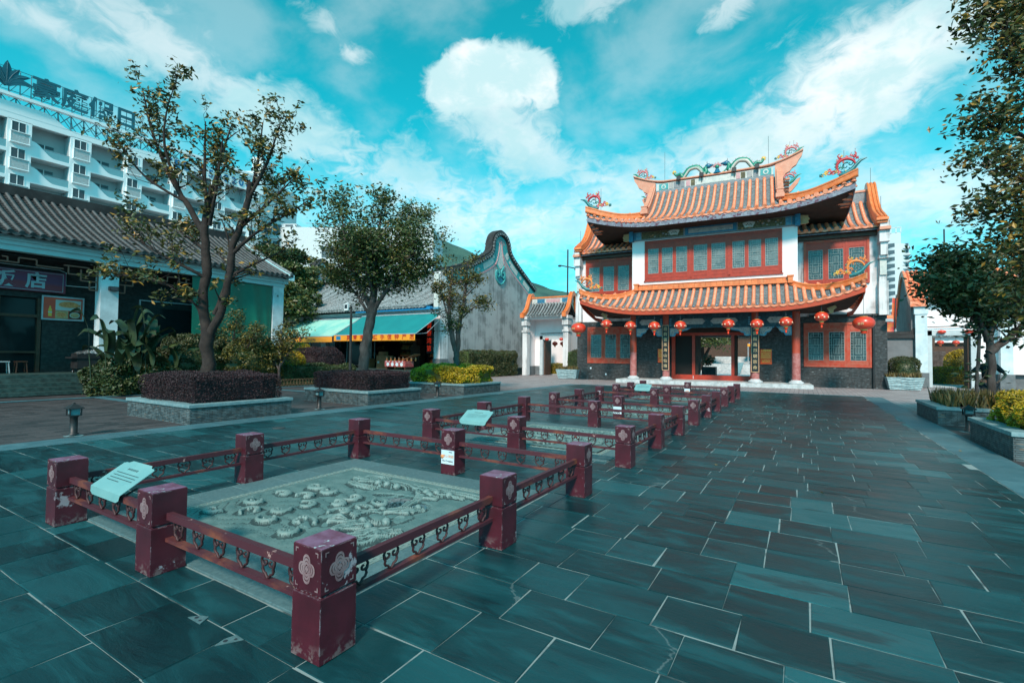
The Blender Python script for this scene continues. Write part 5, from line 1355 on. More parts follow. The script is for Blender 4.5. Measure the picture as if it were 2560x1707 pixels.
for (u, lab, w) in ((3.06, 'orange red visitor notice on the brick wall right of the doors', 1), (-2.98, 'orange red visitor notice half hidden behind the left couplet column', 0)):
    t = thing('wall_notice', lab, 'notice', TL(u, 2.40, 1.70), R(3.5), 'red visitor notices beside the doors')
    b = MB().mat('notice_red').box((-.31, -.01, -.45), (.31, .01, .45)); b.build('sheet', t)
    text('lettering', '入园须知', .145, 'notice_yellow', t, (0, -.014, .355), (RX, 0, 0), .001, .003)
    l = MB().mat('notice_yellow'); r_ = random.Random(2)
    for i in range(9):
        z = .22-i*.062 if i < 6 else .20-i*.062-.03; x = -.27 if i < 6 else -.20
        while x < (.27 if i < 6 else .22)-.02: l.box((x, -.013, z), (x+.022, -.011, z+.026)); x += .031+(.03 if r_.random() < .05 else 0)
    l.build('small_text', t)

# lanterns
def lantern(rad=.36, cord=.55, ribs=16, big=False):
    t = thing('red_lantern', 'x', 'lantern', (0, 0, 0), 0, 'red lanterns hung under the gatehouse eave')
    b = MB().mat('lantern_red'); hs = .74 if not big else .68; n = 12
    b.lathe([(rad*math.cos(a)**.72 if math.cos(a) > 0 else .01, rad*hs*math.sin(a)) for a in np.linspace(-1.30, 1.30, n)], (0, 0, 0), ribs*2, 'z', .035); s = b.build('shade', t)
    b = MB().mat('lantern_gold')
    for sg in (-1, 1): b.lathe([(rad*.36, sg*rad*hs*.97-.02), (rad*.38, sg*rad*hs*.97+.02)], (0, 0, 0), 16)
    b.build('cap', t)
    b = MB().mat('lantern_print')
    for q in range(8):
        a = q*math.pi/4+.35
        for z in (0,): b.sphere((rad*.985*math.cos(a), rad*.985*math.sin(a), -rad*.12), rad*.15, 7, 5, (.35+.65*abs(math.sin(a)), .35+.65*abs(math.cos(a)), 1.1))
    if not big: b.build('printed_flower', s)
    b = MB().mat('tassel'); z = -rad*hs-.02; b.lathe([(rad*.30, z), (rad*.30, z-rad*.36), (rad*.24, z-rad*.40)], (0, 0, 0), 14, 'z', .06); b.mat('lantern_gold').lathe([(rad*.305, z+.005), (rad*.305, z-.03)], (0, 0, 0), 14); b.mat('tassel')
    if not big: b.lathe([(.02, z-rad*.40), (.05, z-rad*.62), (.042, z-rad*.95)], (0, 0, 0), 8)
    b.build('tassel', t)
    if cord: MB().mat('rod').tube([(0, 0, rad*hs), (0, 0, rad*hs+cord)], .010, 5).build('cord', t)
    return t
LS = [(-5.78, 3.66, .34, 'second'), (-4.28, 3.52, .33, 'third'), (-2.85, 3.47, .33, 'fourth'), (-1.37, 3.47, .33, 'fifth'), (1.19, 3.51, .32, 'sixth'), (2.62, 3.48, .31, 'seventh'), (4.0, 3.55, .32, 'eighth'), (5.6, 3.78, .32, 'ninth')]
L0 = lantern(.325, 1.0)
first = True
for (u, z, r_, nm) in LS:
    o = L0 if first else copy_tree(L0); first = False
    o.location = TL(u, -1.0, z); o['label'] = 'small red lantern under the lower eave, %s of the ten from the left' % nm
    top = 4.15+max(0, (abs(u)-3.)/4.4)**2.2*.82
    for c in o.children:
        if c.name.startswith('cord'): c.scale = (1, 1, 1); c.data = c.data.copy(); zs = max(v.co.z for v in c.data.vertices); 
        if c.name.startswith('cord'):
            for v in c.data.vertices:
                if v.co.z > zs-.01: v.co.z = top-z
for i, (u, lab) in enumerate(((-7.55, 'large red lantern hanging at the left tip of the lower roof'), (7.35, 'large red lantern hanging at the right tip of the lower roof'))):
    t = lantern(.47, 1.35, 18, True); t.location = TL(u, -1.2, 3.40); t['label'] = lab
    text('lettering', '吉祥', .14, 'gold_text', t, (-.16, -.45, -.06), (RX, 0, -.35), .004)

# ------------------------------------------------------------------ generic tiled roof for plain buildings
def plain_roof(parent, curve, us, roll, trough, rad=.09, name='tile_slope', nstep=10):
    return roof_rows(parent, curve, us, trough, roll, rad, drip=True, balls=False, nstep=nstep)

# restaurant on the left
def restaurant():
    t = thing('restaurant_building', 'long dark brick restaurant with white columns and black tiled roof on a podium', 'building', (-26, 6, 0))
    O = Vector((-26, 6, 0))
    def b_(): b = MB(); b.T = Matrix.Translation(-O); return b
    y0, y1 = -4., 16.65; zf = .72
    s = b_().mat('green_stone')
    for k in range(5): s.box((-30, y0, zf-.145*(k+1)), (-24.35+.28*k, 9.4 if k else 17.2, zf-.145*k-.002), .004)
    s.box((-30, 9.4, -.05), (-24.3, 17.2, zf-.15)); s.build('podium', t)
    w = b_().mat('dark_brick'); w.box((-27.05, y0, zf), (-26.8, 3.3, 6.0)); w.box((-27.05, 3.3, 3.75), (-26.8, 6.95, 6.0)); w.box((-27.05, 6.95, zf), (-26.8, y1-.3, 6.0)); w.box((-32, y1-.5, 0), (-25.4, y1-.3, 6.0)); w.box((-33.5, y0, 0), (-33.2, y1-.3, 6.0)); w.mat('dark_in').box((-26.8, y0, 5.2), (-25.5, y1-.4, 5.25)); w.build('wall', t)
    g = b_().mat('glass_dark').box((-26.98, 3.35, .75), (-26.94, 6.9, 3.7)); g.mat('wood_brown')
    for y in (3.3, 4.45, 5.6, 6.8): g.box((-26.95, y, .72), (-26.78, y+.12, 3.75))
    g.box((-26.95, 3.3, 2.95), (-26.79, 6.9, 3.06)); g.box((-26.95, 3.3, 1.5), (-26.80, 6.9, 1.58)); g.build('glass_door', t)
    wn = b_().mat('glass_dark').box((-26.79, 11.1, 1.7), (-26.77, 14.4, 3.7)); wn.mat('steel')
    wn.box((-26.79, 10.3, 4.0), (-26.72, 14.6, 4.05)); wn.box((-26.79, 10.3, 3.6), (-26.72, 10.35, 4.0)); wn.build('window', t)
    for y in (8.32, -.0, 16.0):
        c = b_().mat('column_white'); c.box((-25.75, y, zf+.35), (-25.2, y+.62, 5.35)); c.mat('plinth').box((-25.8, y-.05, zf), (-25.15, y+.67, zf+.35)); c.build('column', t)
    c = b_().mat('cornice')
    c.box((-25.85, y0, 5.32), (-25.15, y1, 5.52)); c.box((-25.85, y0, 5.52), (-25.05, y1+.05, 5.66)); c.box((-25.85, y0, 5.66), (-24.95, y1+.1, 5.76)); c.box((-25.85, y0, 5.76), (-25.0, y1+.08, 6.05)); c.box((-33, y1-.2, 5.5), (-25.0, y1+.1, 5.9)); c.build('cornice', t)
    f = b_().mat('fret')
    def fret(ya, sg):
        pts = [(0, 5.25), (0, 4.0), (.22, 4.0), (.22, 4.35), (-.0, 4.35)]
        segs = [((0, 5.3), (0, 4.15)), ((0, 4.15), (.26, 4.15)), ((.26, 4.15), (.26, 4.50)), ((0, 4.5), (.55, 4.5)), ((.55, 4.5), (.55, 4.95)), ((.30, 4.72), (.95, 4.72)), ((.30, 4.72), (.30, 5.05)), ((.30, 5.05), (1.1, 5.05)), ((.95, 4.72), (.95, 5.05)), ((1.1, 4.9), (1.9, 4.9)), ((1.9, 4.9), (1.9, 5.12)), ((1.9, 5.12), (2.4, 5.12)), ((2.4, 5.12), (2.4, 4.92)), ((2.4, 4.92), (3.0, 4.92)), ((3.0, 4.92), (3.0, 5.3)), ((2.7, 4.92), (2.7, 5.1)), ((2.7, 5.1), (2.85, 5.1))]
        for (a, c_), (d, e) in segs: f.bar((-25.45, ya+sg*a, c_), (-25.45, ya+sg*d, e), .045, .05)
    fret(8.28, -1); fret(8.98, 1); f.build('fretwork', t)
    ca = b_().mat('plastic_white').tube([(-26.7, -4, 5.05), (-26.68, 7.4, 4.98), (-26.68, 7.62, 4.9), (-26.66, 7.62, 4.35), (-26, 8.2, 4.3), (-25.5, 8.5, 4.36)], .018, 5); ca.build('cable', t)
    # roof
    def cr(u, q): e = Vector((-24.55, u, 5.88)); return e.lerp(Vector((-29.5, u, 8.40)), q)-Vector((0, 0, .12*math.sin(math.pi*q)))
    us = [-4+.295*i for i in range(71)]
    h = MB(); rt = b_().mat('dark_in').box((-29.5, y0, 5.85), (-24.9, y1, 5.95)).build('roof', t)
    def crl(u, q): return cr(u, q)-O
    plain_roof(rt, crl, us, 'dark_tile' if 0 else 'grey_roll', 'black_ridge', .078, nstep=22)
    def crb(u, q): e = Vector((-34.4, u, 5.88)); return e.lerp(Vector((-29.5, u, 8.40)), q)-O
    plain_roof(rt, crb, us[::3], 'grey_roll', 'black_ridge', .078, nstep=3)
    r = b_().mat('black_ridge').box((-29.75, y0, 8.3), (-29.25, y1+.05, 8.74)); r.build('ridge', rt)
    v = b_().mat('cornice'); P = [cr(y1+.02, q/8) for q in range(9)]
    sweep(v, P, [(-.16, -.22), (-.16, .10), (.16, .10), (.16, -.22)]); v.mat('grey_roll_light'); v.tube([p+Vector((0, 0, .13)) for p in P], .10, 7); v.build('verge', rt)
    gb = b_().mat('white_weather'); gb.add([(-24.9, y1-.3, 5.9), (-34, y1-.3, 5.9), (-29.5, y1-.3, 8.35)], [(0, 1, 2)]); gb.build('gable_wall', t)
    # tarp closes the right bay
    s = thing('green_tarpaulin', 'bright green tarpaulin stretched over the right bay of the restaurant', 'tarpaulin', (-25.3, 13.9, 3.6))
    b = MB().mat('tarp')
    def fn(u, v):
        y = lerp(-2.0, 2.05, u); z = lerp(-2.6, 1.70, v); fold = .10*math.exp(-((u-.45-.25*(1-v))/.05)**2)+.07*math.exp(-((u-.72-.15*(1-v))/.04)**2)+.06*math.exp(-((u-.9-.08*(1-v))/.03)**2)+.05*math.exp(-((u-.2+.1*v)/.05)**2)
        return (fold*(1.1-v*.8)+.03*math.sin(9*u)+.02*math.sin(23*u+4*v), y, z)
    b.grid(fn, 70, 14); b.grid(lambda u, v: (fn(u, v)[0]-.012, fn(u, v)[1], fn(u, v)[2]), 70, 14); b.build('sheet', s)
    # shop sign
    s = thing('restaurant_sign', 'red and purple restaurant sign with pale characters above the glass door', 'sign', (-26.62, 5.6, 4.42))
    b = MB().mat('sign_purple').box((-.12, -2.6, -.42), (0, 2.0, .42), .01); b.build('board', s)
    b = MB().mat('sign_text')
    for (a, c) in (((.004, -2.5, .36), (.008, 1.92, .375)), ((.004, -2.5, -.375), (.008, 1.92, -.36)), ((.004, 1.905, -.36), (.008, 1.92, .36))): b.box(a, c)
    b.build('border', s)
    for i, ch in enumerate('祥饭店'): text('lettering', ch, .66, 'sign_text', s, (.008, -.62+i*.93-.15, -.02), (RX, 0, RX), .006, .018)
    s = thing('food_poster', 'framed red food poster with fish and two dishes on the dark brick wall', 'poster', (-26.74, 7.58, 3.38))
    b = MB().mat('steel')
    for a, c in (((0, -.68, .44), (.05, .68, .50)), ((0, -.68, -.50), (.05, .68, -.44)), ((0, -.68, -.44), (.05, -.63, .44)), ((0, .63, -.44), (.05, .68, .44))): b.box(a, c)
    b.build('frame', s)
    b = MB().mat('poster_red').box((.0, -.63, -.44), (.02, .63, .44)); b.mat('dish').box((.02, -.25, -.08), (.024, .58, .36)); b.mat('food_cream').box((.02, -.25, -.42), (.024, .16, -.10)); b.mat('wood_brown').box((.02, .18, -.42), (.024, .58, -.10))
    b.mat('food_brown')
    b.add([(.026, .18+.34*math.cos(a), .15+.13*math.sin(a)*(1.2 if math.sin(a) > 0 else .8)) for a in np.linspace(0, 6.28, 22)[:-1]], [tuple(range(21))]); b.add([(.027, .48, .15), (.027, .56, .22), (.027, .55, .08)], [(0, 1, 2)])
    b.mat('food_brown').add([(.026, -.05+.16*math.cos(a), -.26+.11*math.sin(a)) for a in np.linspace(0, 6.28, 18)[:-1]], [tuple(range(17))])
    b.mat('dish').add([(.026, .38+.17*math.cos(a), -.26+.125*math.sin(a)) for a in np.linspace(0, 6.28, 18)[:-1]], [tuple(range(17))]); b.mat('food_cream').add([(.028, .38+.14*math.cos(a), -.26+.10*math.sin(a)) for a in np.linspace(0, 6.28, 18)[:-1]], [tuple(range(17))])
    b.mat('drag_yellow').prism([(-.47, -.34), (-.36, -.34), (-.36, -.06), (-.39, .0), (-.39, .08), (-.44, .08), (-.44, .0), (-.47, -.06)], .02, .026, 'x'); b.mat('dish').box((.024, -.48, -.20), (.028, -.35, -.15))
    b.build('print', s)
    s = thing('floodlight', 'small black floodlight on the white restaurant column', 'light', (-25.12, 8.72, 4.25)); MB().mat('black_metal').box((-.05, -.16, -.08), (.12, .16, .10), .01).build('housing', s); MB().mat('hotel_glass_dark').box((.12, -.13, -.06), (.125, .13, .08)).build('lens', s)
    # grill cart with foil
    s = thing('covered_cart', 'black wheeled cart topped with crumpled silver foil beside the white column', 'cart', (-25.4, 8.05, zf-.02))
    b = MB().mat('black_metal').box((-.35, -.45, .18), (.35, .45, .78), .02); b.box((-.38, -.62, .60), (.38, .62, .66)); b.build('body', s)
    b = MB().mat('foil'); b.grid(lambda u, v: (-.36+.72*u, -.46+.92*v, .80+.14*math.sin(math.pi*u)*math.sin(math.pi*v)+.05*mnoise.noise(Vector((u*7, v*9, 1)))), 14, 18, False); b.build('foil_cover', s)
    for (x, y) in ((.3, -.38), (.3, .38), (-.3, -.38), (-.3, .38)):
        b = MB().mat('black_metal').tube([(x, y-.02, .07), (x, y+.02, .07)], .07, 12); b.mat('steel').tube([(x, y-.024, .07), (x, y+.024, .07)], .03, 8); b.build('wheel', s)
    for i, (y, k, lab) in enumerate(((5.75, 'plastic_white', 'pale low stool behind the restaurant glass front'), (6.25, 'wood_brown', 'dark red low stool just inside the restaurant entrance'))):
        s = thing('low_stool', lab, 'stool', (-26.3, y, zf), 0, 'stools by the restaurant door'); b = MB().mat(k).box((-.17, -.17, .42), (.17, .17, .46), .01); b.build('seat', s)
        for sx in (-1, 1):
            for sy in (-1, 1): MB().mat(k).bar((sx*.16, sy*.16, 0), (sx*.13, sy*.13, .42), .03, .03).build('leg', s)
    s = thing('round_table', 'round wooden table by the restaurant door at the left edge', 'table', (-26.2, 4.7, zf)); MB().mat('wood_brown').lathe([(.5, .68), (.52, .72)], (0, 0, 0), 24).build('tabletop', s); MB().mat('wood_brown').lathe([(.28, 0), (.06, .06), (.05, .68)], (0, 0, 0), 12).build('leg', s)
restaurant()

# souvenir shop with curved gable
def shop():
    O = Vector((-30, 29, 0)); t = thing('shop_building', 'white souvenir shop with grey tiled roof and tall curved grey gable wall', 'building', O)
    def b_(): b = MB(); b.T = Matrix.Translation(-O); return b
    zf = .72
    b = b_().mat('green_stone').box((-46, 22.9, -.05), (-20.6, 40, zf-.15)); b.box((-46, 22.6, -.05), (-20.8, 22.9, zf-.3)); b.box((-46, 22.3, -.05), (-21, 22.6, zf-.5)); b.build('podium', t)
    # gable wall with ogee top
    yb = [(26.1, 7.55), (27.59, 7.93), (29.19, 8.46), (30.1, 8.85), (31.05, 9.3), (31.95, 9.8), (32.3, 10.3), (32.4, 10.9), (32.75, 11.45), (33.55, 11.84), (34.4, 11.6), (34.8, 11.1), (35.0, 10.5), (35.6, 9.95), (36.57, 9.38), (38.05, 8.6), (39.6, 7.8)]
    C_ = smooth_curve([(0, a, b) for a, b in yb], 90)
    poly = [(26.1, .0)]+[(p.y, p.z-.35) for p in C_]+[(39.6, .0)]
    def slab(x0, x1, k, name, P=poly):
        b = b_().mat(k); n = len(P); vs = [(x0, a, c) for a, c in P]+[(x1, a, c) for a, c in P]
        # fan as strips to keep concave outline
        fs = []; m = n-2
        low = [(a, 0.) for a, c in P[1:-1]]
        vs = []
        for X in (x0, x1):
            vs += [(X, a, c) for a, c in P[1:-1]]+[(X, a, 0.) for a, c in P[1:-1]]
        for i in range(m-1):
            fs += [(i, i+1, m+i+1, m+i), (2*m+i, 2*m+i+1, 3*m+i+1, 3*m+i), (i, i+1, 2*m+i+1, 2*m+i)]
        fs += [(0, m, 3*m, 2*m), (m-1, 2*m-1, 4*m-1, 3*m-1)]
        b.add(vs, fs); return b.build(name, t)
    gw = slab(-21.95, -21.5, 'grey_gable', 'gable_wall')
    # painted band under the coping: teal with cream panels, pink line below
    def band(off0, off1, k, x, name, a=0, c=91, par=None):
        b = b_().mat(k); vs = []; fs = []
        pts = C_[a:c]; nn = len(pts)
        for i, p in enumerate(pts):
            d = (pts[min(i+1, nn-1)]-pts[max(i-1, 0)]).normalized(); nrm = Vector((0, d.z, -d.y)); nrm = nrm if nrm.z < 0 else -nrm
            for o in (off0, off1):
                q = p+nrm*o
                vs.append((x, q.y, q.z))
        for i in range(nn-1): fs.append((2*i, 2*i+2, 2*i+3, 2*i+1))
        b.add(vs, fs); return b.build(name, gw)
    band(.30, 1.02, 'paint_teal', -21.485, 'painted_band', 0, 44); band(1.02, 1.18, 'paint_pink', -21.478, 'painted_band', 0, 42); band(.30, 1.02, 'paint_teal', -21.485, 'painted_band', 62, 91); band(1.02, 1.18, 'paint_pink', -21.478, 'painted_band', 64, 91); band(.36, .55, 'paint_teal', -21.483, 'painted_band', 43, 63)
    for (a, c) in ((8, 15), (21, 30), (67, 71), (73, 80), (83, 88)): band(.45, .90, 'paint_cream', -21.472, 'cream_panel', a, c)
    for i in (17, 33, 65, 71, 81):
        p = C_[i]; b = b_().mat('paint_cream'); b.lathe([(.16, -.01), (.16, .01)], (0, 0, 0), 12); m = b.build('painted_roundel', gw); 
        for v in m.data.vertices: q = v.co+O; v.co = Vector((-21.47+q.z, p.y+q.x+(.25 if i < 45 else -.25), p.z-.62+q.y))-O
    b = b_().mat('paint_cream'); b.prism([(33.4, 10.9), (33.7, 10.9), (33.8, 10.2), (34.07, 9.3), (33.9, 8.95), (33.55, 8.75), (33.2, 8.95), (32.95, 9.3), (33.3, 10.2)], -21.5, -21.465, 'x'); b.build('finial_panel', gw)
    for s in (-1, 1):
        b = b_().mat('paint_pink'); b.tube([(-21.46, 33.55+s*a, z) for a, z in ((.05, 11.05), (.18, 10.8), (.24, 10.2), (.5, 9.4), (.75, 9.0))], .045, 5); b.build('pink_line', gw)
    b = b_().mat('paint_teal')
    for s in (-1, 1):
        b.tube([(-21.46, 33.55+s*a, z) for a, z in ((.55, 9.05), (.15, 8.6), (.1, 8.2), (.45, 8.0), (.62, 8.3), (.45, 8.55), (.3, 8.4))], .09, 6); b.tube([(-21.46, 33.55+s*a, z) for a, z in ((.0, 7.5), (.35, 7.6), (.62, 7.9), (.72, 8.3), (.6, 8.6))], .09, 6)
    b.mat('drag_blue').prism([(33.15, 7.7), (33.55, 7.5), (33.95, 7.7), (34.1, 8.3), (33.55, 8.6), (33.0, 8.3)], -21.5, -21.47, 'x'); b.build('medallion', gw)
    # coping of rolls
    def coping(x0, x1, par, Cc, k1='black_ridge', k2='grey_roll_light'):
        c = b_().mat(k1); n = len(Cc); 
        for (xx0, xx1, o0, o1, kk) in ((x0-.14, x1+.14, -.30, -.12, k1), (x0-.22, x1+.22, -.12, .02, 'grey_roll'), (x0-.10, x1+.10, .02, .16, k1)):
            c.mat(kk); vs = []; fs = []
            for i, p in enumerate(Cc):
                d = (Cc[min(i+1, n-1)]-Cc[max(i-1, 0)]).normalized(); nr_ = Vector((0, -d.z, d.y)); nr_ = nr_ if nr_.z > 0 else -nr_
                a, e = p+nr_*o0, p+nr_*o1
                vs += [(xx0, a.y, a.z), (xx1, a.y, a.z), (xx1, e.y, e.z), (xx0, e.y, e.z)]
            for i in range(n-1):
                for q in range(4): fs.append((4*i+q, 4*i+(q+1) % 4, 4*i+4+(q+1) % 4, 4*i+4+q))
            fs += [(0, 1, 2, 3), (4*n-4, 4*n-3, 4*n-2, 4*n-1)]
            c.add(vs, fs)
        r = c.mat(k2); tot = 0; last = None
        for i in range(0, n):
            p = Cc[i]
            if last is None or (p-last).length > .27:
                last = p
                for sx, xx in ((-1, x0-.16), (1, x1+.16)): r.tube([(xx-sx*.1, p.y, p.z-.14), (xx+sx*.09, p.y, p.z-.19)], .085, 7)
        c.build('coping', par)
    C2 = smooth_curve([(0, a, b) for a, b in yb], 200)
    coping(-21.95, -21.5, gw, C2)
    # left gable end, shorter
    yl = [(28.0, 6.6), (29.5, 7.4), (30.8, 8.4), (31.7, 9.6), (32.3, 10.9), (33.1, 11.5), (33.9, 10.9), (34.4, 9.6), (35.5, 8.3), (38, 6.6)]
    Cl = smooth_curve([(0, a, b) for a, b in yl], 60)
    Pl = [(28, 0)]+[(p.y, p.z-.35) for p in Cl]+[(38, 0)]
    lw = slab(-43.9, -43.5, 'white_weather', 'gable_wall', Pl); coping(-43.9, -43.5, lw, Cl)
    # front: wall, cornice, opening
    w = b_().mat('cornice_white'); w.box((-43.5, 26.0, 4.35), (-22.2, 26.3, 4.85)); w.mat('cornice_white').box((-43.5, 25.75, 4.5), (-22.2, 26.0, 4.62)); w.box((-43.5, 25.6, 4.62), (-22.2, 26.0, 4.78)); w.mat('white_weather')
    for x in (-43.4, -34.2, -29.3, -22.1): w.box((x, 26.02, zf), (x+.6, 26.4, 4.35))
    w.box((-43.5, 30.5, zf), (-22.0, 30.8, 4.9)); w.mat('dark_in').box((-43.5, 30.3, zf), (-22, 30.45, 4.85)); w.box((-43.4, 26.4, 4.2), (-22, 30.4, 4.3)); w.build('front_wall', t)
    p = b_().mat('white_weather').box((-22.0, 25.9, 1.33), (-21.46, 26.75, 7.4)); p.mat('plinth').box((-22.05, 25.85, 0), (-21.42, 26.8, 1.33)); p.mat('paint_cream').box((-21.9, 25.7, 4.9), (-21.5, 25.9, 7.2)); p.mat('paint_blue_light').box((-21.95, 25.65, 4.75), (-21.45, 25.9, 4.9)); p.build('end_pier', t)
    tr = b_().mat('blue_trim').box((-29.3, 25.35, 4.78), (-21.9, 25.6, 4.95)); tr.mat('blue_trim').box((-29.3, 25.30, 4.72), (-21.9, 25.4, 4.80)); tr.build('eave_trim', t)
    def cs(u, q): e = Vector((u, 25.25, 4.95)); return e.lerp(Vector((u, 33.0, 8.75)), q)-Vector((0, 0, .45*math.sin(math.pi*q)))-O
    us = [-43.4+.31*i for i in range(69)]
    rf = b_().mat('dark_in').box((-43.5, 25.4, 4.75), (-22, 26, 4.8)).build('roof', t)
    plain_roof(rf, cs, us, 'grey_roll_light', 'grey_roll', .085, nstep=18)
    def cb(u, q): e = Vector((u, 40.6, 4.95)); return e.lerp(Vector((u, 33.0, 8.75)), q)-O
    plain_roof(rf, cb, us[::3], 'grey_roll', 'grey_roll', .085, nstep=3)
    b_().mat('black_ridge').box((-43.5, 32.8, 8.65), (-21.95, 33.2, 9.05)).build('ridge', rf)
    # dim shop interior
    g = b_().mat('glass_dark').box((-43, 27.2, zf), (-29.5, 27.25, 3.9)); g.mat('steel')
    for x in np.arange(-42, -29, 1.6): g.box((x, 27.14, zf), (x+.06, 27.2, 3.9))
    g.build('glass_front', t)
    pc = b_().mat('plaque' if 0 else 'cornice_white').prism([(-30.35, 4.95), (-29.95, 4.95), (-29.9, 5.45), (-30.15, 5.62), (-30.4, 5.45)], 25.1, 25.2); pc.mat('ink').prism([(-30.3, 5.1), (-30.0, 5.1), (-30.0, 5.4), (-30.3, 5.4)], 25.08, 25.1); pc.build('wall_plaque', t)
shop()
def awning(lab, x0, x1, zt, zb, mat, yt=25.45, yb=22.9, textl=(), valmat='valance', name='shop_awning'):
    t = thing(name, lab, 'awning', ((x0+x1)/2, yt, zt), 0, 'shop awnings with yellow valances'); h = (x1-x0)/2
    b = MB().mat(mat); dy, dz = yb-yt, zb-zt
    def fn(u, v): return (-h+2*h*u, dy*v, dz*v-.05*math.sin(math.pi*v)+.012*math.sin(40*u)*v*(1-v))
    b.grid(fn, 40, 8); b.grid(lambda u, v: tuple(Vector(fn(u, v))-Vector((0, 0, .015))), 40, 8); b.build('canopy', t)
    b = MB().mat(valmat); n = int(2*h/.115); d = .44; vs = []; fs = []
    for i in range(n*4+1):
        x = -h+2*h*i/(n*4); z = dz-d+.045*abs(math.sin(math.pi*i/4)) ; vs += [(x, dy-.015, dz), (x, dy-.015, z), (x, dy, dz), (x, dy, z)]
    for i in range(n*4): fs += [(4*i, 4*i+1, 4*i+5, 4*i+4), (4*i+2, 4*i+3, 4*i+7, 4*i+6), (4*i+1, 4*i+3, 4*i+7, 4*i+5)]
    b.add(vs, fs); va = b.build('valance', t)
    fr = MB().mat('steel'); fr.tube([(-h-.02, dy, dz+.0), (h+.02, dy, dz+.0)], .03, 8); fr.tube([(-h, 0, .03), (h, 0, .03)], .045, 8)
    for s in (-1, 1): fr.tube([(s*(h-.05), .05, -.35), (s*(h-.05), dy*.55, dz*.9-.05), (s*(h-.05), dy, dz-.02)], .02, 6); fr.tube([(s*(h+.03), 0, 0), (s*(h+.03), dy, dz)], .022, 6)
    fr.build('arm', t)
    return t, dy, dz, h
t, dy, dz, h = awning('large teal green awning with yellow scalloped valance over the right half of the shop', -28.7, -21.0, 4.42, 2.92, 'awning_teal')
for i, ch in enumerate('巽寮湾网红手信特产店'): text('lettering', ch, .40, 'valance_text', t, (-h+1.55+i*.655, dy-.02, dz-.20), (RX, 0, 0), .003, .010)
b = MB().mat('blue_trim').box((-h+.26, dy-.024, dz-.34), (-h+.72, dy-.017, dz-.07)); b.build('blue_patch', t)
t, dy, dz, h = awning('faded pale green awning with orange valance over the left half of the shop', -36.6, -28.9, 4.30, 2.85, 'awning_pale')
for i, ch in enumerate('店'): text('lettering', ch, .36, 'valance_text', t, (h-3.6, dy-.02, dz-.22), (RX, 0, 0), .003, .008)
text('lettering', '电话', .14, 'ink', t, (h-2.9, dy-.02, dz-.10), (RX, 0, 0), .002, .003); text('lettering', '13531327936', .25, 'ink', t, (h-2.35, dy-.02, dz-.26), (RX, 0, 0), .002, .002, .8)
# red LED sign
t = thing('lit_sign', 'narrow black sign with glowing red characters beside the white shop pier', 'sign', (-22.25, 25.75, 2.8))
MB().mat('black_plate').box((-.24, -.06, -1.12), (.24, .04, 1.12), .01).build('board', t)
for i, ch in enumerate('巽寮湾第'): text('lettering', ch, .44, 'led', t, (0, -.066, .80-i*.53), (RX, 0, 0), .003, -.004)
# goods in the shop
r_ = random.Random(12)
for i, (x, y, w, k, lab) in enumerate(((-23.6, 24.2, 1.9, 'table_red', 'low red printed goods table in front of the shop opening'),)):
    t = thing('display_table', lab, 'table', (x, y, .55)); b = MB().mat(k).box((-w/2, -.4, .22), (w/2, .4, .62)); b.mat('sticker')
    for q in range(4): b.lathe([(.13, -.405), (.13, -.402)], (-w/2+.3+q*.42, 0, .38), 12, 'y')
    for q in range(6): b.box((-w/2+.1+q*.3, -.404, .54), (-w/2+.2+q*.3, -.401, .59))
    b.build('tabletop', t)
    for s in (-1, 1): MB().mat('wood_brown').box((s*(w/2-.1)-.04, -.35, 0), (s*(w/2-.1)+.04, .35, .22)).build('leg', t)
for i in range(14):
    x = -24.9+.19*i; o = MB(); o.mat('goods').lathe([(.055, 0), (.06, .14), (.05, .2)], (0, 0, 0), 10); o.mat('dish').lathe([(.045, .2), (.045, .225)], (0, 0, 0), 10)
    o = o.build('goods_jar'); o.location = (x, 24.35+.2*(i % 2), 1.17 if i < 9 else 1.17); tag(o, 'small brown jar with a white lid in the row on the red goods table', 'jar', 'jars on the goods table')
for (x, y, z, w, hh, k, lab) in ((-22.9, 24.6, 1.2, .55, .0, 'box_tan', 'tilted brown display tray beside the white shop pier'),):
    o = MB().mat(k); o.bar((-.5, 0, 0), (.45, .15, .42), .8, .04); o = o.build('display_tray'); o.location = (x, y, z); tag(o, lab, 'display tray')
for (x, w, hh, k, lab) in ((-28.2, .9, .7, 'box_tan', 'brown carton left of the tree trunk in the shop opening'), (-26.4, 1.1, .95, 'box_tan', 'stacked brown cartons right of the tree trunk in the shop opening'), (-25.3, .7, .5, 'goods', 'reddish carton deep in the shop opening'), (-24.9, .9, 1.7, 'wood_brown', 'tall brown cabinet inside the dark shop opening')):
    o = MB().mat(k); o.box((-w/2, -.3, 0), (w/2, .3, hh), .01); o.mat('plastic_white').box((-w/2+.1, -.304, hh*.4), (-w/2+.3, -.302, hh*.55)); o.mat(k).box((-w*.35, -.25, hh), (w*.1, .2, hh*1.3), .01); o = o.build('carton'); o.location = (x, 25.6 if k != 'wood_brown' else 27.5, .57); tag(o, lab, 'carton')
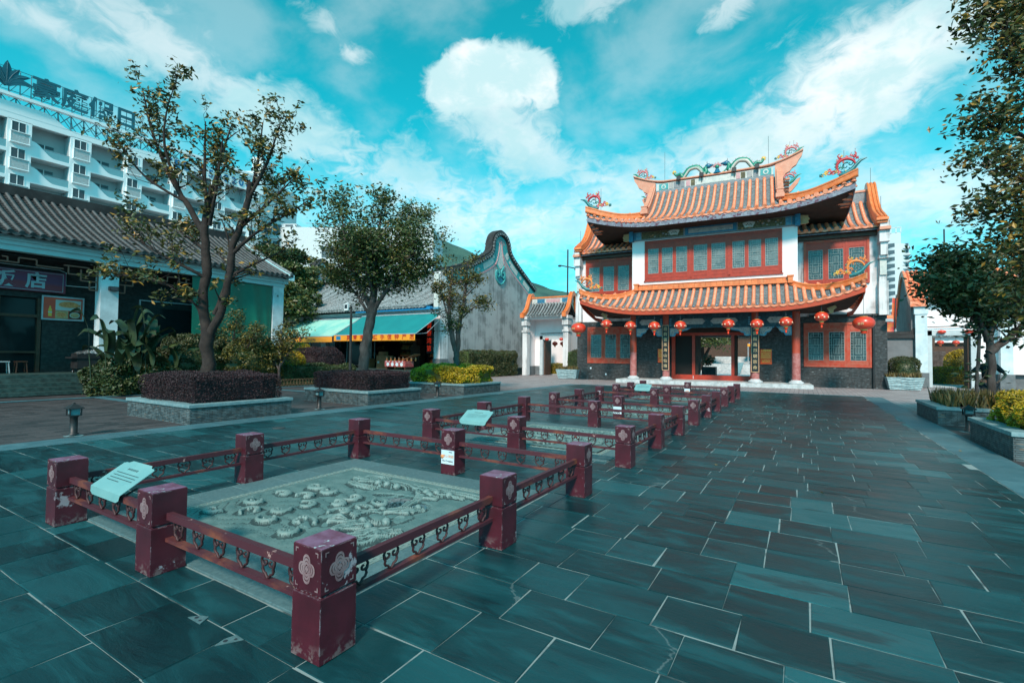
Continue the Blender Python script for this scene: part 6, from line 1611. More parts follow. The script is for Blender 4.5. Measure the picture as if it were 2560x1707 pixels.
for i, (x, lab) in enumerate(((-31.5, 'left shelf unit behind the shop glass'), (-27.6, 'middle shelf unit inside the shop'), (-24.4, 'right shelf unit inside the shop'))):
    t = thing('shelf_unit', lab, 'shelf', (x, 29.6, .57), 0, 'shelf units inside the shop')
    MB().mat('wood_brown').box((-1.1, .2, 0), (1.1, .25, 2.4)).box((-1.15, -.2, 0), (-1.1, .25, 2.4)).box((1.1, -.2, 0), (1.15, .25, 2.4)).build('frame', t)
    for q in range(4):
        b = MB().mat('wood_brown').box((-1.1, -.2, .3+.55*q), (1.1, .2, .33+.55*q)); b.build('shelf', t)
    b = MB().mat('goods')
    for q in range(4):
        x_ = -1.
        while x_ < .95: w_ = r_.uniform(.12, .3); b.box((x_, -.15, .33+.55*q), (x_+w_-.02, .1, .33+.55*q+r_.uniform(.18, .4))); x_ += w_
    b.build('goods', t)

# ------------------------------------------------------------------ hotel behind the restaurant
def hotel():
    X0 = -79.; O = Vector((X0, 25, 0)); t = thing('hotel_building', 'large white hotel with recessed balconies rising behind the restaurant roof', 'building', O)
    def b_(): b = MB(); b.T = Matrix.Translation(-O); return b
    pitch = 5.65; ac0 = 18.; ztop = 29.6; fl = 3.12; nf = 8
    # bays: [AC column | balcony] ; AC centre y = ac0 + k*pitch, balcony from +1.55 to +4.35
    w = b_().mat('hotel'); k0, k1 = -4, 5
    ya, yb = ac0+k0*pitch-1.2, ac0+k1*pitch+1.6
    for k in range(k0, k1+1):
        yc = ac0+k*pitch
        w.box((X0-.35, yc-1.15, 2), (X0, yc+.95, ztop-.9))        # pier that carries window and louvre
        for f in range(nf):
            zb = 27.2-f*fl      # louvre top of this floor
            if k < k1:
                # balcony front with a swooping parapet
                y0, y1 = yc+.95, yc+pitch-1.15; zf_ = zb-2.15; n = 14
                P = [(y0, zf_-.30)]+[(y1, zf_-.30), (y1, zf_)]
                cur = []
                for i in range(n+1):
                    q = i/n; h_ = 1.55*(.5+.5*math.cos(math.pi*min(1, q/.62))); cur.append((lerp(y0, y1, q), zf_+.12+h_))
                poly = [(y0, zf_-.30), (y1, zf_-.30)]+cur[::-1]
                m = len(cur); vs = []
                for X in (X0-.30, X0): vs += [(X, a, zf_-.30) for a, c in cur]+[(X, a, c) for a, c in cur]
                fs = []
                for i in range(m-1): fs += [(i, i+1, m+i+1, m+i), (2*m+i, 2*m+i+1, 3*m+i+1, 3*m+i), (m+i, m+i+1, 3*m+i+1, 3*m+i)]
                w.add(vs, fs)
                w.box((X0-1.9, y0, zf_-.30), (X0-.02, y1, zf_-.12))
    w.box((X0-.35, ya, ztop-.95), (X0, yb, ztop-.2))
    # parapet with a dip that shows the truss
    n = 60; cur = [(lerp(ya, yb, i/n), 30.6-1.35*max(0, min(1, (lerp(ya, yb, i/n)-20.5)/1.8))+max(0, (lerp(ya, yb, i/n)-24))*.085) for i in range(n+1)]
    vs = []
    for X in (X0-.3, X0+.02): vs += [(X, a, ztop-.25) for a, c in cur]+[(X, a, c) for a, c in cur]
    m = n+1; fs = []
    for i in range(n): fs += [(i, i+1, m+i+1, m+i), (2*m+i, 2*m+i+1, 3*m+i+1, 3*m+i), (m+i, m+i+1, 3*m+i+1, 3*m+i)]
    w.add(vs, fs); w.build('facade', t)
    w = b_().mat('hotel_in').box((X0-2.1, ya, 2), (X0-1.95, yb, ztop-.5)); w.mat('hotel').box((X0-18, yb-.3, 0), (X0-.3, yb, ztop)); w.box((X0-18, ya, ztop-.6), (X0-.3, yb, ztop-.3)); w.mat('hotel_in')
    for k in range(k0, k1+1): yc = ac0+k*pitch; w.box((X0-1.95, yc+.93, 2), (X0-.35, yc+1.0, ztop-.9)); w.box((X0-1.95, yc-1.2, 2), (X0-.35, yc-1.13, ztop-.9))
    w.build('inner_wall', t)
    for k in range(k0+2, k1+1):
        yc = ac0+k*pitch
        for f in range(5):
            zb = 27.2-f*fl
            a = b_().mat('hotel').box((X0, yc-.95, zb-1.30), (X0+.45, yc+.75, zb-1.22)); a.box((X0, yc-.95, zb-.06), (X0+.5, yc+.75, zb+.02)); a.box((X0, yc-.93, zb-1.22), (X0+.40, yc-.87, zb-.06)); a.box((X0, yc+.67, zb-1.22), (X0+.40, yc+.73, zb-.06)); a.mat('dark_in').box((X0, yc-.87, zb-1.22), (X0+.05, yc+.67, zb-.06)); a.mat('hotel')
            for q in range(9): a.box((X0+.10, yc-.87, zb-1.20+q*.128), (X0+.38, yc+.67, zb-1.20+q*.128+.055))
            a.build('louvre', t)
            g = b_().mat('hotel_glass_dark').box((X0, yc-.78, zb+.12), (X0+.02, yc+.42, zb+1.25)); g.mat('hotel')
            for y in (-.82, -.21, .40): g.box((X0, yc+y, zb+.08), (X0+.06, yc+y+.06, zb+1.30))
            g.box((X0, yc-.82, zb+1.24), (X0+.07, yc+.46, zb+1.30)); g.box((X0, yc-.82, zb+.05), (X0+.07, yc+.46, zb+.12)); g.build('window', t)
            if k < k1:
                y0, y1 = yc+.95, yc+pitch-1.15; zf_ = zb-2.15
                g = b_().mat('hotel_glass').box((X0-1.95, y0+.75, zf_), (X0-1.92, y0+2.55, zf_+2.15)); g.mat('hotel_glass_dark').box((X0-1.92, y0+.82, zf_+1.75), (X0-1.90, y0+2.48, zf_+2.1)); g.mat('hotel').box((X0-1.93, y0+1.6, zf_), (X0-1.88, y0+1.68, zf_+2.15)); g.build('balcony_door', t)
                g = b_().mat('rail_glass').box((X0-.14, y0+1.2, zf_+.12), (X0-.11, y1, zf_+1.0)); g.mat('steel').box((X0-.17, y0+.8, zf_+1.0), (X0-.09, y1, zf_+1.04)); g.build('balcony_rail', t)
    for i, ch in enumerate('TEL:8592208'): text('lettering', ch, 1.55, 'tel_blue', t, Vector((X0+.06, 33.4+i*1.18, 29.3+i*.02))-O, (RX, 0, RX), .04, .03)
    # rooftop sign: beam, lattice legs, rails, letters, leaf emblem
    s = thing('rooftop_sign', 'dark teal hotel rooftop sign of four large characters and a leaf emblem', 'sign', (X0+.2, 25, 30.6)); O2 = Vector((X0+.2, 25, 30.6))
    def s_(): b = MB(); b.T = Matrix.Translation(-O2); return b
    b = s_().mat('hotel').box((X0-.1, 10, 31.15), (X0+.5, 46, 31.5)); b.mat('truss')
    y = 10.
    while y < 46:
        b.tube([(X0-.1, y, 31.2), (X0-.1, y, 29.5)], .07, 4); b.tube([(X0-.1, y, 31.2), (X0-.1, y+1.2, 29.6)], .05, 4); b.tube([(X0-.1, y+1.2, 31.2), (X0-.1, y, 29.6)], .05, 4); b.tube([(X0-1.6, y, 31.2), (X0-1.6, y+1.2, 29.6)], .05, 4); b.tube([(X0-.1, y, 30.9), (X0-1.6, y+.6, 30.2)], .05, 4); y += 1.25
    b.build('beam', s)
    b = s_().mat('sign_teal')
    for z in (31.9, 33.0, 34.5): b.tube([(X0, 13, z), (X0, 30.3, z)], .035, 4)
    b.mat('truss'); y = 14.
    while y < 30.5:
        b.tube([(X0-.1, y, 31.4), (X0-.1, y, 34.5)], .04, 4); b.tube([(X0-1.2, y+.3, 31.4), (X0-.1, y, 34.2)], .035, 4); b.tube([(X0-.1, y, 31.6), (X0-.1, y+.8, 33)], .03, 4); y += .95
    b.build('letter_frame', s)
    for ch, yc in zip('豪庭假日', (20.05, 22.75, 25.45, 28.15)): text('letter', ch, 2.75, 'sign_teal', s, Vector((X0+.15, yc, 33.15))-O2, (RX, 0, RX), .12, .05)
    b = s_().mat('sign_teal')
    for i, (a, L) in enumerate(((-75, 2.6), (-48, 2.9), (-24, 2.6), (0, 3.0), (24, 2.6), (48, 2.7), (72, 2.5))):
        n = 8; pl = []; pr = []
        for q in range(n+1):
            f = q/n; aa = R(a)*(.35+.65*f); r_ = L*f; cx, cz = r_*math.sin(aa), r_*math.cos(aa); w_ = .42*math.sin(math.pi*(.12+.88*f))**.8*(1 if a else 1.1)
            pl.append((cx-w_*math.cos(aa), cz+w_*math.sin(aa))); pr.append((cx+w_*math.cos(aa), cz-w_*math.sin(aa)))
        m = n+1; P = pl+pr
        b.add([(X0+.2+.03*i, 16.6+a_, 32.2+c_) for a_, c_ in P], [(q, q+1, m+q+1, m+q) for q in range(n)])
        b.tube([(X0+.35, 16.6+L*f*math.sin(R(a)*(.35+.65*f)), 32.2+L*f*math.cos(R(a)*(.35+.65*f))) for f in (0, .3, .6, .9)], .05, 4)
    b.build('leaf_emblem', s)
hotel()
def W(px, py, d): return CAMP+ray(px, py)*d
def block(name, lab, cat, cx, cy, w, dp, z0, z1, rz, mat='far_white', parts=None, group=None):
    t = thing(name, lab, cat, (cx, cy, z0), rz, group); b = MB().mat(mat).box((-w/2, -dp/2, 0), (w/2, dp/2, z1-z0)); b.build('wall', t)
    if parts: parts(t, w, dp, z1-z0)
    return t
def p_step(t, w, dp, h):
    g = MB().mat('hotel_glass').box((2.0, -dp/2-.1, 2), (6.5, -dp/2-.02, h-1.0)); g.mat('far_white')
    for q in range(9): g.box((2.0, -dp/2-.14, 2+q*3.4), (6.5, -dp/2-.1, 2.25+q*3.4))
    g.build('glass_stair', t)
    for q in range(4):
        for xx in (-5.6, -3.2): MB().mat('far_glass').box((xx, -dp/2-.06, 18+q*3.4), (xx+1.5, -dp/2-.01, 20.2+q*3.4)).build('window', t)
    MB().mat('far_white').box((3.2, -3, h), (5.2, 1, h+4.2)).box((-2, -3, h), (2.5, 2, h+1.4)).build('roof_block', t)
block('apartment_building', 'white apartment block with a tall glazed stair behind the largest tree', 'building', -92.2, 52, 14, 14, 0, 34.0, R(30), parts=p_step)
def p_far(t, w, dp, h):
    for q in range(7):
        MB().mat('far_glass').box((w/2-4.2, -dp/2-.06, 5+q*3), (w/2-2.7, -dp/2-.01, 6.8+q*3)).build('window', t)
        MB().mat('far_glass').box((w/2-2.0, -dp/2-.06, 5+q*3), (w/2-.6, -dp/2-.01, 6.8+q*3)).build('window', t)
    for q in range(6):
        for xx in (-4.6, -2.4, .2): MB().mat('far_glass').box((xx, -dp/2-.06, 8+q*3), (xx+1.3, -dp/2-.01, 9.7+q*3)).build('window', t)
        MB().mat('far_white').box((-w/2, -dp/2-.35, 7.2+q*3), (w/2, -dp/2, 7.5+q*3)).build('floor_band', t)
    MB().mat('far_white').prism([(-w/2, h), (w/2-3, h), (w/2-8, h+2.4), (-w/2, h+4.5)], -dp/2, dp/2).build('roof', t)
block('stepped_building', 'white building with stepped sloping roofline behind the largest tree', 'building', -86.5, 56.0, 12, 12, 0, 25.0, R(30), parts=p_far)
def p_curve(t, w, dp, h):
    b = MB().mat('far_white'); b.lathe([(3.4, 0), (3.4, h+.02)], (-w/2+.2, -dp/2+3.3, 0), 28); b.build('round_corner', t)
    for (x, z, ww, hh, k) in ((-7, -5.4, 3.2, 2.0, 'far_glass'), (-1.7, -5.6, 1.6, 1.9, 'hotel_glass'), (1.2, -6.0, 4.2, 2.2, 'far_glass'), (6.6, -6.2, 1.7, 2.0, 'hotel_glass'), (9.2, -6.4, 1.6, 2.0, 'far_glass'), (-1.7, -9.6, 1.6, 1.9, 'hotel_glass'), (6.6, -10.2, 1.7, 2.0, 'hotel_glass')):
        MB().mat(k).box((x, -dp/2-.08, h+z), (x+ww, -dp/2-.02, h+z+hh)).build('window', t)
    MB().mat('steel').tube([(-w/2+3, -dp/2, h+.7), (w/2, -dp/2, h+.7)], .05, 4).build('roof_rail', t)
block('round_corner_building', 'low white building with a rounded corner between the left trees', 'building', -70.0, 63.5, 26, 10, 0, 24.2, R(30), parts=p_curve)
# slim tower at right
def tower():
    p = W(2240, 700, 170); t = thing('apartment_tower', 'tall white apartment tower right of the gatehouse', 'building', (p.x, p.y, 0), R(-8))
    b = MB().mat('far_white'); H_ = 41.5
    b.box((-3.4, -3, 0), (3.6, 5, H_)); b.lathe([(3.2, 0), (3.2, H_)], (-.4, -2.6, 0), 24); b.box((-2.6, -2, H_), (1.5, 2, H_+4.5)); b.build('wall', t)
    for q in range(17):
        z = 2+q*2.36
        b = MB().mat('far_white').box((-4.6, -4.9, z), (3.9, -2, z+.6)); b.build('balcony', t)
        b = MB().mat('far_glass').box((-3.9, -5.85, z+.6), (-.2, -3.1, z+1.9)); b.mat('far_glass').box((.4, -3.3, z+.6), (3.5, -3.02, z+1.9)); b.build('window', t)
    b = MB().mat('far_white')
    for x in (-2.6, -1.2, .2, 1.5): b.box((x-.15, -2.2, H_+4.5), (x+.15, -1.9, H_+6.3))
    b.box((-2.6, -2.2, H_+6.1), (1.5, -1.9, H_+6.4)); b.build('roof_frame', t)
tower()
# hills
def hills():
    b = MB().mat('hill'); prof = [(960, 640), (1030, 618), (1090, 606), (1120, 622), (1160, 634), (1180, 640), (1245, 676), (1300, 700), (1370, 724), (1430, 736), (1560, 760), (1800, 790), (2300, 800), (2600, 790)]
    def prf(px):
        for (a, c), (d, e) in zip(prof, prof[1:]):
            if a <= px <= d: return lerp(c, e, (px-a)/(d-a))
        return 645 if px < 960 else 800
    def fn(u, v):
        px = lerp(300, 2600, u); d = lerp(520, 300, v); p = W(px, prf(px), 420); top = p.z
        q = CAMP+ray(px, 853)*d; n = mnoise.fractal(Vector((q.x*.012, q.y*.012, 3)), 1., 2., 6)
        z = top*(math.sin(math.pi*min(1, (1-abs(v-.45)*1.9)*.5)) if abs(v-.45) < .526 else 0)
        return (q.x, q.y, max(-1, z+n*6*math.sin(math.pi*v)+1.5))
    b.grid(fn, 150, 26); struct(b.build('hills'))
hills()

# ------------------------------------------------------------------ side gates
def small_gate():
    t = thing('white_gate', 'small white gate with black tiles and orange scroll ends, left of the gatehouse', 'gate', (-18, 34.8, 0))
    b = MB().mat('white_weather')
    for x in (-1.98, 1.72): b.box((x-.02, 0, 0), (x+.42, .5, 3.55)); b.box((x-.08, -.08, 3.55), (x+.48, .55, 3.72)); b.box((x+.02, 0, 3.72), (x+.38, .5, 4.1)); b.box((x-.06, -.15, 4.1), (x+.46, .55, 4.6)); b.box((x-.12, -.25, 4.6), (x+.52, .6, 4.85))
    b.build('pier', t)
    b = MB().mat('white_paint'); b.box((-1.9, 1.7, 0), (-.95, 1.95, 4.7)); b.box((1.1, 1.7, 0), (2.1, 1.95, 4.7)); b.box((-.95, 1.7, 3.02), (1.1, 1.95, 4.7)); b.box((-1.9, .5, 0), (-1.7, 1.7, 4.7)); b.box((1.9, .5, 0), (2.1, 1.7, 4.7)); b.box((-1.9, .1, 4.62), (2.1, 1.7, 4.75)); b.mat('plinth').box((-1.7, 1.64, 0), (-1.2, 1.72, .75)); b.box((-1.72, .5, 0), (-1.66, 1.7, .75)); b.build('wall', t)
    b = MB().mat('grey_frame'); b.box((-1.2, 1.55, 0), (-.92, 1.75, 3.3)); b.box((1.02, 1.55, 0), (1.3, 1.75, 3.3)); b.box((-1.2, 1.55, 3.0), (1.3, 1.752, 3.32)); b.mat('wood_brown').box((-.90, 1.8, 0), (-.8, 2.9, 2.95)); b.mat('black_metal').tube([(-1.1, 1.5, 3.5), (1.2, 1.5, 3.55)], .03, 5); b.build('door_frame', t)
    def c(u, q): return Vector((u, -.15, 4.85)).lerp(Vector((u, 1.1, 6.0)), q)-Vector((0, 0, .1*math.sin(math.pi*q)))
    def c2_(u, q): return Vector((u, 2.5, 4.85)).lerp(Vector((u, 1.2, 6.0)), q)
    us = [-1.55+.27*i for i in range(13)]; rf = MB().mat('white_paint').box((-1.7, .0, 4.7), (1.95, .12, 4.84)).build('roof', t)
    roof_rows(rf, c, us, 'black_ridge', 'grey_roll_light', .085, balls=False, nstep=8); roof_rows(rf, c2_, us, 'black_ridge', 'grey_roll', .085, balls=False, nstep=5)
    b = MB().mat('paint_cream').box((-1.7, 1.05, 5.95), (2.0, 1.3, 6.42)); b.mat('paint_blue').box((-1.2, 1.03, 6.02), (-.5, 1.06, 6.36)); b.box((1.1, 1.03, 6.02), (1.7, 1.06, 6.36)); b.mat('paint_pink').box((-.35, 1.03, 6.04), (.9, 1.06, 6.34)); b.mat('orange_glaze').box((-1.7, 1.0, 6.42), (2.0, 1.35, 6.55), .01); b.build('ridge_panel', rf)
    for s, x in ((-1, -1.85), (1, 1.95)):
        P = smooth_curve([(x, -.45, 4.98), (x, -.1, 5.12), (x, .35, 5.55), (x, .65, 6.15), (x, .9, 6.6), (x, 1.2, 6.78), (x, 1.5, 6.6), (x, 1.75, 6.1), (x, 2.1, 5.5), (x, 2.8, 5.0)], 30)
        b = MB().mat('orange_glaze'); sweep(b, P, [(-.17, -.26), (-.17, .05), (.17, .05), (.17, -.26)])
        for d in (-.12, .12): b.tube([p+Vector((d, 0, .07)) for p in P], .06, 6)
        b.build('scroll_coping', rf)
    for x in (-.62, .72): o = MB().mat('lantern_red').lathe([(.05, -.12), (.16, -.06), (.19, .0), (.16, .07), (.05, .12)], (0, 0, 0), 14); o = o.build('gate_lantern'); o.location = (-18+x+.15, 36.25, 3.0); tag(o, '%s tiny red lantern over the left white gate doorway' % ('left' if x < 0 else 'right'), 'lantern')
    # view through the gate
    b = MB().mat('white_paint').box((-24, 44, 0), (-13, 44.3, 5)); b.mat('plinth').box((-24, 43.95, 0), (-13, 44, .9)); b = b.build('courtyard_wall'); tag(b, 'white courtyard wall seen through the left gate doorway', 'wall')
    b = MB().mat('column_white').box((-21.1, 41, 0), (-20.6, 41.4, 4)); b = b.build('courtyard_pillar'); tag(b, 'white pillar seen through the left gate doorway', 'pillar')
    b = MB().mat('dark_in').box((-19.5, 43.8, 0), (-17.8, 43.94, 3)); b = b.build('dark_doorway'); tag(b, 'dark doorway in the courtyard wall beyond the left gate', 'doorway')
    for i, x in enumerate((-19.55, -18.75)):
        tt = lantern(.26, .5, 12, True); tt.location = (x, 40, 2.75); tt['label'] = '%s red lantern seen through the left white gate doorway' % ('left' if i == 0 else 'right'); tt['group'] = 'lanterns beyond the gates'
    tag(hedge('hedge', 'leaf_gold', (-21.5, 38.5, 0), (-17.4, 39.3, .95), 5000, .07, seed=21, dark='leaf_gold_low'), 'yellow green hedge seen through the left white gate doorway', 'hedge')
small_gate()
def right_gate():
    t = thing('white_gate', 'white gate with orange tiled gable behind the right hand tree', 'gate', (7.8, 36.8, 0))
    b = MB().mat('column_white'); b.box((-2.1, 0, .85), (-1.55, .5, 4.3)); b.box((1.55, 0, .85), (2.05, .5, 4.3)); b.box((-2.15, -.05, 4.3), (-1.5, .5, 5.0)); b.mat('plinth').box((-2.15, -.05, 0), (-1.5, .55, .85)); b.box((1.5, -.05, 0), (2.1, .55, .85)); b.build('pier', t)
    b = MB().mat('white_paint'); b.box((-2.1, .5, .85), (-1.3, .75, 5.1)); b.box((.62, .5, .85), (2.1, .75, 5.1)); b.box((-1.3, .5, 3.05), (.62, .75, 5.1)); b.box((2.1, .2, .85), (4.2, .5, 4.2)); b.mat('plinth').box((-2.1, .48, 0), (-1.3, .75, .85)); b.box((.62, .48, 0), (4.2, .75, .85)); b.build('wall', t)
    b = MB().mat('grey_frame'); b.box((-1.56, .40, 0), (-1.28, .6, 3.35)); b.box((.42, .40, 0), (.68, .6, 3.35)); b.box((-1.56, .40, 3.05), (.68, .602, 3.36)); b.mat('wood_brown').box((.32, .6, 0), (.42, 1.4, 3.0)); b.mat('black_metal').tube([(-1.6, .35, 3.55), (.9, .35, 3.6)], .025, 5); b.build('door_frame', t)
    b = MB().mat('grey_side'); b.add([(-2.25, .3, 0), (-2.25, 5.5, 0), (-2.25, 5.5, 4.4), (-2.25, 4.6, 5.2), (-2.25, 3.6, 6.6), (-2.25, 2.9, 7.0), (-2.25, 2.2, 6.6), (-2.25, 1.2, 5.4), (-2.25, .3, 4.9)]+[(-2.05, .3, 0), (-2.05, 5.5, 0), (-2.05, 5.5, 4.4), (-2.05, 4.6, 5.2), (-2.05, 3.6, 6.6), (-2.05, 2.9, 7.0), (-2.05, 2.2, 6.6), (-2.05, 1.2, 5.4), (-2.05, .3, 4.9)],
        [tuple(range(9)), tuple(range(17, 8, -1))]+[(i, (i+1) % 9, 9+(i+1) % 9, 9+i) for i in range(9)]); b.build('side_wall', t)
    P = smooth_curve([(-1.95, -.2, 5.0), (-1.95, .4, 5.25), (-1.95, 1.1, 5.9), (-1.95, 1.7, 6.6), (-1.95, 2.4, 7.1), (-1.95, 3.0, 7.15), (-1.95, 3.6, 6.7), (-1.95, 4.6, 5.5), (-1.95, 5.6, 4.8)], 34)
    b = MB().mat('orange_tile'); sweep(b, P, [(-.40, -.25), (-.40, .05), (.40, .05), (.40, -.25)])
    for d in (-.34, -.12, .1, .32): b.tube([p+Vector((d, 0, .07)) for p in P], .09, 6)
    b.build('orange_coping', t)
    def c(u, q): return Vector((u, -.1, 5.2)).lerp(Vector((u, 2.8, 6.9)), q)-Vector((0, 0, .2*math.sin(math.pi*q)))
    rf = MB().mat('white_paint').box((-1.6, .1, 5.05), (4.2, .5, 5.15)).build('roof', t); roof_rows(rf, c, [-1.4+.3*i for i in range(19)], 'trough_tile', 'orange_tile', .085, balls=False, nstep=6)
    b = MB().mat('orange_glaze').box((-1.6, 2.7, 6.9), (4.3, 3.1, 7.15)); b.build('ridge', rf)
    for i, x in enumerate((-.86, .30)): o = MB().mat('lantern_red').lathe([(.05, -.12), (.17, -.06), (.21, .0), (.17, .07), (.05, .12)], (0, 0, 0), 14); o = o.build('gate_lantern'); o.location = (7.8+x, 37.1, 3.25); tag(o, '%s small red lantern over the right white gate doorway' % ('left' if i == 0 else 'right'), 'lantern')
    # seen through it
    t = thing('courtyard_hall', 'low hall with pale tiled roof seen through the right gate doorway', 'building', (9.5, 58, 0))
    b = MB().mat('wood_brown').box((-6, 0, 0), (6, .4, 3.2)); b.mat('white_paint').box((-6.2, -.4, 3.2), (6.2, 0, 3.7)); b.build('wall', t)
    roof_rows(t, lambda u, q: Vector((u, -.8, 3.8)).lerp(Vector((u, 4, 6.4)), q), [-6+.5*i for i in range(25)], 'grey_roll', 'grey_roll_light', .14, balls=False, nstep=6)
    for x in (-2.6, .3): MB().mat('wood_brown').box((x, -1.2, 0), (x+.35, -.8, 3.6)).build('column', t)
    o = MB().mat('trunk_grey').box((-.9, -.4, 0), (.9, .4, 2.3), .05).build('standing_stone'); o.location = (8.6, 50, 0); tag(o, 'grey standing stone seen through the right gate doorway', 'stone')
    tag(hedge('hedge', 'leaf_gold', (6.2, 42, 0), (9.6, 43, 1.15), 6000, .08, seed=22, dark='leaf_gold_low'), 'flat yellow green hedge seen through the right gate doorway', 'hedge')
    tag(hedge('shrub', 'leaf_gold', (8.9, 46, 0), (11.3, 48, 2.4), 5000, .1, seed=23, round_=.9, dark='leaf_gold_low'), 'rounded yellow shrub seen through the right gate doorway', 'shrub')
    for i, x in enumerate((7.7, 10.0, 11.0)): tt = lantern(.25, .4, 12, True); tt.location = (x, 54, 3.1); tt['label'] = '%s red lantern seen through the right gate doorway' % ('left', 'middle', 'right')[i]; tt['group'] = 'lanterns beyond the gates'
right_gate()
# low wall, hedges, stone boxes, flags between gatehouse and right gate
t = thing('low_garden_wall', 'low dark wall with a tile cap between the gatehouse and the right gate', 'wall', (4.75, 37.2, 0)); MB().mat('grey_side').box((-.9, -.15, 0), (.85, .15, 2.9)).build('wall', t)
b = MB().mat('black_ridge').box((-.95, -.3, 2.9), (.9, .3, 3.1)); b.tube([(-.95, 0, 3.15), (.9, 0, 3.15)], .16, 8); b.prism([(.6, 3.1), (1.0, 3.1), (1.05, 3.6), (.85, 3.45)], -.2, .2); b.build('tile_cap', t)
tag(hedge('shrub', 'leaf_hedge', (4.25, 34.6, 0), (5.65, 36.6, 1.75), 9000, .07, seed=24, round_=.5), 'dark green shrub behind the right stone plant box', 'shrub')
tag(hedge('shrub', 'leaf_hedge', (-15.35, 33.3, 0), (-14.0, 35, 2.05), 9000, .07, seed=25, round_=.4), 'dark green shrub behind the left stone plant box beside the gatehouse', 'shrub')
def stonebox(x, y, rz, lab, seed):
    t = thing('stone_plant_box', lab, 'plant box', (x, y, 0), rz, 'stone plant boxes beside the gatehouse')
    b = MB().mat('planter_box'); P = [(-.66, .0), (.66, .0), (.80, .64), (-.80, .64)]
    b.add([(-.66, -.3, 0), (.66, -.3, 0), (.66, .3, 0), (-.66, .3, 0), (-.82, -.4, .66), (.82, -.4, .66), (.82, .4, .66), (-.82, .4, .66), (-.72, -.32, .66), (.72, -.32, .66), (.72, .32, .66), (-.72, .32, .66), (-.7, -.3, .5), (.7, -.3, .5), (.7, .3, .5), (-.7, .3, .5)],
        [(3, 2, 1, 0), (0, 1, 5, 4), (1, 2, 6, 5), (2, 3, 7, 6), (3, 0, 4, 7), (4, 5, 9, 8), (5, 6, 10, 9), (6, 7, 11, 10), (7, 4, 8, 11), (8, 9, 13, 12), (9, 10, 14, 13), (10, 11, 15, 14), (11, 8, 12, 15), (12, 13, 14, 15)])
    for k in range(5): b.tube([(-.70-.02*k, -.325-.018*k, .1+.12*k), (-.3, -.34-.018*k, .14+.12*k+.03*(-1)**k), (.2, -.335-.018*k, .08+.12*k), (.72+.02*k, -.325-.018*k, .14+.12*k)], .022, 5)
    b.build('box', t); spikes('plants', (-.75, -.34, .55), (.75, .34, 0), 420, .38, 'leaf_spike', seed, t)
stonebox(4.62, 33.25, R(6), 'pale stone plant box with variegated plants right of the gatehouse', 31)
stonebox(-14.55, 32.0, R(3), 'pale stone plant box with variegated plants left of the gatehouse', 32)
t = thing('flag_cluster', 'bunch of red and coloured flags right of the gatehouse', 'flags', (4.9, 38.5, 3.1)); MB().mat('rod').tube([(0, 0, 0), (.15, 0, 2.6)], .03, 6).tube([(-.3, 0, 0), (-.35, 0, 1.5)], .02, 6).build('pole', t)
b = MB().mat('flag'); b.grid(lambda u, v: (.12-.28*u+.1*v, .1*math.sin(5*u), .5+1.9*v-.5*u*(1-v)), 8, 8); b.build('cloth', t); b = MB().mat('flag'); b.grid(lambda u, v: (-.35+.35*u-.05*v, -.2+.08*math.sin(6*v), .1+1.2*v), 8, 8); b.build('cloth', t)
t = thing('security_camera', 'white security camera on the right corner of the gatehouse wall', 'camera', TL(9.05, 2.3, 3.72), R(-20)); MB().mat('plastic_white').box((-.12, -.35, -.07), (.12, .1, .09), .01).build('housing', t); MB().mat('black_metal').bar((-.1, .1, 0), (-.1, .5, -.02), .04, .04).build('arm', t)
def pole(x, y, z, lab, arm, z0=0.):
    t = thing('lamp_pole', lab, 'pole', (x, y, z0), 0, 'dark poles around the plaza'); MB().mat('black_metal').tube([(0, 0, 0), (0, 0, z-z0)], [.08, .06], 8).build('pole', t)
    if arm: MB().mat('black_metal').tube([(-.75, 0, arm[0]-z0), (.75, 0, arm[1]-z0)], .05, 6).box((-.85, -.1, arm[0]-.12-z0), (-.65, .1, arm[0]-z0)).box((.65, -.1, arm[1]-.14-z0), (.85, .1, arm[1]-z0)).build('arm', t)
pole(-16.9, 36.9, 10.55, 'tall dark pole with a short crossarm behind the left white gate', (9.3, 8.9))
pole(-20.6, 17.5, 4.15, 'thin dark lamp pole in front of the shop awnings', None)
_p = W(2362, 700, 45); pole(_p.x, _p.y, W(2362, 572, 45).z, 'dark pole rising beside the right hand tree', None)

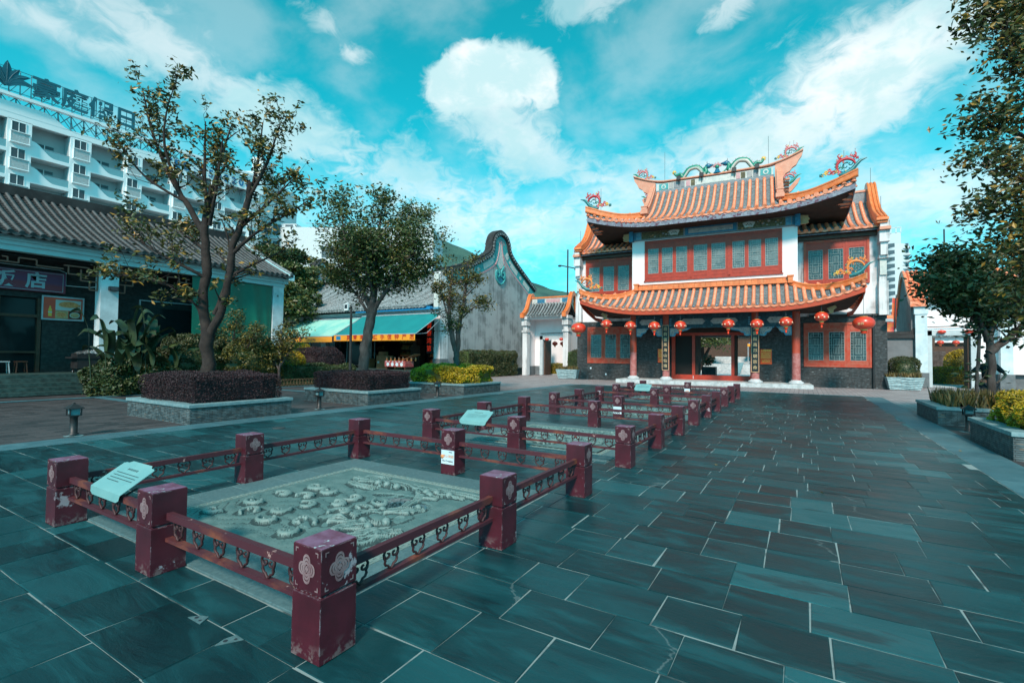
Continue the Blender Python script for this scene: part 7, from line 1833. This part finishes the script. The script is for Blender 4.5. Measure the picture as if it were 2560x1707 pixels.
# courtyard seen through the gatehouse door
def courtyard():
    b = MB().mat('court').box((-22, 38.5, -.04), (16, 90, .02)); struct(b.build('courtyard_paving'))
    b = MB().mat('step_stone')
    for k in range(6): b.box((-9, 52+.45*k, 0), (2, 60, .16*(k+1)-.003))
    b.mat('cap_stone').bar((-5.5, 51.6, .10), (-5.5, 54.8, 1.1), .5, .1)
    for k in range(5): b.mat('step_stone').box((-9, 60+.45*k, .9), (2, 72, .96+.16*(k+1)))
    o = b.build('stone_steps'); tag(o, 'wide pale stone steps seen through the gatehouse doorway', 'steps')
    t = thing('market_kiosk', 'blue roofed kiosk with a yellow counter seen through the gatehouse doorway', 'kiosk', (-3.7, 60, .96))
    MB().mat('kiosk_blue').add([(-1.5, -1.5, 2.2), (1.5, -1.5, 2.2), (1.5, 1.5, 2.2), (-1.5, 1.5, 2.2), (0, 0, 3.3)], [(0, 1, 4), (1, 2, 4), (2, 3, 4), (3, 0, 4)]).build('canopy', t)
    MB().mat('valance').box((-1.5, -1.52, 1.92), (1.5, -1.48, 2.22)).box((-1.52, -1.5, 1.92), (-1.48, 1.5, 2.22)).build('valance', t)
    MB().mat('valance').box((-1.2, -1.4, .0), (1.4, -.9, .95)).build('counter', t); MB().mat('steel').box((-1.5, -1.5, 0), (-1.42, -1.42, 2.2)).box((1.42, -1.5, 0), (1.5, -1.42, 2.2)).build('leg', t); MB().mat('dark_in').box((-1.2, .6, 0), (1.2, .7, 1.9)).build('back_panel', t)
    t = thing('temple_hall', 'dark temple hall seen through the gatehouse doorway', 'building', (-3, 74, 0)); MB().mat('wood_brown').box((-12, 0, 0), (12, 4, 6)).build('wall', t); MB().mat('grey_brick').box((-2.0, -.6, 0), (-1.2, 0, 6)).box((1.8, -.6, 0), (2.6, 0, 6)).build('pillar', t); MB().mat('dark_tile').box((-13, -2, 6), (13, 5, 6.6)).build('roof', t)
    for i, (x, z) in enumerate(((-4.4, 4.3), (-.9, 4.6))): tt = lantern(.34, .6, 12, True); tt.location = (x, 66, z); tt['label'] = '%s orange red lantern seen through the gatehouse doorway' % ('left', 'right')[i]; tt['group'] = 'lanterns beyond the doorway'
    for i in range(5):
        o = MB(); 
        for k in range(6): o.mat('drag_pink' if k % 2 else 'cloth_black').lathe([(.09, .13*k), (.085, .13*k+.13)], (0, 0, 0), 10)
        o.mat('cloth_black').sphere((0, 0, .84), .09, 8, 6); o = o.build('striped_post'); o.location = (-1.95+.22*i, 44.8+.35*i, .0); tag(o, 'short red and black striped post seen through the right door panel', 'bollard', 'striped posts beyond the doorway')
    t = thing('potted_plant', 'dark potted plant just inside the gatehouse doorway', 'plant', (-6.3, 40.3, 0)); MB().mat('dark_tile').box((-.5, -.4, 0), (.5, .4, .9)).build('pot', t)
    r = np.random.default_rng(4); V, Fq = leaves(np.array([-.1, 0, 1.35])+r.normal(0, .22, (240, 3)), .22); np_mesh('foliage', V, Fq, ['leaf_dark'], t)
courtyard()

# ------------------------------------------------------------------ trees
def tree(name, lab, cat, base, limbs, nleaf, leafsize, lmat, tmat, seed, twig=26, spread=.55, twl=.9, leaf_from=.0, group=None, flat=.55, up=.25, clump=.16, bias=None, per=None):
    """limbs: list of ([(lateral, depth, z, radius), ...], twig count, reach); laid out in the plane across the view"""
    t = thing(name, lab, cat, base, 0, group); r = random.Random(seed); q = np.random.default_rng(seed)
    fx = Vector((-math.sin(yaw), math.cos(yaw), 0)); rx = Vector((math.cos(yaw), math.sin(yaw), 0))
    tm = MB().mat(tmat); tips = []; bz = base[2]
    for li in limbs:
        pts, ntw, reach = li[:3]
        P = smooth_curve([rx*a+fx*d+Vector((0, 0, z-bz)) for a, d, z, w in pts], 5*(len(pts)-1)); n = len(P); k = len(pts)-1
        rad = [lerp(pts[min(int(i/(n-1)*k), k-1)][3], pts[min(int(i/(n-1)*k), k-1)+1][3], i/(n-1)*k-min(int(i/(n-1)*k), k-1))*(1+.07*r.uniform(-1, 1)) for i in range(n)]
        P = [p+Vector((r.uniform(-1, 1), r.uniform(-1, 1), 0))*rad[i]*.22 if 0 < i < n-1 else p for i, p in enumerate(P)]
        tm.tube(P, rad, 9 if rad[0] > .05 else 6)
        for j in range(ntw):
            f = r.uniform(.22, 1.) if ntw > 3 else r.uniform(.6, 1); i = min(n-2, int(f*(n-1))); s0 = P[i].lerp(P[i+1], f*(n-1)-i)
            d0 = (P[i+1]-P[i]).normalized(); dv = (d0*r.uniform(.2, .9)+Vector((r.gauss(0, 1), r.gauss(0, 1), r.gauss(up, .55)))*spread).normalized(); L = reach*r.uniform(.4, 1.)
            mid = s0+dv*L*.5+Vector((r.gauss(0, .07), r.gauss(0, .07), .05))*L; dv2 = (dv+Vector((r.gauss(0, .4), r.gauss(0, .4), r.gauss(up, .3)))).normalized(); e = mid+dv2*L*.5
            w = max(.006, min(.03, rad[i]*.38)); tm.tube([s0, mid, e], [w, w*.6, .004], 5, cap=False); tips += [(mid, .45), (e, 1.)]
            for m in range(3):
                dv3 = (dv2+Vector((r.gauss(0, .9), r.gauss(0, .9), r.gauss(up, .6)))).normalized(); s1 = mid.lerp(e, r.uniform(0, 1)); e1 = s1+dv3*L*r.uniform(.25, .5); tm.tube([s1, e1], [w*.45, .0035], 4, cap=False); tips += [(e1, 1.)]
    tm.build('trunk', t)
    T_ = np.array([p[:] for p, w in tips]); Wt = np.array([w for p, w in tips]); 
    if bias is not None: Wt = Wt*np.array([bias(p) for p in T_])
    keep = q.uniform(0, 1, len(Wt)) < .86; Wt = Wt*keep; Wt /= Wt.sum()
    idx = q.choice(len(T_), nleaf, p=Wt); C_ = T_[idx]+q.normal(0, clump, (nleaf, 3))*np.array([1, 1, .8])
    V, Fq = leaves(C_, leafsize, None, flat, 2.3, -.1, .4); np_mesh('crown', V, Fq, [lmat], t)
    return t
# T1: the open, largest tree at left
tree('broadleaf_tree', 'largest left tree, open crown with green and gold leaves rising from the purple hedge', 'tree', (-13.3, 6.8, .42), [
    ([(0, 0, .42, .185), (-.12, 0, 1.3, .155), (-.15, 0, 2.1, .155)], 0, 0),
    ([(-.17, 0, 2.0, .13), (-.32, .05, 2.9, .115), (-.30, .1, 3.9, .11), (-.38, .1, 4.9, .10), (-.28, .1, 5.6, .085), (-.22, .12, 6.05, .075)], 3, .6),
    ([(-.10, 0, 2.0, .11), (.25, -.1, 2.7, .095), (.42, -.1, 3.5, .09), (.50, -.1, 4.4, .09), (.80, -.1, 5.3, .08), (.93, -.1, 6.1, .07)], 8, .8),
    ([(-.34, .1, 4.7, .085), (-.9, .1, 5.6, .07), (-1.5, .2, 6.5, .05), (-1.95, .2, 7.6, .035), (-2.25, .2, 8.75, .012)], 24, .7),
    ([(-1.1, .1, 5.9, .045), (-1.3, -.2, 7.0, .035), (-1.2, -.3, 7.9, .02), (-.95, -.3, 8.75, .008)], 14, .65),
    ([(-.9, .1, 5.6, .04), (-1.8, -.2, 6.2, .03), (-2.6, -.2, 7.2, .012)], 14, .8),
    ([(-.30, .1, 5.2, .06), (-.6, .4, 6.2, .045), (-.7, .5, 7.3, .03), (-.7, .5, 8.0, .012)], 14, .8),
    ([(-.22, .12, 5.9, .05), (-.15, .3, 6.8, .04), (.1, .4, 7.9, .015)], 14, .8),
    ([(-.25, .1, 5.0, .05), (.15, -.3, 5.9, .035), (.35, -.4, 7.2, .012)], 12, .75),
    ([(.85, -.1, 5.4, .06), (.9, .2, 6.5, .04), (1.0, .3, 7.9, .012)], 17, .75),
    ([(.90, -.1, 5.7, .05), (1.4, -.2, 6.6, .035), (1.75, -.2, 7.7, .012)], 16, .75),
    ([(.70, -.1, 4.9, .05), (1.4, .1, 5.7, .035), (1.9, .2, 6.3, .012)], 17, .8),
    ([(.50, -.1, 4.2, .055), (1.2, -.3, 4.7, .035), (2.0, -.3, 5.2, .02), (2.6, -.3, 5.6, .010)], 22, .8),
    ([(.45, -.1, 3.6, .05), (.95, .2, 4.0, .03), (1.7, .3, 4.4, .010)], 12, .75),
    ([(.0, 0, 2.6, .05), (.25, .2, 3.7, .045), (.2, .2, 4.6, .02), (.0, .2, 5.2, .01)], 5, .6),
    ([(-.3, 0, 3.6, .05), (-.8, -.3, 3.9, .035), (-1.5, -.4, 4.3, .02), (-2.1, -.4, 4.9, .010)], 20, .85),
    ([(-.3, 0, 3.1, .045), (-.9, -.5, 3.3, .03), (-1.7, -.6, 3.5, .02), (-2.2, -.6, 3.5, .010)], 20, .8),
    ([(-.3, .1, 4.3, .04), (-.8, .3, 4.6, .03), (-1.4, .4, 5.0, .010)], 12, .7),
    ([(-.25, 0, 2.5, .05), (-.5, -.1, 2.9, .03), (-.9, -.2, 3.0, .010)], 7, .6)],
    6600, .135, 'leaf_a', 'trunk_dark', 5, spread=.5, clump=.085, up=.3)
tree('broadleaf_tree', 'middle left tree with a dense dark round crown above the second purple hedge', 'tree', (-13.3, 11.9, .42), [
    ([(-.12, 0, .42, .215), (0, 0, 1.4, .18), (.12, 0, 2.4, .17), (.26, 0, 3.3, .16)], 0, 0),
    ([(.22, 0, 3.0, .15), (.30, .1, 4.2, .12), (.35, .1, 5.4, .08), (.5, .1, 6.8, .02)], 42, 1.1),
    ([(.22, 0, 3.2, .09), (-.2, -.2, 4.2, .07), (-.6, -.3, 5.4, .04), (-.8, -.3, 6.6, .012)], 40, 1.1),
    ([(.25, 0, 3.1, .09), (.9, -.2, 4.0, .07), (1.5, -.3, 4.9, .04), (2.0, -.3, 5.6, .012)], 40, 1.0),
    ([(.3, .1, 4.2, .07), (1.0, .4, 5.2, .05), (1.6, .5, 6.3, .012)], 40, 1.05),
    ([(.28, .1, 4.0, .06), (-.3, .6, 4.8, .04), (-1.0, .8, 5.3, .012)], 32, 1.),
    ([(.3, 0, 3.6, .06), (.3, -.8, 4.6, .04), (.4, -1.3, 5.4, .012)], 34, 1.),
    ([(.15, 0, 3.0, .06), (-.4, .1, 3.8, .04), (-1.0, .1, 4.4, .012)], 26, .95),
    ([(.9, -.2, 4.0, .05), (1.6, .1, 4.3, .04), (2.1, .2, 4.7, .012)], 26, .8)],
    23000, .125, 'leaf_b', 'trunk_grey', 6, spread=.75, clump=.17, up=.25)
tree('broadleaf_tree', 'small slender left tree with two stems above the yellow hedge', 'tree', (-13.3, 17.1, .42), [
    ([(.05, 0, .42, .16), (.08, 0, 1.3, .135), (.06, 0, 1.9, .13)], 0, 0),
    ([(.02, 0, 1.8, .12), (-.22, 0, 2.8, .10), (-.30, .1, 4.0, .07), (-.15, .1, 5.4, .02)], 26, .7),
    ([(.10, 0, 1.8, .12), (.18, 0, 2.9, .10), (.40, 0, 4.2, .07), (.50, 0, 5.6, .02)], 26, .75),
    ([(.25, 0, 3.2, .04), (.8, -.1, 3.7, .03), (1.45, -.1, 4.0, .010)], 12, .5),
    ([(-.25, 0, 3.0, .04), (-.5, .2, 3.8, .03), (-.8, .2, 4.6, .010)], 12, .6),
    ([(.4, 0, 4.2, .04), (.9, 0, 4.7, .02), (1.0, 0, 5.1, .01)], 10, .5)],
    4200, .125, 'leaf_c', 'trunk_grey', 8, spread=.55, clump=.12)
tree('broadleaf_tree', 'low spreading dark tree in the far right planter before the person', 'tree', (4.3, 17.4, .35), [
    ([(-.08, 0, .35, .095), (-.08, 0, 1.4, .085), (-.12, 0, 2.1, .085)], 0, 0), ([(-.50, 0, .35, .045), (-.46, 0, 1.3, .04), (-.40, 0, 2.3, .04), (-.7, 0, 3.2, .025)], 6, .5),
    ([(-.15, 0, 2.1, .07), (-.6, -.1, 2.9, .05), (-1.1, -.1, 3.3, .035), (-1.5, -.1, 3.5, .012)], 42, .6),
    ([(-.15, 0, 2.1, .10), (-.1, .1, 3.0, .08), (-.2, .1, 4.0, .02)], 46, .9),
    ([(-.15, 0, 1.8, .10), (.5, 0, 2.3, .08), (1.3, 0, 3.0, .05), (2.0, 0, 3.8, .012)], 44, .9),
    ([(-.15, 0, 2.2, .08), (.3, .1, 3.1, .06), (.9, .1, 4.0, .012)], 40, .9),
    ([(-.15, 0, 2.2, .05), (-.7, .2, 3.3, .04), (-1.0, .3, 4.1, .012)], 36, .75)],
    10500, .17, 'leaf_dark', 'trunk_grey', 9, spread=.7, clump=.2, up=.12)
# tall tree rising from the nearest right planter; its trunk stands past the picture edge
tree('broadleaf_tree', 'tall tree at the right picture edge with gold tinged leaves against the sky', 'tree', (4.9, 12.3, .42), [
    ([(0, 0, .42, .20), (.05, 0, 2.2, .17), (-.1, 0, 3.9, .15)], 0, 0),
    ([(-.1, 0, 3.8, .12), (-.5, 0, 4.9, .10), (-1.0, 0, 6.0, .07), (-1.3, 0, 7.4, .05), (-1.4, .1, 9.0, .02)], 60, .95),
    ([(-.1, 0, 3.8, .10), (.2, 0, 5.4, .08), (.1, 0, 7.2, .05), (0, 0, 9, .02)], 60, 1.2),
    ([(-.8, 0, 5.5, .05), (-1.7, -.1, 6.2, .04), (-2.5, -.1, 6.8, .012)], 30, .75),
    ([(-1.0, 0, 6.2, .05), (-1.8, .1, 6.9, .04), (-2.4, .1, 7.6, .012)], 30, .75),
    ([(-.6, 0, 5.0, .05), (-1.5, .1, 5.3, .04), (-2.5, .1, 5.6, .012)], 30, .75),
    ([(-.3, 0, 4.4, .05), (-1.1, -.1, 4.4, .04), (-2.1, -.1, 4.6, .02), (-2.6, 0, 4.9, .01)], 30, .75),
    ([(-.2, 0, 3.9, .05), (-1.0, .1, 3.6, .03), (-2.0, .1, 3.7, .01)], 34, .7), ([(-.2, 0, 3.6, .05), (-1.1, -.2, 3.2, .03), (-2.3, -.2, 3.2, .01)], 34, .65), ([(-.4, 0, 4.2, .05), (-1.3, .3, 4.0, .03), (-2.3, .3, 4.2, .01)], 34, .65), ([(-.2, 0, 3.4, .05), (-1.1, .3, 2.8, .03), (-1.9, .3, 2.6, .01)], 24, .6),
    ([(0, 0, 5, .05), (-.8, -.3, 5.9, .04), (-1.4, -.5, 6.6, .012)], 40, .9),
    ([(0, 0, 6, .05), (-.9, .3, 7.2, .04), (-1.8, .4, 8.2, .012)], 40, .9)],
    20000, .115, 'leaf_a', 'trunk_dark', 10, spread=.62, clump=.13)
# small potted tree beside the shop path
tree('small_tree', 'little pale stemmed tree in front of the left yellow shrubs', 'tree', (-21.9, 14.3, .1), [
    ([(0, 0, .1, .07), (0, 0, .9, .06)], 0, 0), ([(0, 0, .8, .05), (-.4, 0, 1.5, .03), (-.9, 0, 2.0, .01)], 22, .6), ([(0, 0, .8, .05), (.1, 0, 1.7, .035), (.0, 0, 2.9, .01)], 26, .7), ([(0, 0, .9, .04), (.5, 0, 1.7, .03), (.8, 0, 2.5, .01)], 22, .6)], 3200, .13, 'leaf_c', 'trunk_grey', 11, spread=.7, clump=.15)
# distant dense trees behind the restaurant and shop
def dense(name, lab, cx, cy, z0, w, h, seed, n=16000, mat='leaf_b', leaf=.34, group='dense trees behind the buildings'):
    t = thing(name, lab, 'tree', (cx, cy, 0), 0, group); r = np.random.default_rng(seed)
    MB().mat('trunk_dark').tube([(0, 0, 0), (.1, .2, z0+h*.5)], [.4, .15], 8).tube([(.1, .2, z0), (w*.3, 0, z0+h*.6)], [.2, .06], 6).tube([(.1, .2, z0), (-w*.3, .3, z0+h*.6)], [.2, .06], 6).build('trunk', t)
    cl = []
    for i in range(46):
        a = r.normal(size=3); a /= np.linalg.norm(a); a[2] = abs(a[2])*1.1-.25; rr = r.uniform(.45, .95); cl.append((np.array([a[0]*w/2*rr, a[1]*w/2*rr, z0+h*.42+a[2]*h*.55*rr]), r.uniform(.10, .2)*w))
    P = []; Nn = []
    for c, rad in cl:
        m = n//46; d = r.normal(size=(m, 3)); d /= np.linalg.norm(d, axis=1)[:, None]; d[:, 2] = np.where(r.uniform(size=m) < .75, abs(d[:, 2]), d[:, 2]); P.append(c+d*rad*np.array([1, 1, .6])*r.uniform(.75, 1.05, (m, 1))); Nn.append(d)
    V, Fq = leaves(np.concatenate(P), leaf, np.concatenate(Nn)*.6, .7, 2., 0, .4); np_mesh('crown', V, Fq, [mat], t)
_a = W(705, 700, 50); dense('dense_tree', 'dense dark tree left of the shop roof, behind the restaurant end', _a.x, _a.y, 4.4, 9.5, 10.2, 51, 30000)
_a = W(800, 700, 62); dense('dense_tree', 'dense dark tree behind the left horn of the shop roof', _a.x, _a.y, 4.6, 9, 9.5, 52, 22000)
dense('dense_tree', 'dark tree standing behind the restaurant roof', -37.5, 24, 3, 7, 5.0, 53, 14000)
dense('dense_tree', 'round dark tree seen through the gatehouse doorway', -9.6, 56, 1.2, 6, 5.6, 54, 9000, 'leaf_b', .3)
dense('dense_tree', 'dark tree behind the right gate wall', 14.5, 40, 1, 7, 6, 55, 9000, 'leaf_dark', .3)
tag(hedge('shrub', 'leaf_hedge', (11.9, 33.5, 0), (15, 36, 2.4), 9000, .09, seed=56, round_=.8), 'dark shrub at the right edge behind the planters', 'shrub')

# ------------------------------------------------------------------ shrubs and ground planting on the left
b = MB().mat('grass_base'); b.box((-24.2, 9.7, -.03), (-21.5, 22.5, .06)); b.box((-21.6, 27.5, -.03), (-20.4, 34.5, .05)); struct(b.build('garden_bed'))
gr = np.random.default_rng(61); n = 16000
Pg = np.stack([gr.uniform(-24.1, -21.45, n), gr.uniform(9.7, 20.5, n), np.full(n, .12)], 1); V, Fq = leaves(Pg, .14, np.array([0, 0, 1.2]), .6, 6.); o = np_mesh('grass', V, Fq, ['leaf_hedge']); tag(o, 'short dry grass in the garden bed by the restaurant', 'grass', None, 'stuff')
tag(hedge('shrub', 'leaf_purple', (-25.6, 17.0, 0), (-22.9, 19.6, 1.95), 22000, .06, seed=62, round_=1.1, dark='leaf_purple'), 'large round dark purple shrub in front of the shop', 'shrub')
tag(hedge('shrub', 'leaf_gold', (-27.4, 17.2, 0), (-25.4, 19.4, 2.25), 13000, .07, seed=63, round_=.9, dark='leaf_gold_low'), 'round yellow shrub left of the purple one before the pale awning', 'shrub')
tag(hedge('shrub', 'leaf_gold', (-24.2, 14.6, 0), (-22.6, 16.6, 1.75), 11000, .07, seed=64, round_=.8, dark='leaf_gold_low'), 'yellow green shrub behind the little pale stemmed tree', 'shrub')
tag(hedge('shrub', 'leaf_hedge', (-24.4, 9.6, 0), (-22.4, 12.6, 2.2), 18000, .10, seed=65, round_=.9, rough=.2, splay=.3), 'loose dark green shrub against the restaurant podium, below the tarpaulin', 'shrub')
tag(hedge('shrub', 'leaf_c', (-24.2, 11.8, 0), (-22.0, 15.0, 2.1), 18000, .10, seed=66, round_=.9, rough=.24), 'bronze tinged shrub below the right half of the tarpaulin', 'shrub')
tag(hedge('shrub', 'leaf_dark', (-23.8, 14.5, 0), (-22.2, 19.5, 1.0), 14000, .08, seed=67, round_=.4, rough=.12), 'low dark hedge behind the bamboo edging', 'shrub')
tree('leafy_shrub', 'airy shrub with yellow tinted leaves in front of the green tarpaulin', 'shrub', (-23.0, 12.5, .1), [([(0, 0, .1, .05), (.1, 0, 1.8, .04), (.3, 0, 3.1, .01)], 30, .8), ([(0, 0, .1, .05), (-.5, 0, 1.6, .03), (-1.0, 0, 2.8, .01)], 26, .8), ([(0, 0, .1, .05), (.7, 0, 1.6, .03), (1.2, 0, 2.6, .01)], 26, .8)], 5200, .12, 'leaf_c', 'trunk_dark', 12, spread=.6, clump=.14)
tag(hedge('hedge', 'leaf_hedge', (-21.35, 27.4, 0), (-20.1, 34.4, 1.95), 26000, .09, seed=68, round_=.4, rough=.13), 'long dark green hedge at the foot of the grey gable wall', 'hedge')
# broad leaved clump
def bigleaf():
    t = thing('broad_leaf_plant', 'clump of tall banana like leaves beside the white restaurant column', 'plant', (-21.9, 8.4, .05)); r = random.Random(5)
    for i in range(46):
        a = r.uniform(0, 6.28); lean = r.uniform(.15, 1.0); h = r.uniform(1.3, 3.3)*(1.05-.35*lean); bx, by = r.gauss(0, .35), r.gauss(0, .5)
        dx, dy = math.cos(a), math.sin(a); base = Vector((bx, by, 0)); m = base+Vector((dx*lean*.4, dy*lean*.4, h*.55)); e = base+Vector((dx*lean*1.25, dy*lean*1.25, h))
        mid = m+Vector((dx*lean*.1, dy*lean*.1, h*.22)); tip = e+Vector((dx, dy, -.6*lean))*.30
        C_ = smooth_curve([m, mid, e, tip], 12); b = MB().mat('leaf_banana'); sd = Vector((-dy, dx, 0)); ro = r.uniform(-.6, .6); sd = (sd+Vector((0, 0, ro))).normalized(); wd = r.uniform(.13, .22)
        vs = []; 
        for k, p in enumerate(C_): f = k/12; w = wd*math.sin(math.pi*(.06+.94*f))**.6; vs += [p-sd*w+Vector((0, 0, w*.35)), p, p+sd*w+Vector((0, 0, w*.35))]
        fs = []
        for k in range(12): fs += [(3*k, 3*k+1, 3*k+4, 3*k+3), (3*k+1, 3*k+2, 3*k+5, 3*k+4)]
        b.add(vs, fs, True); b.tube([base, base.lerp(m, .5)+Vector((0, 0, .05)), m], [.03, .022, .014], 5, cap=False); b.build('leaf', t)
bigleaf()
tag(hedge('shrub', 'leaf_dark', (-23.4, 7.2, 0), (-21.3, 9.7, 1.2), 9000, .14, seed=69, round_=.5, rough=.25), 'dark low growth around the banana like clump', 'shrub')
# bamboo edging
t = thing('bamboo_edging', 'low crossed bamboo edging along the garden bed', 'fence', (-21.45, 15, 0)); y = -5.2
b = MB().mat('bamboo')
while y < 5.5: b.tube([(0, y, 0), (0, y+.13, .34)], .012, 5).tube([(.02, y+.13, 0), (.02, y, .34)], .012, 5); y += .17
b.build('crossed_stakes', t); MB().mat('bamboo').tube([(0, -5.2, .33), (0, 5.6, .33)], .016, 6).build('top_rail', t); MB().mat('bamboo').tube([(0, -5.2, .06), (0, 5.6, .06)], .012, 6).build('bottom_rail', t)
for i in range(5): o = MB().mat('bamboo').tube([(0, 0, 0), (.03*(i % 2), 0, .42)], .014, 5); 

# ------------------------------------------------------------------ the person behind the far right planter
def skin(name, V, Eg, rad, mat, parent, root=0, sub=1):
    me = bpy.data.meshes.new(name); me.from_pydata([tuple(v) for v in V], Eg, []); o = bpy.data.objects.new(name, me); COL.objects.link(o)
    o.modifiers.new("skin", "SKIN")
    if not me.skin_vertices:
        import bmesh; bm = bmesh.new(); bm.from_mesh(me); bm.verts.layers.skin.verify(); bm.to_mesh(me); bm.free()
    for i, r_ in enumerate(rad):
        sv = me.skin_vertices[0].data[i]; sv.radius = (r_, r_) if not isinstance(r_, tuple) else r_; sv.use_root = (i == root)
    s2 = o.modifiers.new('sub', 'SUBSURF'); s2.levels = sub; s2.render_levels = sub
    dg = bpy.context.evaluated_depsgraph_get(); dg.update(); m2 = bpy.data.meshes.new_from_object(o.evaluated_get(dg)); m2.name = name
    bpy.data.objects.remove(o); bpy.data.meshes.remove(me)
    m2.materials.clear(); m2.materials.append(MS[mat]); m2.polygons.foreach_set('use_smooth', [True]*len(m2.polygons))
    ob = bpy.data.objects.new(name, m2); COL.objects.link(ob); ob.parent = parent; return ob
def person():
    t = thing('person', 'person in dark clothes and cap standing hands on hips behind the right hand tree', 'person', (4.62, 19.25, 0), R(12))
    # body faces -y; x to the viewer's right
    V = [(0, 0, .98), (0, 0, 1.14), (0, -.005, 1.32), (0, 0, 1.46), (0, -.01, 1.55), (0, -.02, 1.64), (0, -.02, 1.73)]
    Eg = [(0, 1), (1, 2), (2, 3), (3, 4), (4, 5), (5, 6)]; rad = [(.15, .11), (.14, .10), (.17, .11), (.11, .09), (.055, .055), (.078, .092), (.072, .085)]
    def add(par, p, r_): V.append(p); Eg.append((par, len(V)-1)); rad.append(r_); return len(V)-1
    for s in (-1, 1):
        h = add(0, (s*.10, 0, .90), .10); k = add(h, (s*.13, -.02, .50), .065); c = add(k, (s*.14, .0, .30), .06); a = add(c, (s*.15, .02, .09), .042); f = add(a, (s*.17, -.14, .045), (.04, .03))
        sh = add(3, (s*.17, 0, 1.44), .065); um = add(sh, (s*.30, .03, 1.32), .05); el = add(um, (s*.43, .05, 1.20), .042); fm = add(el, (s*.34, .0, 1.10), .035); w = add(fm, (s*.235, -.04, 1.02), .026); add(w, (s*.18, -.09, .995), (.034, .018))
    b = skin('body', V, Eg, rad, 'skin', t)
    for s in (-1, 1):
        for q in range(4):
            z = 1.01-.018*q; P = [(s*.18, -.09, z), (s*(.15-.004*q), -.125, z-.006), (s*(.115+.004*abs(q-1)), -.14, z-.012)]
            skin('finger', P, [(0, 1), (1, 2)], [.011, .0095, .0075], 'skin', b)
        skin('thumb', [(s*.20, -.07, 1.01), (s*.21, -.04, .98), (s*.20, -.01, .965)], [(0, 1), (1, 2)], [.013, .011, .009], 'skin', b)
    sv = [(0, 0, .99), (0, 0, 1.14), (0, -.005, 1.32), (0, 0, 1.455)]; se = [(0, 1), (1, 2), (2, 3)]; sr = [(.175, .135), (.168, .13), (.195, .135), (.13, .10)]
    for s in (-1, 1): n = len(sv); sv += [(s*.17, 0, 1.445), (s*.30, .03, 1.32), (s*.37, .04, 1.255)]; se += [(3, n), (n, n+1), (n+1, n+2)]; sr += [.085, .072, .07]
    skin('shirt', sv, se, sr, 'cloth_black', t)
    pv = [(0, 0, .96)]; pe = []; pr = [(.165, .13)]
    for s in (-1, 1): n = len(pv); pv += [(s*.10, 0, .88), (s*.13, -.02, .50), (s*.14, 0, .28), (s*.15, .015, .12)]; pe += [(0, n), (n, n+1), (n+1, n+2), (n+2, n+3)]; pr += [.118, .085, .078, .07]
    skin('trousers', pv, pe, pr, 'cloth_grey', t)
    h = MB().mat('cloth_black'); h.sphere((0, -.005, 1.74), .105, 14, 9, (.92, 1.06, .86)); h.box((-.075, -.19, 1.735), (.075, -.08, 1.748), .004); h.build('cap', t)
    f = MB().mat('skin'); f.prism([(-.118, 1.60), (-.142, 1.605), (-.122, 1.66)], -.012, .012, 'x'); f.build('nose', b)
    for s in (-1, 1):
        MB().mat('ink').sphere((s*.032, -.108, 1.665), .011, 7, 5, (1.3, .6, .7)).build('eye', b); MB().mat('skin').sphere((s*.086, -.01, 1.65), .024, 7, 6, (.4, .8, 1.2)).build('ear', b)
        MB().mat('cloth_black').box((s*.15-.045, -.20, 0), (s*.15+.045, .06, .075), .02).build('shoe', t)
    MB().mat('column_peel').box((-.025, -.112, 1.583), (.025, -.106, 1.592)).build('mouth', b)
person()

# scattered fallen leaves and grit on the paving
gr = np.random.default_rng(71); n = 150
Pl = np.stack([np.where(gr.uniform(size=n) < .55, gr.uniform(-21, -11.2, n), gr.uniform(-11, 3.2, n)), gr.uniform(6.0, 27, n), np.full(n, .012)], 1)
V, Fq = leaves(Pl, .042, None, .04, 2., 0., .5); V[:, 2] = np.clip(V[:, 2], .004, .03)
tag(np_mesh('leaf_litter', V, Fq, ['leaf_spike']), 'small dry leaves scattered over the paving', 'leaf litter', None, 'stuff')
